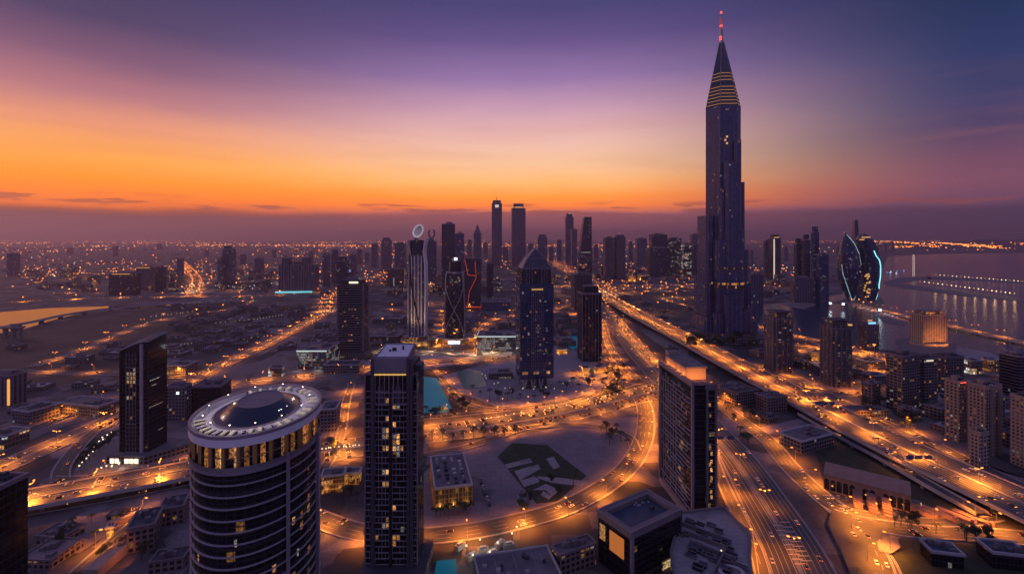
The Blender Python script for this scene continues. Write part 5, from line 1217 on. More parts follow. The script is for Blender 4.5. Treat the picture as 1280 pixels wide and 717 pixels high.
SKY = [
 ('gold_crown_tower', 'square dark shaft with a glowing gold crown rising behind the slim finned tower', 721, 735, 384, 327, 5, .9, 'fardark', 'crown', 0),
 ('block_tower', 'broad dark hazy block standing alone at the far left edge', 8.5, 25, 346, 317, 0, .8, 'far', 'flat', 0),
 ('twin_slab_tower', 'middle and tallest slab of the hazy twin tower left of the ribbed hotel', 278, 292, 361, 307, 5, .9, 'far', 'crown', 0),
 ('twin_slab_tower', 'low left wing slab of the hazy twin tower left of the ribbed hotel', 272, 279.5, 362, 323, 5, 1.2, 'far', 'flat', 0),
 ('twin_slab_tower', 'right wing slab of the hazy twin tower left of the ribbed hotel', 289, 295, 358, 312, 5, 1.4, 'far', 'flat', 0),
 ('hotel_block', 'wide dark hotel block with a lit roof edge near the left flats', 136, 176, 369, 342, 6, .5, 'fardark', 'flat', 0),
 ('hotel_block', 'lower block with orange lit rooftop line behind the left hotel block', 170, 195, 362, 334, 4, .6, 'far', 'flat', 0),
 ('slab_tower', 'narrow dark slab joined to the right of the left hotel block', 194, 208, 365, 334, 4, .8, 'fardark', 'flat', 0),
 ('slab_tower', 'hazy narrow tower halfway between the left hotel block and the twin slabs', 221, 230, 347, 324, 0, .9, 'far', 'flat', 0),
 ('slab_tower', 'small hazy tower just right of the twin slabs', 318, 330, 345, 323, 0, .9, 'far', 'flat', 0),
 ('slim_tower', 'hazy slim tower first right of the ribbed hotel block', 403, 413, 358, 316, 0, .9, 'far', 'crown', 0),
 ('slim_tower', 'hazy slim tower second right of the ribbed hotel block', 414, 423, 356, 313, 0, .9, 'far', 'flat', 0),
 ('slim_tower', 'dark tower with stepped top just behind the louvred tower', 421, 436, 385, 321, 0, .9, 'fardark', 'crown', 0),
 ('blue_topped_block', 'short dark block with a pale blue lit top behind the louvred tower', 429, 442, 375, 336, 0, .9, 'fardark', 'flat', 0),
 ('slim_tower', 'pale hazy tower showing above the blue-topped block', 436, 446, 350, 319, 0, .9, 'far', 'flat', 0),
 ('far_tower', 'far hazy flat tower left of the stepped trio', 464, 473, 334, 305, 0, .9, 'far', 'flat', 0),
 ('far_tower', 'far hazy tower with two short spikes, tallest of the stepped trio', 476.5, 490, 340, 297, 0, .9, 'far', 'crown', 0),
 ('far_tower', 'far broad hazy tower left of the loop-topped tower', 493, 508, 345, 304, 0, .8, 'far', 'flat', 0),
 ('dark_slab_tower', 'tall plain dark slab behind the cross-braced tower', 552, 569, 366, 280, 6, .9, 'fardark', 'flat', 0),
 ('hazy_slab_tower', 'pale hazy slab touching the right of the tall plain dark slab', 569, 580.5, 352, 292, 3, .9, 'far', 'flat', 0),
 ('pointed_tower', 'slim hazy tower with pointed top right of the tall dark slab', 592, 602, 338, 292, 0, .9, 'far', 'point', 0),
 ('small_tower', 'short dark tower between the red-lit tower and the gable tower', 608.5, 617, 372, 329, 0, .9, 'fardark', 'flat', 0),
 ('spike_tower', 'tall hazy tower with lit top and thin spike', 614.5, 627.5, 332, 254, 4, .9, 'far', 'spire', 0),
 ('crowned_tower', 'tall hazy tower with narrower square crown above the gable tower', 639, 657, 333, 254, 4, .9, 'far', 'crown', 0),
 ('small_tower', 'hazy short tower just right of the gable tower peak', 672, 684, 335, 293, 0, .9, 'far', 'crown', 0),
 ('slab_tower', 'tall slim hazy tower with a lit top edge left of the slanted tower', 706, 717, 331, 266, 3, .9, 'far', 'crown', 0),
 ('slab_tower', 'lower hazy slab touching the slim tower left of the slanted tower', 713.5, 721.5, 333, 287, 3, .9, 'far', 'flat', 0),
 ('paired_tower', 'left tower of the dark hazy pair right of the slanted tower', 754, 768, 349, 297, 5, .9, 'rib', 'flat', 0),
 ('paired_tower', 'right tower of the dark hazy pair, topped by a small spire', 767.5, 782, 349, 296, 5, .9, 'rib', 'spire', 0),
 ('hazy_block', 'far hazy pale block left of the long office block', 794, 809, 333, 298, 0, .8, 'far', 'flat', 0),
 ('office_block', 'stepped dark office block topping the long mass left of the tallest tower', 811, 834, 344, 293, 0, .8, 'fardark', 'flat', 0),
 ('office_block', 'lower left part of the long dark office mass, with lit lower windows', 809, 838, 346, 310, 0, .5, 'fardark', 'flat', 1),
 ('office_block', 'middle part of the long office mass, with white lit top floors', 833, 852, 344, 298, 0, .7, 'offlit', 'flat', 1),
 ('office_block', 'glassy right part of the long office mass, brightly lit by white rooms', 851, 867, 346, 305, 0, .7, 'offlit2', 'flat', 1),
 ('slab_tower', 'dark slim slab closing the long office mass beside the tallest tower', 864.5, 876, 347, 306, 0, .9, 'fardark', 'flat', 0),
 ('hazy_block', 'far hazy block behind the slim slab left of the tallest tower', 862, 874, 335, 293, 0, .9, 'far', 'flat', 0),
 ('ribbed_block', 'squat ribbed block on the water right of the tallest tower', 932.5, 954.5, 384, 343, 0, .7, 'rib', 'flat', 0),
 ('bay_tower', 'narrow dark tower behind the white-edged tower on the bay', 954, 963, 346, 301, 0, .9, 'fardark', 'flat', 0),
 ('white_edged_tower', 'dark tower with one bright white lit edge on the bay', 960.5, 976, 350, 293, 5, .9, 'fardark', 'crown', 0),
 ('bay_tower', 'left front dark tower of the islet cluster on the bay', 992, 1003, 376, 298, 0, .9, 'fardark', 'crown', 0),
 ('bay_tower', 'middle dark round-shouldered tower of the islet cluster on the bay', 1001, 1013.5, 377, 293, 0, .9, 'fardark', 'crown', 0),
 ('bay_tower', 'tallest pale blue tower behind the islet cluster on the bay', 1013, 1024.5, 370, 283, 0, .9, 'blue', 'crown', 0),
 ('bay_tower', 'plain blue glass slab at the right of the islet cluster', 1018.5, 1037, 379, 318, 8, .7, 'blue', 'flat', 0),
 ('bay_tower', 'short dark block with lit rooms low in the islet cluster', 987, 1018, 378, 347, 0, .4, 'rib', 'flat', 0),
 ('tapered_tower', 'slim dark tapering tower rising behind the neon-edged twin towers', 1062.5, 1075.5, 352, 293, 0, .9, 'blue', 'taper', 0),
 ('balcony_tower', 'brown tower with recessed dark top, nearest the highway behind the tallest tower', 954.5, 992.5, 466, 391, 6, .85, 'resid2', 'crown', 3.6),
 ('balcony_tower', 'brown gridded tower with flat slab roof right of the first brown highway tower', 1024, 1066.5, 484, 402, 8, .85, 'resid2', 'crown', 3.6),
 ('blue_lit_block', 'squat brown block with blue-lit rooftop sign by the water', 1072, 1099, 436, 407, 6, .8, 'resid', 'flat', 0),
 ('shore_hotel', 'striped hotel lit orange from below on the round headland', 1138, 1184, 433, 394, 8, .5, 'hotel', 'flat', 3.3),
 ('apartment_slab', 'broad dark balcony slab in front of the striped shore hotel', 1108, 1150, 516, 446, 20, .6, 'resid2', 'flat', 3.4),
 ('apartment_slab', 'dark apartment slab with lit roof sign joined right of the broad balcony slab', 1140, 1172, 512, 449, 12, .7, 'resid2', 'flat', 3.4),
 ('apartment_slab', 'third dark apartment slab behind the joined balcony slabs', 1165, 1205, 492, 447, 10, .6, 'resid2', 'flat', 0),
 ('beige_tower', 'beige apartment tower with red-lit parapet at the right', 1181, 1212, 553, 478, 16, .9, 'beige', 'flat', 3.2),
 ('beige_tower', 'taller beige apartment slab with stepped face right of the red-lit one', 1210, 1252, 570, 484, 14, .7, 'beige', 'flat', 3.2),
 ('beige_tower', 'low beige annex in front of the two beige apartment towers', 1212, 1236, 586, 542, 14, .8, 'beige', 'flat', 0),
 ('dark_block', 'dark louvred block at the right edge behind the beige towers', 1249, 1296, 500, 446, 8, .8, 'dark', 'flat', 3.8),
 ('striped_tower', 'pale tower with dark striped floors cut by the right edge', 1263, 1330, 592, 503, 8, .8, 'beige', 'flat', 3.6),
 ('dark_block', 'low dark block between beige towers and the dark louvred block', 1236, 1256, 540, 496, 8, .8, 'grey', 'flat', 0),
 ('lit_slab_building', 'pale ribbed building with one orange-lit edge at the left border', -22, 34, 508, 470, -6, .5, 'rib', 'flat', 0),
 ('pale_block', 'pale grey block with lit sign right behind the sloped-roof tower', 207.5, 240, 526, 484, 3, .6, 'grey', 'flat', 0),
 ('dark_block', 'dark blue-roofed block left of the oval tower roof', 240, 289, 520, 484, 8, .9, 'dark', 'flat', 0),
]
FA['offlit'] = fac('half_lit_office_facade', 4, 4.5, .25, .35, .16, 1.3, .7, (.03, .03, .045), (.1, .09, .11)); FA['offlit2'] = fac('white_lit_office_facade', 4, 4.5, .3, .4, .42, 1.4, .8, (.03, .03, .045), (.1, .09, .11))
ROOT = {}
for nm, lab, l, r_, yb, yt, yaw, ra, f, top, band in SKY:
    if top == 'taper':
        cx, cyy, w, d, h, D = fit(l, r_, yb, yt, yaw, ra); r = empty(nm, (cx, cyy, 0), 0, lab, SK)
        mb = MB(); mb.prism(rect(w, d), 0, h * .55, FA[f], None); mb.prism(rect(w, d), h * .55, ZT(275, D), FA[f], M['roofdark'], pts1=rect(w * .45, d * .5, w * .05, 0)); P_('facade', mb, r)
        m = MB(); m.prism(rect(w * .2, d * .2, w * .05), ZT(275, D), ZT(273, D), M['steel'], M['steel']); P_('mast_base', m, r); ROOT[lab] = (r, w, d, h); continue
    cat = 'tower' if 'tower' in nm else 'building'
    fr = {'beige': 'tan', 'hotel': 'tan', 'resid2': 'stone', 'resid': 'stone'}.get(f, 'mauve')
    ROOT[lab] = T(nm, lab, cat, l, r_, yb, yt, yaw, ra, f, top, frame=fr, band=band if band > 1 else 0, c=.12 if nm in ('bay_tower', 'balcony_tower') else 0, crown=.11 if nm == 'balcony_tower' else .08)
def find(s): return next(v for k, v in ROOT.items() if s in k)
# lit details of these towers
def addbox(key, nm, x, y, z0, z1, w, d, mat):
    r, W_, D_, h = find(key); m = MB(); m.box(x * W_, y * D_, z0 * h, z1 * h, w * W_ if w < 3 else w, d, M[mat]); P_(nm, m, r)
M['e_warmsoft'] = emis('soft_white_strip', (1, .85, .6), .8)
addbox('bright white lit edge', 'lit_edge', -.36, -.52, .03, .90, .14, 1.5, 'e_warmsoft'); addbox('bright white lit edge', 'lit_edge', .0, -.4, .93, .945, .6, 3, 'e_sodsoft')
M['bluesoft'] = emis('soft_blue_strip', (.35, .4, 1), .5)
addbox('pale blue lit top', 'lit_top', 0, -.52, .90, .98, .9, 1.5, 'bluesoft')
M['e_bluecyan'] = emis('blue_sign', (.25, .55, 1), 1.4)
addbox('blue-lit rooftop', 'roof_sign', .05, -.35, 1.06, 1.14, .55, 1.5, 'e_bluecyan'); addbox('blue-lit rooftop', 'roof_light', .0, -.2, 1.18, 1.22, .3, 2, 'e_sodsoft')
addbox('lit roof sign joined', 'roof_sign', -.1, -.52, .955, .985, .5, 1.0, 'e_warmsoft')
addbox('lit roof edge near', 'lit_roof_edge', 0, -.53, .97, .99, .75, 2, 'e_sodsoft'); addbox('orange lit rooftop line', 'lit_roof_edge', 0, -.53, .97, .99, .9, 2, 'e_sodsoft')
addbox('lit top and thin spike', 'lit_top', 0, -.54, .935, .975, .35, 1.5, 'e_warmsoft')
addbox('narrower square crown', 'lit_top', 0, -.40, .93, .945, .6, 1.5, 'e_sodsoft')
addbox('lit top edge left of the slanted', 'lit_top', 0, -.40, .985, .995, .5, 1.5, 'e_sodsoft')
addbox('stepped face right', 'pilaster', -.18, -.55, .0, 1.04, .12, 3, 'tan'); addbox('stepped face right', 'pilaster', .3, -.55, .0, .96, .16, 3, 'tan')
addbox('red-lit parapet', 'red_light_strip', 0, -.53, .992, 1.0, .95, 1.2, 'e_red'); addbox('red-lit parapet', 'pilaster', .1, -.55, 0, 1.02, .10, 2.2, 'tan')
addbox('orange-lit edge', 'lit_edge', .47, -.53, .05, .9, .06, 1.5, 'e_sodsoft'); addbox('pale grey block with lit', 'lit_sign', .12, -.53, .8, .86, .12, 1, 'e_cool')
for key in ('nearest the highway', 'first brown highway'):
    r, w, d, h = find(key)
    fb = MB(); fins(fb, chamfer(w, d, .12 * min(w, d)), 0, h * .93, w / 4, 1.5, .9, M['stone']); P_('pilasters', fb, r)
    rb = MB(); rb.box(0, 0, h * 1.0, h * 1.02, w * .86, d * .86, M['deep'], M['roofdark']); P_('roof_slab', rb, r)
r, w, d, h = find('nearest the highway'); spotlight(r, (w * .3, -d * .3, h * .93), (0, 0, h), 1500, (1, .3, .12))
r, w, d, h = find('first brown highway'); m = MB(); m.box(w * .42, -d * .4, h * .93, h * .95, 4, 3, M['e_sodsoft']); P_('roof_light', m, r)
r, w, d, h = find('striped hotel lit')
rb = MB(); rb.box(-.1 * w, 0, h, h + 7, w * .55, d * .7, FA['grey'], M['roofgrey']); rb.box(.38 * w, 0, h, h + 6, w * .18, d * .6, FA['grey'], M['roofgrey']); P_('roof_pavilion', rb, r)
for x in (-.2, 0, .4): spotlight(r, (x * w, -d * .5 - 1, h + 2), (x * w, 0, h + 9), 3000)
for x in (-.42, -.2, .05, .25, .46): spotlight(r, (x * w, -d * .5 - 34, 2), (x * w, -d * .5, 22), 40000, (1, .34, .06), 70)
pm = MB(); pm.prism(ellipse(w * .62, d * 1.0, 32), 0, 6, M['tan'], M['plaza'], 3, True); P_('podium', pm, r)
for key, mt in (('glowing gold crown', 'e_gold'),):
    r, w, d, h = find(key); m = MB()
    for x in (-.28, 0, .28): m.box(x * w, -d * .42, h * .90, h * (.945 if x else .93), .16 * w, 2, M[mt])
    P_('lit_crown', m, r); spotlight(r, (0, -d * .7, h * .86), (0, 0, h), 6000)
# squat ribbed hotel block at mid left, with turrets
cx, cyy, w, d, h, D = fit(348.5, 398.5, 366, 331, 5, .5)
r = empty('ribbed_hotel', (cx, cyy, 0), R(5), 'broad ribbed hotel block with two turrets on its roof and a cyan-lit base', 'hotel')
mb = MB(); mb.prism(rect(w, d), 0, h, FA['rib'], M['roofgrey'], 5); P_('facade', mb, r)
fb = MB(); fins(fb, rect(w, d), 6, h + 1, 9, 2.0, 1.2, M['mauve']); P_('ribs', fb, r)
for x in (-.36, .22): m = MB(); m.box(x * w, 0, h, h + 25, w * .18, d * .6, FA['rib'], M['roofgrey']); P_('turret', m, r)
m = MB(); m.box(-.03 * w, 0, h, h + 11, w * .38, d * .5, FA['rib'], M['roofgrey']); P_('roof_block', m, r)
M['cyanlit'] = emis('cyan_base_light', (.25, .8, .95), .8)
m = MB(); m.box(-.06 * w, -d / 2 - 3, 0, 6, w * 1.06, 3, M['cyanlit']); P_('lit_base', m, r)
for x in (-.4, 0, .4): spotlight(r, (x * w, -d / 2 - 14, 8), (x * w, -d / 2 - 40, 0), 9000, (.5, .9, 1), 150)
# tower crowned by two curved horns
cx, cyy, w, d, h, D = fit(533, 546, 362, 301, 3, .9)
r = empty('horned_tower', (cx, cyy, 0), R(3), 'hazy tower topped by two curved horns right of the loop-topped tower', SK)
mb = MB(); mb.prism(rect(w, d), 0, h, FA['far'], M['roofgrey']); mb.prism(rect(w * .7, d * .7), h, ZT(297, D), FA['far'], M['roofdark'], pts1=rect(w * .3, d * .3)); P_('facade', mb, r)
for s in (-1, 1):
    m = MB(); kk = D / F; m.tube([(s * 1.0 * kk, 0, ZT(297, D)), (s * 3.2 * kk, 0, ZT(294.5, D)), (s * 3.8 * kk, 0, ZT(291, D)), (s * 2.4 * kk, 0, ZT(287, D))], 1.1 * kk, M['stone'], 6); P_('horn', m, r)
# far towers lost in the haze
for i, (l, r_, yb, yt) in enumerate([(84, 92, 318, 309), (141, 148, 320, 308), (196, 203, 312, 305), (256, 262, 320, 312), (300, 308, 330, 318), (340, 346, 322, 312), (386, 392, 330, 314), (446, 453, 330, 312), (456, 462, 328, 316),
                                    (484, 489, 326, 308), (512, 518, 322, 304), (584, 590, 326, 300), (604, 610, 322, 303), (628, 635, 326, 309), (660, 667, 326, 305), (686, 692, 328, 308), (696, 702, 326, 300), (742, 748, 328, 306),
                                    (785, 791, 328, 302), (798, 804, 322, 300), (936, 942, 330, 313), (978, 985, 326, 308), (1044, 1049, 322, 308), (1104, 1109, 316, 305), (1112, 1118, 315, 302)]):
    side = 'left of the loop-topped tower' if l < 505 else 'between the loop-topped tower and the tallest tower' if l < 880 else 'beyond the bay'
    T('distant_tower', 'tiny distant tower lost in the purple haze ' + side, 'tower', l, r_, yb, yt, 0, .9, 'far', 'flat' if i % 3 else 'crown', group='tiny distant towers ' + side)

# ------------------------------------------------------------------ left corner tower, gold building, cube building and low buildings
def corner_tower():
    cx, cyy, w, d, h, D = fit(-60, 35, 900, 612, -3, .6)
    r = empty('corner_tower', (cx, cyy, 0), R(-3), 'near tower cut by the lower left edge, with slanted pale window panels', 'tower')
    mb = MB(); mb.prism(rect(w, d), 0, h, FA['dark'], M['roofgrey'], 2.4); P_('facade', mb, r)
    pb = MB(); zz = 20; q = random.Random(1); y0 = -d / 2
    while zz < h - 3:
        x = -w / 2 + q.uniform(0, 2)
        while x < w * .30:
            ww = q.uniform(2.0, 5); pb.face([(x, y0 - .3, zz), (x + ww, y0 - .3, zz + .6), (x + ww + .8, y0 - .3, zz + 2.3), (x + .8, y0 - .3, zz + 1.9)], M['grey2']); x += ww + q.uniform(.6, 1.6)
        zz += 3.2
    P_('slanted_panels', pb, r)
    rb = MB(); rb.ring(offset_poly(rect(w, d), -.6), offset_poly(rect(w, d), .3), h - .5, h + 1.4, M['mauve']); P_('parapet', rb, r)
    kb = MB(); roofkit(kb, w, d, h, M['roofdark'], 4); P_('plant_room', kb, r)
M['grey2'] = pmat('grey_panel', (.22, .20, .215), .7, noise=.1)
corner_tower()
def gold_building():
    cx, cyy, w, d, h, D = fit(538.5, 590, 637, 611, 13, 1.9)
    r = empty('gold_lit_building', (cx, cyy, 0), R(13), 'low rectangular building glowing gold on two sides with a cluttered grey roof', 'building')
    mb = MB(); mb.prism(rect(w, d), 0, h, FA['gold'], M['roofgrey'], 2.4); P_('facade', mb, r)
    rb = MB(); rb.ring(offset_poly(rect(w, d), -.5), offset_poly(rect(w, d), .6), h - .4, h + 1.2, M['pale']); P_('parapet', rb, r)
    kb = MB(); q = random.Random(2)
    for i in range(4):
        for j in range(7):
            if q.random() < .8: kb.box((-.34 + .22 * i) * w, (-.40 + .13 * j) * d, h, h + q.uniform(.6, 2.4), q.uniform(1.2, 3.4), q.uniform(1.2, 4.2), M['pale'] if q.random() < .6 else M['roofdark'])
    P_('roof_plant', kb, r)
    cb = MB()
    for i in range(9): cb.box((-.5 + i / 8) * w, -d / 2 - .5, 0, h - .4, .5, .8, M['gold'])
    for i in range(15): cb.box(-w / 2 - .5, (-.5 + i / 14) * d, 0, h - .4, .8, .5, M['gold'])
    P_('columns', cb, r)
    for y in (-.4, -.2, 0, .2, .4): spotlight(r, (-w / 2 - 5, y * d, .8), (-w / 2, y * d, 7), 900, (1, .5, .12), 130)
    for x in (-.35, 0, .35): spotlight(r, (x * w, -d / 2 - 5, .8), (x * w, -d / 2, 7), 900, (1, .5, .12), 130)
gold_building()
def cube_building():
    cx, cyy, w, d, h, D = fit(748, 851, 734, 667, 33, .62)
    r = empty('cube_building', (cx, cyy, 0), R(33), 'near dark cube building with sunken blue roof, pale rim and one big orange window', 'building')
    mb = MB(); mb.prism(rect(w, d), 0, h - 2, FA['dark'], M['roofblue'], 2.4); P_('facade', mb, r)
    rb = MB(); rb.ring(rect(w - 7, d - 7), rect(w + 1, d + 1), h - 3, h + .8, M['stone']); rb.ring(rect(w - .2, d - .2), rect(w + 1.2, d + 1.2), h + .8, h + 1.3, M['mauve']); P_('roof_rim', rb, r)
    fr = MB(); x0, y0 = -w / 2, -d / 2
    fr.box(x0 + .6, y0, 0, h, 1.8, 1.8, M['mauve']); fr.box(w / 2, y0, 0, h, 1.2, 1.2, M['deep']); fr.box(0, y0 - .1, 2, 4, w, 1.4, M['deep']); P_('frame', fr, r)
    fl = MB(); zz = 7
    while zz < h - 4: fl.box(0, y0 - .1, zz, zz + .25, w - 3, .5, M['darkmetal']); zz += 3.6
    P_('floor_bands', fl, r)
    m = MB(); m.box(x0 - .2, -.08 * d, h * .42, h * .80, .5, d * .42, M['orangepane']); P_('lit_window', m, r)
    m = MB(); m.box(x0 - .2, .36 * d, h * .5, h * .8, .5, d * .16, M['w_dim']); P_('lit_window', m, r)
    m = MB(); m.box(w * .3, y0 - .5, .5, 4.5, w * .4, .6, M['w_lobby']); P_('lobby_glazing', m, r); spotlight(r, (w * .3, y0 - 4, 5), (w * .3, y0 - 10, 0), 700, (1, .85, .5), 140)
    eq = MB(); q = random.Random(3)
    for i in range(7): eq.box(q.uniform(.1, .38) * w, q.uniform(.1, .35) * d, h - 2, h - 1.2, q.uniform(.6, 2), .7, M['pale'])
    eq.box(.25 * w, 0, h - 2, h - .4, 3, 2.2, M['roofdark']); P_('roof_equipment', eq, r)
M['orangepane'] = emis('orange_room', (1, .30, .06), .42); M['w_lobby'] = room_glow('lobby_room', (1, .8, .4), (1, .6, .25), .8)
cube_building()

M['coolsoft'] = emis('soft_cool_strip', (.8, .95, .95), .75)
LOWS = [  # name, label, l, r, yb, yt, yaw, ratio, facade, roof, light
 ('exhibition_hall', 'long low pale exhibition hall with white sign lights on its roof at the left', 16, 74, 531, 515, -14, 1.1, 'grey', 'roofgrey', 0),
 ('crescent_hall', 'low hall with an orange-lit tip reaching to the sloped-roof tower', 73, 150, 522, 508, -12, .4, 'grey', 'roofgrey', 1),
 ('shop_row', 'low shop row with brightly lit white front at the left border', -20, 37, 562, 546, -9, .9, 'shop', 'roofgrey', 0),
 ('warehouse', 'flat warehouse with orange floodlit wall behind the sloped-roof tower', 205, 247, 469, 457, 0, .8, 'grey', 'roofgrey', 1),
 ('glass_hall', 'big dark-roofed hall with white-lit glass front beside the louvred tower', 371, 424.5, 461, 438, 0, 1.2, 'hall', 'roofblue', 2),
 ('kiosk', 'small kiosk with bright red and white lit front above the oval tower', 335, 356, 471, 460, 0, .5, 'shop', 'roofgrey', 0),
 ('gridded_block', 'low brown block with square windows and dark roof just right of the oval tower', 401, 425, 540, 512, 10, 1.6, 'grey', 'roofblue', 0),
 ('villa', 'orange-lit two-storey villa between the oval and framed slab towers', 402, 432, 618, 596, 14, .7, 'gold', 'roofgrey', 1),
 ('villa', 'small orange-lit annex right of the two-storey villa', 428, 452, 606, 592, 6, .7, 'gold', 'roofgrey', 1),
 ('podium_block', 'long flat podium block in front of the louvred tower', 405, 455, 466, 456, 0, .5, 'grey', 'roofdark', 0),
 ('market_hall', 'white-lit glass hall with dark blue roof left of the gable tower', 597, 646, 439, 420, 0, .7, 'hall', 'roofblue', 2),
 ('arena', 'low dark arena roof beyond the market hall', 602, 638, 388, 377, 0, .8, 'far', 'roofgrey', 0),
 ('mall_block', 'first flat dusky mall roof left of the loop-topped tower', 463, 505, 428, 420, 0, .9, 'grey', 'roofgrey', 0),
 ('mall_block', 'second flat dusky mall roof behind the first mall roof', 466, 508, 405, 398, 0, .8, 'grey', 'roofgrey', 0),
 ('civic_hall', 'brown civic hall with dark sunken roof beside the slip road', 898, 948, 508, 491, 20, .8, 'resid', 'roofdark', 0),
 ('civic_hall', 'brown civic hall with flat pinkish roof, nearer the elevated highway', 944, 984, 516, 498, 14, .7, 'resid', 'roofgrey', 0),
 ('club_house', 'low clubhouse with a dark pool court between slip road and elevated highway', 974, 1042, 567, 552, 24, .5, 'grey', 'roofgrey', 0),
 ('lit_block', 'orange-lit low block with long front behind the two brown towers', 1010, 1026, 452, 440, 0, .7, 'gold', 'roofgrey', 1),
 ('low_block', 'flat grey block left of the apartment slabs', 1070, 1106, 462, 452, 8, .7, 'grey', 'roofgrey', 0),
 ('low_block', 'second flat grey block left of the apartment slabs, nearer', 1078, 1108, 480, 470, 8, .7, 'grey', 'roofgrey', 0),
 ('glass_office', 'low office with white-lit striped windows beyond the apartment slabs', 1205, 1228, 468, 451, 5, .6, 'shop', 'roofdark', 0),
 ('office', 'low office with amber-lit top floor by the bay at the right', 1226, 1250, 464, 450, 5, .6, 'gold', 'roofgrey', 0),
 ('pavilion', 'small orange-lit pavilion beside the wide elevated highway', 1038, 1056, 520, 513, 8, .6, 'gold', 'roofgrey', 1),
 ('pavilion', 'curved-roofed orange pavilion next to the small highway pavilion', 1055, 1110, 522, 514, 6, .35, 'resid', 'roofgrey', 1),
 ('terrace_block', 'dark blue-roofed block in the lower left, nearest the orange ramp', 158, 204, 692, 662, 24, 1.5, 'resid', 'roofblue', 0),
 ('terrace_block', 'dark blue-roofed block behind the nearest lower-left block', 198, 236, 660, 638, 24, 1.2, 'resid', 'roofblue', 0),
 ('shed', 'small orange-lit shed beside the lower-left blocks', 133, 144, 672, 660, 20, .7, 'gold', 'roofgrey', 1),
 ('garden_house', 'house with dark blue flat roof on the lower-right lawn', 1150, 1205, 712, 694, -12, .7, 'dark', 'roofblue', 0),
 ('garden_house', 'second blue-roofed house at the far right lower corner', 1220, 1290, 716, 696, -12, .7, 'dark', 'roofblue', 0),
 ('plaza_pavilion', 'flat pavilion with white striped roof slots in the gable tower plaza', 610, 641, 474, 466, 6, .6, 'grey', 'plaza', 0),
 ('plaza_pavilion', 'orange-lit kiosk beside the small turquoise basin', 695, 709, 442, 437, 0, .6, 'gold', 'tan', 1),
 ('entrance_block', 'orange-lit entrance block below the slim finned tower', 727, 738, 469, 460, 6, .6, 'gold', 'tan', 1),
 ('entrance_block', 'second orange-lit entrance block below the slim finned tower', 741, 757, 467, 459, 6, .6, 'gold', 'tan', 1),
 ('low_wing', 'narrow brick-coloured wing between forecourt building and cube building', 690, 745, 722, 694, 26, .35, 'resid', 'roofgrey', 0),
 ('white_lit_hall', 'pale lit facade with orange floodlights left of the loop-topped tower', 484, 507, 358, 336, 0, .5, 'strip', 'roofgrey', 0),
 ('lit_terrace', 'bright orange-lit terrace block far beyond the slim finned tower', 796, 812, 350, 344, 0, .6, 'gold', 'roofgrey', 1),
 ('lit_terrace', 'second orange-lit terrace block beyond the slim finned tower', 784, 795, 352, 345, 0, .6, 'gold', 'roofgrey', 1),
]
for k, (nm, lab, l, r_, yb, yt, yaw, ra, f, roof, li) in enumerate(LOWS):
    cx, cyy, w, d, h, D = fit(l, r_, yb, yt, yaw, ra); h = max(h, 4)
    r = empty(nm, (cx, cyy, 0), R(yaw), lab, 'building')
    mb = MB(); mb.prism(rect(w, d), 0, h, FA[f], M[roof], 3); P_('wall', mb, r)
    rb = MB(); rb.ring(offset_poly(rect(w, d), -.6), offset_poly(rect(w, d), .7), h - .5, h + 1.0, M['pale' if f != 'resid' else 'stone']); P_('parapet', rb, r)
    kb = MB(); roofkit(kb, w, d, h, M['roofgrey'], k); P_('roof_plant', kb, r)
    if nm in ('glass_hall', 'market_hall'):
        m = MB(); m.box(0, -d / 2 - 1, h - 1.2, h + .2, w, 1.2, M['coolsoft']); P_('lit_eave', m, r)
        if nm == 'market_hall': m = MB(); m.box(-w / 2 - 1, 0, h - 1, h + .2, 1.2, d, M['coolsoft']); P_('lit_eave', m, r)
    pw = 3.0 * max(1, (D / 500) ** 2) * 600
    if li == 1:
        for x in (-.3, .3): spotlight(r, (x * w, -d / 2 - .12 * w - 3, 1.5), (x * w, -d / 2, h * .6), pw * .8, (1, .42, .08), 140)
    if li == 2:
        for x in (-.3, .3): spotlight(r, (x * w, -d / 2 - 8, 6), (x * w, -d / 2 - 16, 0), pw * .6, (.9, .95, .85), 150)

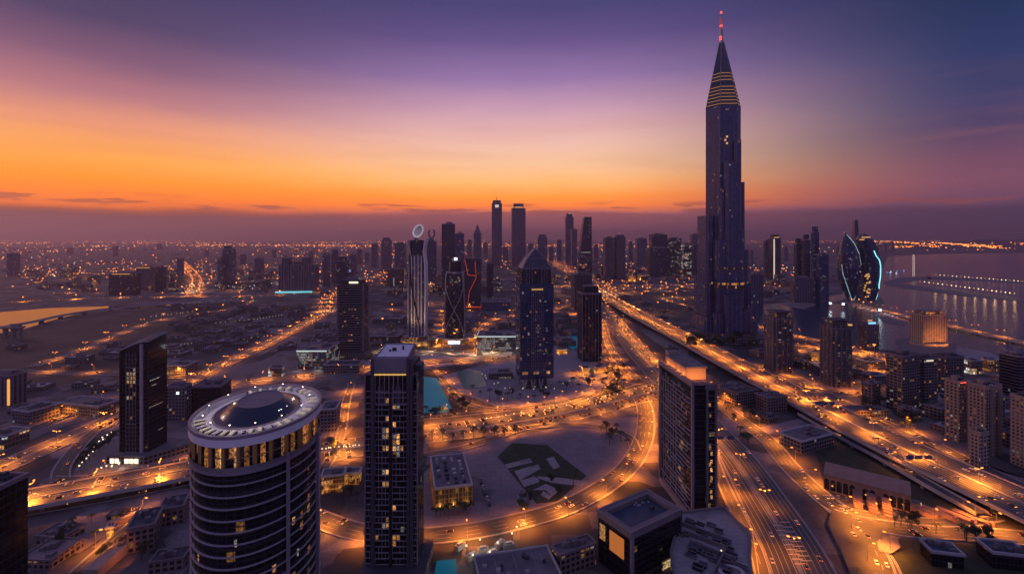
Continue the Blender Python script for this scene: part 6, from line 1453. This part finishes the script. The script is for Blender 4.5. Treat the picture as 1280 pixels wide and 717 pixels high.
def station():
    a, b = G(1031, 604, 0), G(1138, 632, 0); cx, cyy = (a[0] + b[0]) / 2, (a[1] + b[1]) / 2; L = math.hypot(b[0] - a[0], b[1] - a[1]); yaw = math.atan2(b[1] - a[1], b[0] - a[0])
    r = empty('arcaded_station', (cx, cyy, 0), yaw, 'long salmon building with an arcade and curved entry ramps beside the slip road', 'building'); FOOT.append((cx, cyy, L * .5))
    w = L; d = 24; h = 13; mb = MB(); mb.prism(rect(w, d), 0, h, M['salmon'], M['salmon2']); P_('wall', mb, r)
    rb = MB(); n_ = 8; pr = [(-d / 2 - 1 + (d + 2) * i / n_, h + 3.4 * math.sin(math.pi * i / n_)) for i in range(n_ + 1)]
    for (ya, za), (yb_, zb) in zip(pr, pr[1:]): rb.face([(-w / 2, ya, za), (w / 2, ya, za), (w / 2, yb_, zb), (-w / 2, yb_, zb)], M['salmon2'])
    for x in (-w / 2, w / 2): rb.face([(x, y, z_) for y, z_ in pr], M['salmon'])
    P_('vaulted_roof', rb, r)
    s = -1
    for i in range(13):
        if i in (5, 8): continue
        m = MB(); x = (-.46 + .92 * i / 12) * w; zt = 8; pts = [(x - 1.7, 1.0), (x + 1.7, 1.0)] + [(x + 1.7 * math.cos(math.pi * k / 6), zt + 1.7 * math.sin(math.pi * k / 6)) for k in range(7)]
        m.face([(p, -d / 2 - .06, q) for p, q in pts], M['glassdark']); m.build('arch', r)
    rm = MB()
    for x in (-.10, .06, .22): 
        for i in range(8):
            t = i / 8; rm.box(x * w + 2.2 * t, -d / 2 - 2 - 18 * t, 0, 7 * (1 - t * t) + .5, 5.2, 2.6, M['salmon2'])
    P_('entry_ramp', rm, r)
    e = MB(); e.box(w / 2 + 3, 2, 0, 3.4, 6, 8, M['tan'], M['roofgrey']); P_('annex', e, r); m = MB(); m.box(w / 2 + 6.2, 2, 1, 2.6, .3, 5, M['e_warm']); P_('lit_window', m, r)
    for x in (-.4, -.2, 0, .2, .42): spotlight(r, (x * w, -d / 2 - 9, 1), (x * w, -d / 2, 6), 320, (1, .40, .08), 130)
M['salmon'] = pmat('salmon_render', (.40, .23, .15), .85, noise=.15, scale=.2); M['salmon2'] = pmat('salmon_roof', (.33, .19, .145), .85, noise=.2, scale=.2)
station()
for i in range(4):
    x, y = G(1150 + i * 22, 640 + i * 3.2, 0); m = MB(); m.prism(rect(5, 22), 0, 2.6, M['salmon'], M['salmon2'], bottom=True); m.prism([(-2.5, -11), (2.5, -11), (1.6, -9), (-1.6, -9)], 2.6, 4.0, M['salmon2'], M['salmon2'])
    o = m.build('canopy', None, (x, y, 0)); o.rotation_euler.z = R(28); tag(o, 'low salmon walkway canopy beside the slip road, right of the arcaded station', 'canopy', 'walkway canopies by the station')

def terrace_podium():
    pts = [G(a, b, 16) for a, b in [(838, 690), (850, 640), (905, 634), (938, 668), (940, 745), (850, 760)]]; C = (sum(p[0] for p in pts) / 6, sum(p[1] for p in pts) / 6); o = [(x - C[0], y - C[1]) for x, y in pts][::-1]
    r = empty('terraced_podium', (*C, 0), 0, 'pale terraced podium roof with dark skylights at the foot of the lattice tower', 'building'); FOOT.append((*C, 26))
    mb = MB(); mb.prism(o, 0, 15.5, FA['grey'], M['plaza']); P_('wall', mb, r)
    rb = MB(); rb.ring(offset_poly(o, -1.0), offset_poly(o, .4), 15, 17, M['stone']); P_('parapet', rb, r)
    q = random.Random(12)
    for i in range(44):
        x, y = q.uniform(-14, 13), q.uniform(-20, 26); m = MB(); w_, d_, h_ = q.uniform(3, 7), q.uniform(1.6, 3.4), q.uniform(.6, 2.2); m.box(0, 0, 0, h_, w_, d_, M['glassdark'] if i % 3 else M['stone'], M['glassdark'] if i % 2 else M['roofblue']); m.ring(rect(w_, d_), rect(w_ + .5, d_ + .5), h_ - .2, h_ + .25, M['stone']); p = m.build('skylight', r, (x, y, 15.5)); p.rotation_euler.z = R(-38)
    for y in (-14, -4, 6, 16): m = MB(); m.box(0, 0, 0, 2.6, 26, .7, M['stone']); p = m.build('terrace_wall', r, (0, y, 15.5)); p.rotation_euler.z = R(-38 if y > -10 else 52)
    for i in range(5): m = MB(); m.box(0, 0, 0, .5, .5, .5, M['e_warm']); m.build('roof_light', r, (q.uniform(-10, 10), q.uniform(-8, 12), 15.5))
    m = MB(); m.ring(ellipse(5, 4, 24, 3, -22), ellipse(7, 5.6, 24, 3, -22), 15.5, 17.2, M['pale']); P_('planter_ring', m, r)
terrace_podium()
def forecourt():
    z = 11; a, b = G(592, 695, z), G(684, 681, z); u = Vector((b[0] - a[0], b[1] - a[1])); L = u.length; u.normalize(); n = Vector((u.y, -u.x)); dp = 60
    r = empty('forecourt_building', (a[0], a[1], 0), 0, 'large flat dark roof with pale edge beside the lit forecourt at the bottom middle', 'building')
    o = [(0, 0), tuple(u * L), tuple(u * L + n * dp), tuple(n * dp)][::-1]
    mb = MB(); mb.prism(o, 0, z - .5, FA['grey'], M['roofgrey']); P_('wall', mb, r); rb = MB(); rb.ring(offset_poly(o, -.8), offset_poly(o, .3), z - .6, z + .6, M['pale']); P_('parapet', rb, r)
    for t in (.25, .5, .75):
        s = MB(); p0, p1 = u * L * t, u * L * t + n * dp; s.bar((p0.x, p0.y, z - .4), (p1.x, p1.y, z - .4), .35, M['mauve'], 4); P_('roof_seam', s, r)
    for i in range(10):
        s = MB(); p0 = u * L * rnd.uniform(.1, .9) + n * rnd.uniform(3, 24); s.box(0, 0, 0, rnd.uniform(.8, 2), rnd.uniform(1, 3), rnd.uniform(1, 3), M['pale' if i % 2 else 'roofdark']); s.build('roof_unit', r, (p0.x, p0.y, z - .5))
    FOOT.append((a[0] + 20, a[1] - 20, 30))
forecourt()
# rows of small lamps on lots and edges
def lamprow(word, pts, n, mat, hgt=6, jit=0):
    m = MB(); m.bar((0, 0, 0), (0, 0, hgt), .18, M['steel'], 5); P0 = m.build('lot_lamp'); h = MB(); h.prism(ellipse(.55, .55, 6), hgt, hgt + .8, M[mat], M[mat]); H0 = h.build('lamp_globe', P0)
    for i in range(n):
        t = i / max(1, n - 1) * (len(pts) - 1); j = min(len(pts) - 2, int(t)); a, b = pts[j], pts[j + 1]; px, py = a[0] + (b[0] - a[0]) * (t - j) + rnd.gauss(0, jit), a[1] + (b[1] - a[1]) * (t - j) + rnd.gauss(0, jit * .3)
        o = P0 if i == 0 else P0.copy()
        if i: COL.objects.link(o); g = H0.copy(); COL.objects.link(g); g.parent = o
        x, y = G(px, py); o.location = (x, y, 0); k = max(1, y / 900); o.scale = (k, k, 1 + (k - 1) * .4); tag(o, 'small lot lamp ' + word, 'lot lamp', 'lot lamps ' + word)
lamprow('in the row across the left flats, nearer row', [(205, 436), (250, 432), (330, 424)], 22, 'e_warmsoft'); lamprow('in the farther row across the left flats', [(270, 407), (320, 402), (352, 397)], 18, 'e_warmsoft')
lamprow('scattered in the car park left of the louvred tower', [(398, 394), (421, 388)], 34, 'e_warmsoft', 5, 3.5); lamprow('in white groups near the twin slabs', [(228, 362), (262, 358), (300, 364), (345, 357)], 30, 'e_cool', 8, 4)
lamprow('along the scrub edge by the creek', [(222, 383), (260, 380), (305, 376)], 12, 'e_warmsoft'); lamprow('in the green-lit strip on the scrub land', [(188, 398), (212, 396), (240, 392)], 12, 'e_warmsoft', 5, 1)
lamprow('round the plaza of the gable tower', [(598, 470), (640, 492), (690, 490), (735, 474)], 20, 'e_warmsoft', 5, 4); lamprow('before the sloped-roof tower podium', [(128, 590), (165, 582), (190, 577)], 16, 'e_warm', 4, 1.5); lamprow('on the verge of the sloped-roof tower lawn', [(98, 588), (120, 562), (138, 545)], 12, 'e_warm', 4, 1.5)
lamprow('in pale groups along the main road behind the lawn square', [(605, 528), (680, 515), (770, 497)], 18, 'e_warm', 4, 3); lamprow('around the stores left of the framed slab tower', [(402, 566), (450, 561)], 12, 'e_warm', 4, 1.5)
m = MB(); m.box(0, 0, 0, 9, 22, 8, M['e_teal2'] if 'e_teal2' in M else M.setdefault('e_teal2', emis('teal_lit_front', (.08, .75, .6), .55)), M['roofgrey']); m.box(0, 1, 9, 14, 10, 6, FA['grey'], M['roofgrey']); o = m.build('kiosk', None, (*G(487, 420), 0)); tag(o, 'teal-lit kiosk on the mall ground left of the loop-topped tower', 'kiosk')
# orange-lit ramp in the lower left and the fountain court lights
mb = MB(); a, b = G(112, 720, 2), G(155, 684, 2)
mb.box(0, 0, 0, 6, math.hypot(b[0] - a[0], b[1] - a[1]), 9, M['tan'], M['tan']); o = mb.build('ramp_wall', None, ((a[0] + b[0]) / 2, (a[1] + b[1]) / 2, 0)); o.rotation_euler.z = math.atan2(b[1] - a[1], b[0] - a[0])
tag(o, 'orange floodlit ramp wall beside the lower-left blue-roofed block', 'ramp'); spotlight(o, (0, -14, 8), (0, 0, 3), 2600, SOD, 150)
mb = MB(); mb.box(0, 0, 0, 4, 22, 4, M['tan'], M['tan']); o = mb.build('garden_wall', None, (*G(157, 652, 0), 0)); o.rotation_euler.z = R(52); tag(o, 'long orange-lit wall above the lower-left blue-roofed blocks', 'wall'); spotlight(o, (0, -8, 4), (0, 0, 1.5), 1500, SOD, 150)
for i, (px, py) in enumerate([(583, 692), (600, 684), (622, 688), (640, 676), (646, 668), (591, 704), (612, 700)]):
    x, y = G(px, py, 0); m = MB(); m.bar((0, 0, 0), (0, 0, 5), .12, M['darkmetal'], 6); o = m.build('court_lamp', None, (x, y, 0)); h = MB(); h.prism(ellipse(.5, .5, 10), 5, 5.8, M['e_warm'], M['e_warm']); h.build('lamp_globe', o)
    tag(o, 'white globe lamp standing in the lit forecourt at the bottom middle', 'street lamp', 'globe lamps of the forecourt'); l = bpy.data.lights.new('globe_light', 'POINT'); l.energy = 900; l.color = (1, .88, .5); l.shadow_soft_size = .5; lo = bpy.data.objects.new('globe_light', l); COL.objects.link(lo); lo.parent = o; lo.location = (0, 0, 6.4)
for i, (px, py) in enumerate([(604, 690), (615, 694), (625, 682), (636, 684), (590, 698), (575, 685)]):
    x, y = G(px, py, 0); m = MB(); m.prism(rect(7, 3.4), 0, 3, M['pale'], M['plaza']); m.prism(rect(4, 2), 3, 4, M['mauve'], M['pale']); o = m.build('court_pavilion', None, (x, y, 0)); o.rotation_euler.z = R(14 + 20 * (i % 3)); tag(o, 'small pale pavilion in the lit forecourt at the bottom middle', 'pavilion', 'small pavilions of the forecourt')

# ------------------------------------------------------------------ filler blocks between the landmarks
def clear(x, y, rad):
    for a, b, c in FOOT:
        if (x - a) ** 2 + (y - b) ** 2 < (rad + c) ** 2: return False
    for c, hw in ROADPTS:
        for p in c[::3]:
            if (x - p.x) ** 2 + (y - p.y) ** 2 < (rad + hw + 6) ** 2: return False
    return True
def inwater(px, py): return (px > 925 and 316 < py < 445 and not (px < 1000 and py < 372)) or (px < 215 and 376 < py < 420)
DIST = [  # district words, l, r, y0, y1, count, floor range, lamps lit share
 ('on the dusky flats left of the louvred tower', 200, 420, 384, 440, 70, (4, 9), 'grey'),
 ('in the hazy district left of the ribbed hotel', 40, 345, 340, 366, 44, (8, 26), 'fillit'),
 ('around the foot of the ribbed hotel', 300, 470, 340, 372, 26, (8, 22), 'fillit'),
 ('between the loop-topped and the gable tower', 470, 715, 340, 382, 34, (8, 26), 'fillit'),
 ('round the far highway interchange', 640, 880, 335, 352, 34, (10, 26), 'fillit'),
 ('on the mall ground before the gable tower', 465, 720, 392, 440, 34, (4, 9), 'grey'),
 ('on the open land left of the tallest tower', 770, 875, 372, 440, 9, (4, 9), 'grey'),
 ('behind the two brown towers', 940, 1110, 420, 500, 16, (6, 14), 'resid'),
 ('at the foot of the beige towers', 1070, 1280, 500, 600, 18, (5, 14), 'resid'),
 ('in the left foreground by the diagonal highway', 0, 230, 430, 520, 22, (3, 8), 'grey'),
 ('in the lower left foreground', 40, 235, 640, 712, 4, (3, 6), 'grey'),
 ('between the slip road and the broad road', 885, 1080, 520, 640, 7, (4, 7), 'grey'),
 ('on the far bank of the bay', 940, 1000, 345, 374, 12, (8, 22), 'fillit'),
]
FA['fillit'] = fac('dotted_lit_facade', 5, 4.5, .35, .4, .22, 1.4, .25, (.03, .028, .035), (.15, .125, .135))
q = random.Random(99); nf = 0
for words, l, r_, y0, y1, cnt, hr, f in DIST:
    done = 0
    for _ in range(cnt * 12):
        if done >= cnt: break
        px, py = q.uniform(l, r_), q.uniform(y0, y1)
        if inwater(px, py): continue
        x, y = G(px, py); w = q.uniform(14, 34) * (1 + max(0, y - 1200) / 2600); d = w * q.uniform(.5, 1.2); h = q.uniform(*hr)
        if q.random() < .12: h *= 2
        if not clear(x, y, w * .5): continue
        FOOT.append((x, y, w * .55)); done += 1; nf += 1
        mb = MB(); mb.prism(rect(w, d), 0, h, FA[f if q.random() < .75 else 'resid'], M[q.choice(['roofgrey', 'plaza', 'roofdark', 'pave', 'pale'])], 3.5)
        mb.ring(offset_poly(rect(w, d), -.5), offset_poly(rect(w, d), .3), h - .3, h + .9, M['stone']); roofkit(mb, w, d, h, M['roofgrey'], nf)
        if q.random() < .3: mb.prism(rect(w * .5, d * .5), h, h + 4, FA['grey'], M['roofgrey'])
        o = mb.build('low_block', None, (x, y, 0)); o.rotation_euler.z = q.choice([R(8), R(-4), R(24), R(14)]) + q.uniform(-.06, .06)
        tag(o, 'low flat-roofed block standing ' + words, 'building', 'low blocks ' + words)
print('FILL', nf)
# far city: dim houses, and oversized glowing boxes for lit fronts and lamp heads
def far_city():
    q = random.Random(5); mb = MB(); lb = MB(); nd = nl = 0
    lit = [emis('far_glow_orange', (1, .22, .02), 5.0), emis('far_glow_amber', (1, .36, .07), 3.2), emis('far_glow_white', (1, .8, .7), 1.8), emis('far_glow_dim', (1, .22, .03), 2.5)]
    clus = [(q.uniform(0, 1280), 300.5 + 45 * q.random() ** 1.7) for _ in range(70)]
    clus += [(q.uniform(150, 460), q.uniform(302, 308)) for _ in range(6)] + [(q.uniform(700, 900), q.uniform(301, 312)) for _ in range(8)]
    east = [(q.uniform(1110, 1290), q.uniform(303.5, 312)) for _ in range(22)]
    for k in range(5200):
        if k % 4 == 0: px, py = q.uniform(-20, 1300), 300.4 + 60 * q.random() ** 1.5
        elif k % 7 == 1: continue
        else: c = q.choice(clus); px, py = q.gauss(c[0], 26), q.gauss(c[1], .05 * (c[1] - 292))
        if py < 299.6 or py > 372 or inwater(px, py) or (px > 1105 and py > 313) or (px < 160 and py > 372): continue
        x, y = G(px, py); rad = max(5, y * .0012)
        if y < 2600 and not clear(x, y, 8): continue
        s = max(3.5, y * q.uniform(.0005, .0015)); h = s * q.uniform(.5, 1.1); yaw = q.uniform(-.4, .4)
        if q.random() < .45 and y < 9000:
            w = max(12, y * .004) * q.uniform(.6, 1.3); mb.box(x, y, 0, min(w * q.uniform(.3, .7), 22), w, w * .8, FA['far'], M['roofgrey'], yaw=yaw); nd += 1
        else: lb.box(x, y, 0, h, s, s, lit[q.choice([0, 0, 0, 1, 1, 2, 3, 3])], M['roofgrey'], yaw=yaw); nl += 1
    tag(mb.build('distant_city'), 'countless low hazy houses of the far city below the horizon', 'city', None, 'stuff')
    tag(lb.build('distant_glow_boxes'), 'countless tiny orange and white glowing boxes for lit fronts and lamps reaching to the horizon', 'city lights', None, 'stuff')
    print('FARCITY', nd, nl)
far_city()

# a low ridge beyond the bay with house lights on its slope
def ridge():
    hm_ = MB(); N = 40; q = random.Random(8); X0, X1 = (1096 - 640) / F * 9500, (1420 - 640) / F * 9500; rows = []
    for j, (yy, k) in enumerate([(8800, 0), (9300, .45), (9900, .8), (10600, 1), (11800, .5), (12800, 0)]):
        row = []
        for i in range(N + 1):
            t = i / N; e = min(1, t * 6) ; hgt = k * e * (120 + 55 * math.sin(t * 9 + 1) + 25 * math.sin(t * 23)); row.append((X0 + (X1 - X0) * t, yy, hgt - .3))
        rows.append(row)
    for a, b in zip(rows, rows[1:]):
        for i in range(N): hm_.face([a[i], a[i + 1], b[i + 1], b[i]], M['scrub'])
    hm_.build('hills')['kind'] = 'structure'
    lb = MB(); lit = [emis('ridge_light_orange', (1, .22, .02), 7), emis('ridge_light_amber', (1, .36, .08), 5)]
    cl = [(q.uniform(.03, .3), q.uniform(.15, .9)) for _ in range(14)] + [(q.uniform(.3, .62), q.uniform(.1, .8)) for _ in range(14)]
    for _ in range(420):
        c = q.choice(cl); t = min(.98, max(.02, q.gauss(c[0], .02))); v = min(.95, max(.0, q.gauss(c[1], .08))); u = v * 3; j = min(2, int(u)); fr = u - j; i = int(t * N); a, b = rows[j][i], rows[j + 1][i]
        x = X0 + (X1 - X0) * t; y = a[1] + (b[1] - a[1]) * fr; z_ = a[2] + (b[2] - a[2]) * fr; s = q.uniform(7, 17); lb.box(x, y, z_ - 1, z_ + s * .8, s, s, q.choice(lit), M['roofgrey'])
    tag(lb.build('hillside_lights'), 'scattered orange lit houses on the low ridge beyond the bay', 'city lights', None, 'stuff')
ridge()

# high masts lighting the far districts
def mast():
    m = MB(); m.bar((0, 0, 0), (0, 0, 30), .5, M['steel'], 6, .25); m.prism(ellipse(2.2, 2.2, 8), 30, 30.8, M['steel'], M['steel']); h = MB()
    o = m.build('high_mast'); h.prism(ellipse(2.0, 2.0, 8), 29.0, 30, M['e_sod'], M['e_sod']); hh = h.build('lamp_head', o); return o, hh
p, hh = mast(); first = True
for words, l, r_, y0, y1, n, pw in [('in the hazy left districts', 20, 460, 330, 364, 26, 90), ('between the loop-topped and the gable tower', 470, 715, 340, 384, 16, 60), ('round the far interchange', 690, 880, 336, 372, 18, 60),
                                   ('behind the two brown towers', 985, 1120, 424, 470, 7, 14), ('round the mall roofs', 440, 640, 396, 446, 7, 10), ('on the land left of the tallest tower', 800, 880, 366, 400, 5, 22)]:
    for _ in range(n):
        px, py = q.uniform(l, r_), q.uniform(y0, y1)
        if inwater(px, py): continue
        x, y = G(px, py)
        if first: o = p; first = False
        else: o = p.copy(); COL.objects.link(o); g = hh.copy(); COL.objects.link(g); g.parent = o
        o.location = (x, y, 0); tag(o, 'tall floodlight mast with a round orange head ' + words, 'light mast', 'floodlight masts ' + words)
        d = bpy.data.lights.new('mast_light', 'SPOT'); d.energy = pw * 1000 * q.uniform(.4, 1.4); d.color = (1, .40, .08) if q.random() < .8 else (1, .8, .6); d.spot_size = R(160); d.spot_blend = .3; d.shadow_soft_size = 1.5
        lo = bpy.data.objects.new('mast_light', d); COL.objects.link(lo); lo.parent = o; lo.location = (0, 0, 28.5)
build_lamps(); build_cars()

# ------------------------------------------------------------------ lamps of the bay, boats, trees
for i in range(46):
    t = i / 45
    if i < 24: px, py = 1170 + 118 * i / 23, 345.8 + 9.4 * i / 23; w_ = 'outer breakwater'
    else: px, py = 1150 + 118 * (i - 24) / 21, 354.5 + 16 * (i - 24) / 21; w_ = 'inner spit'
    x, y = G(px, py, .5); m = MB(); m.bar((0, 0, 0), (0, 0, 9), .35, M['steel'], 5); o = m.build('quay_lamp', None, (x, y, .5)); h = MB(); h.prism(ellipse(1.9, 1.9, 6), 9, 12, M['e_warm'] if i % 3 else M['e_sodsoft'], M['e_warm']); h.build('lamp_globe', o)
    tag(o, 'small lamp in the row along the %s in the bay' % w_, 'street lamp', 'lamps along the %s' % w_)
x, y = G(1142, 345, .4); r = empty('lattice_mast', (x, y, .4), 0, 'white ladder-like lit mast standing on the bay spit', 'mast'); m = MB(); hh_ = 200 - (318 - HZ) / F * y
for s in (-1, 1): m.bar((s * 4, 0, 0), (s * 3, 0, hh_), 1.0, M['e_warmsoft'], 5)
for i in range(14): m.bar((-4, 0, hh_ * i / 13), (4, 0, hh_ * i / 13), .7, M['pale'], 5)
P_('mast_frame', m, r)
for i in range(9):
    x, y = G(1166 + i * 12.2, 358.5 + i * 1.75, 0); l = bpy.data.lights.new('quay_light', 'POINT'); l.energy = 3200; l.color = (1, .55, .2); l.shadow_soft_size = 2.5; lo = bpy.data.objects.new('quay_light', l); COL.objects.link(lo); lo.location = (x, y - 12, 9)
for i in range(9):
    x, y = G(1108 + q.uniform(0, 24), 338 + q.uniform(0, 4), .4); m = MB(); m.box(0, 0, 0, 6, 9, 7, M['pale'], M['roofgrey']); m.box(0, -3.7, 2, 5, 7, .5, M['e_blue'] if i % 3 else M['e_cool']); tag(m.build('quay_kiosk', None, (x, y, .4)), 'small blue-lit kiosk on the bay spit left of the lit mast', 'kiosk', 'blue-lit kiosks on the spit')
for i in range(12):
    px = 1076 + i * 5.3; py = 383.5 + i * 1.55; x, y = G(px, py, 0); m = MB(); m.prism([(-11, -2.5), (6, -2.5), (12, 0), (6, 2.5), (-11, 2.5)], .1, 2.4, M['white'], M['pale']); m.prism(rect(9, 4, -2, 0), 2.4, 4.6, M['white'], M['pale']); m.box(-2, -2.1, 2.8, 4.0, 7, .3, M['e_warmsoft'])
    o = m.build('boat', None, (x, y + 34, 0)); o.rotation_euler.z = q.uniform(-.5, .5) + .3; tag(o, 'small white motor boat moored along the lamp-lined causeway', 'boat', 'boats moored along the causeway')
for px, py, pw, c in ((1038, 398, 60000, (.8, .95, 1)), (1054, 399, 60000, (.8, .95, 1)), (1100, 407, 30000, (.6, .8, 1)), (1012, 386, 40000, (1, .7, .4))):
    x, y = G(px, py - 12, 0); m = MB(); m.bar((0, 0, 0), (0, 0, 14), .5, M['steel'], 6); o = m.build('harbour_light', None, (x, y, .4)); h = MB(); h.prism(ellipse(2.4, 2.4, 8), 14, 17, M['harb'] if 'harb' in M else M.setdefault('harb', emis('harbour_lamp', (.8, .95, 1), 14)), M['harb']); h.build('lamp_globe', o)
    tag(o, 'bright white harbour light mirrored in the bay near the neon-edged towers', 'harbour light', 'harbour lights by the bay')

def tree_mesh(seed, hgt, rad):
    q = random.Random(seed); tb = MB(); tb.bar((0, 0, 0), (0, 0, hgt * .5), .22, M['trunk'], 6, .12)
    for i in range(4):
        a = i * 1.6; tb.bar((0, 0, hgt * .38), (math.cos(a) * rad * .5, math.sin(a) * rad * .5, hgt * .62), .1, M['trunk'], 4, .05)
    cb = MB(); cl = [(q.gauss(0, rad * .42), q.gauss(0, rad * .42), hgt * q.uniform(.5, .92), rad * q.uniform(.28, .5)) for _ in range(11)]
    for x, y, z, s in cl:
        for _ in range(46):
            v = Vector((q.gauss(0, 1), q.gauss(0, 1), q.gauss(0, .8))).normalized() * s * q.uniform(.6, 1.05); c = Vector((x, y, z)) + v
            u = Vector((q.gauss(0, 1), q.gauss(0, 1), q.gauss(0, 1))).normalized(); w = u.orthogonal().normalized(); k = q.uniform(.22, .48)
            cb.face([c + u * k, c + w * k * .7, c - u * k, c - w * k * .7], M['leaf'])
    t = tb.build('tree_trunk'); c = cb.build('crown', t); t.name = 'tree'; return t, c
def palm_mesh():
    q = random.Random(77); tb = MB(); pts = [(0, 0, 0), (.12, .05, 2.6), (.3, .1, 5.2), (.42, .1, 7.2)]
    for i in range(3): tb.bar(pts[i], pts[i + 1], .24 - .04 * i, M['trunk'], 7, .2 - .04 * i)
    cb = MB()
    for k in range(13):
        a = k * 2.4; up = q.uniform(.2, 1.3); pr = None
        for j in range(6):
            t = j / 5; rr = 2.9 * t; z = 7.2 + up * math.sin(t * 2.2) - 1.7 * t * t; wd = .42 * math.sin(math.pi * min(1, .15 + t * .85)) + .05
            c = Vector((.42 + math.cos(a) * rr, .1 + math.sin(a) * rr, z)); s = Vector((-math.sin(a), math.cos(a), 0)) * wd; d = Vector((0, 0, -.22))
            if pr: cb.face([pr[0], c, c + s + d, pr[0] + pr[1] + d], M['leaf']); cb.face([pr[0], pr[0] - pr[1] + d, c - s + d, c], M['leaf'])
            pr = (c, s)
    t = tb.build('palm_tree'); c = cb.build('crown', t); return t, c
prot = [tree_mesh(i, h_, r_) for i, (h_, r_) in enumerate([(7, 2.8), (8.5, 3.4)])] + [palm_mesh()]; used = set()
TR = [('along the pool edge left of the gable tower plaza', [(533 + 6.2 * i, 518 + (i % 3) * 1.5) for i in range(8)] + [(566 + i * 4, 500 + i * 3) for i in range(6)], 1.3),
      ('in the plaza round the gable tower', [(590, 492), (600, 496), (612, 499), (622, 500), (634, 503), (640, 497), (700, 484), (708, 487), (716, 482), (724, 488), (650, 500), (668, 503), (684, 499), (676, 494), (735, 484), (741, 478)], 1.3),
      ('in the dark grove below the slim finned tower', [(752 + q.uniform(0, 30), 462 + q.uniform(0, 34)) for _ in range(34)], 1.1),
      ('on the lamp-lit bend of the lawn square', [(752, 545), (758, 540), (764, 548), (770, 542), (776, 552), (762, 556), (785, 560), (700, 620), (716, 612), (690, 606), (660, 634), (652, 640)], 1.2),
      ('beside the gold-lit building', [(545 + 5.4 * i, 644 + (i % 2) * 1.5 - i * .6) for i in range(9)], .9),
      ('along the road past the arcaded station', [(1118, 659), (1126, 658), (1136, 663), (1140, 661), (1170, 668), (1208, 677), (1220, 677), (1234, 672), (1238, 678), (1206, 674)], 1.1),
      ('on the scrub beside the slip road', [(905 + q.uniform(0, 40), 505 + q.uniform(0, 20)) for _ in range(8)] + [(925, 545), (930, 552), (935, 556)], 1.2),
      ('in the dark gardens under the tallest tower', [(858 + q.uniform(0, 86), 426 + q.uniform(0, 12)) for _ in range(46)], 2.0),
      ('round the apartment slabs at the right', [(1080 + q.uniform(0, 110), 500 + q.uniform(0, 40)) for _ in range(26)], 1.3),
      ('between the oval tower and the framed slab tower', [(434, 598), (440, 604), (445, 612), (438, 618), (430, 626), (446, 628), (412, 560), (418, 566)], 1.2),
      ('on the lower-left lots', [(60 + q.uniform(0, 150), 650 + q.uniform(0, 50)) for _ in range(16)], 1.0),
      ('beside the podium of the sloped-roof tower', [(100 + i * 6, 584 - i * 4.6) for i in range(8)], 1.1),
      ('along the verge of the main road', [(540 + i * 13, 552 - i * 1.0) for i in range(9)], 1.2)]
for words, pts, sc in TR:
    for px, py in pts:
        x, y = G(px, py); k = q.choice([0, 1, 2, 2]); t, c = prot[k]
        if k in used: o = t.copy(); COL.objects.link(o); g = c.copy(); COL.objects.link(g); g.parent = o
        else: o = t; used.add(k)
        s = sc * q.uniform(.8, 1.3); o.location = (x, y, .1); o.scale = (s, s, s * q.uniform(.85, 1.15)); o.rotation_euler.z = q.uniform(0, 6.3)
        tag(o, ('small palm tree ' if k == 2 else 'small dark leafy tree ') + words, 'tree', ('palm trees ' if k == 2 else 'leafy trees ') + words)

# ------------------------------------------------------------------ evening haze
HAZE = .68e-4
hb = MB(); hb.prism([(-59000, -150), (59000, -150), (59000, 41000), (-59000, 41000)], -1.5, 668, M['ground'], M['ground'], bottom=True); ho = hb.build('haze'); tag(ho, 'thin violet evening haze over the whole city', 'haze', None, 'stuff')
hm = bpy.data.materials.new('evening_haze'); hm.use_nodes = True; t = NT(hm.node_tree); t.n.clear(); v = t.add('ShaderNodeVolumePrincipled'); v.inputs['Color'].default_value = (.72, .53, .64, 1); v.inputs['Density'].default_value = HAZE; v.inputs['Anisotropy'].default_value = .5
o = t.add('ShaderNodeOutputMaterial'); t.link(v.outputs[0], o.inputs['Volume']); ho.data.materials.clear(); ho.data.materials.append(hm); hm.cycles.homogeneous_volume = True
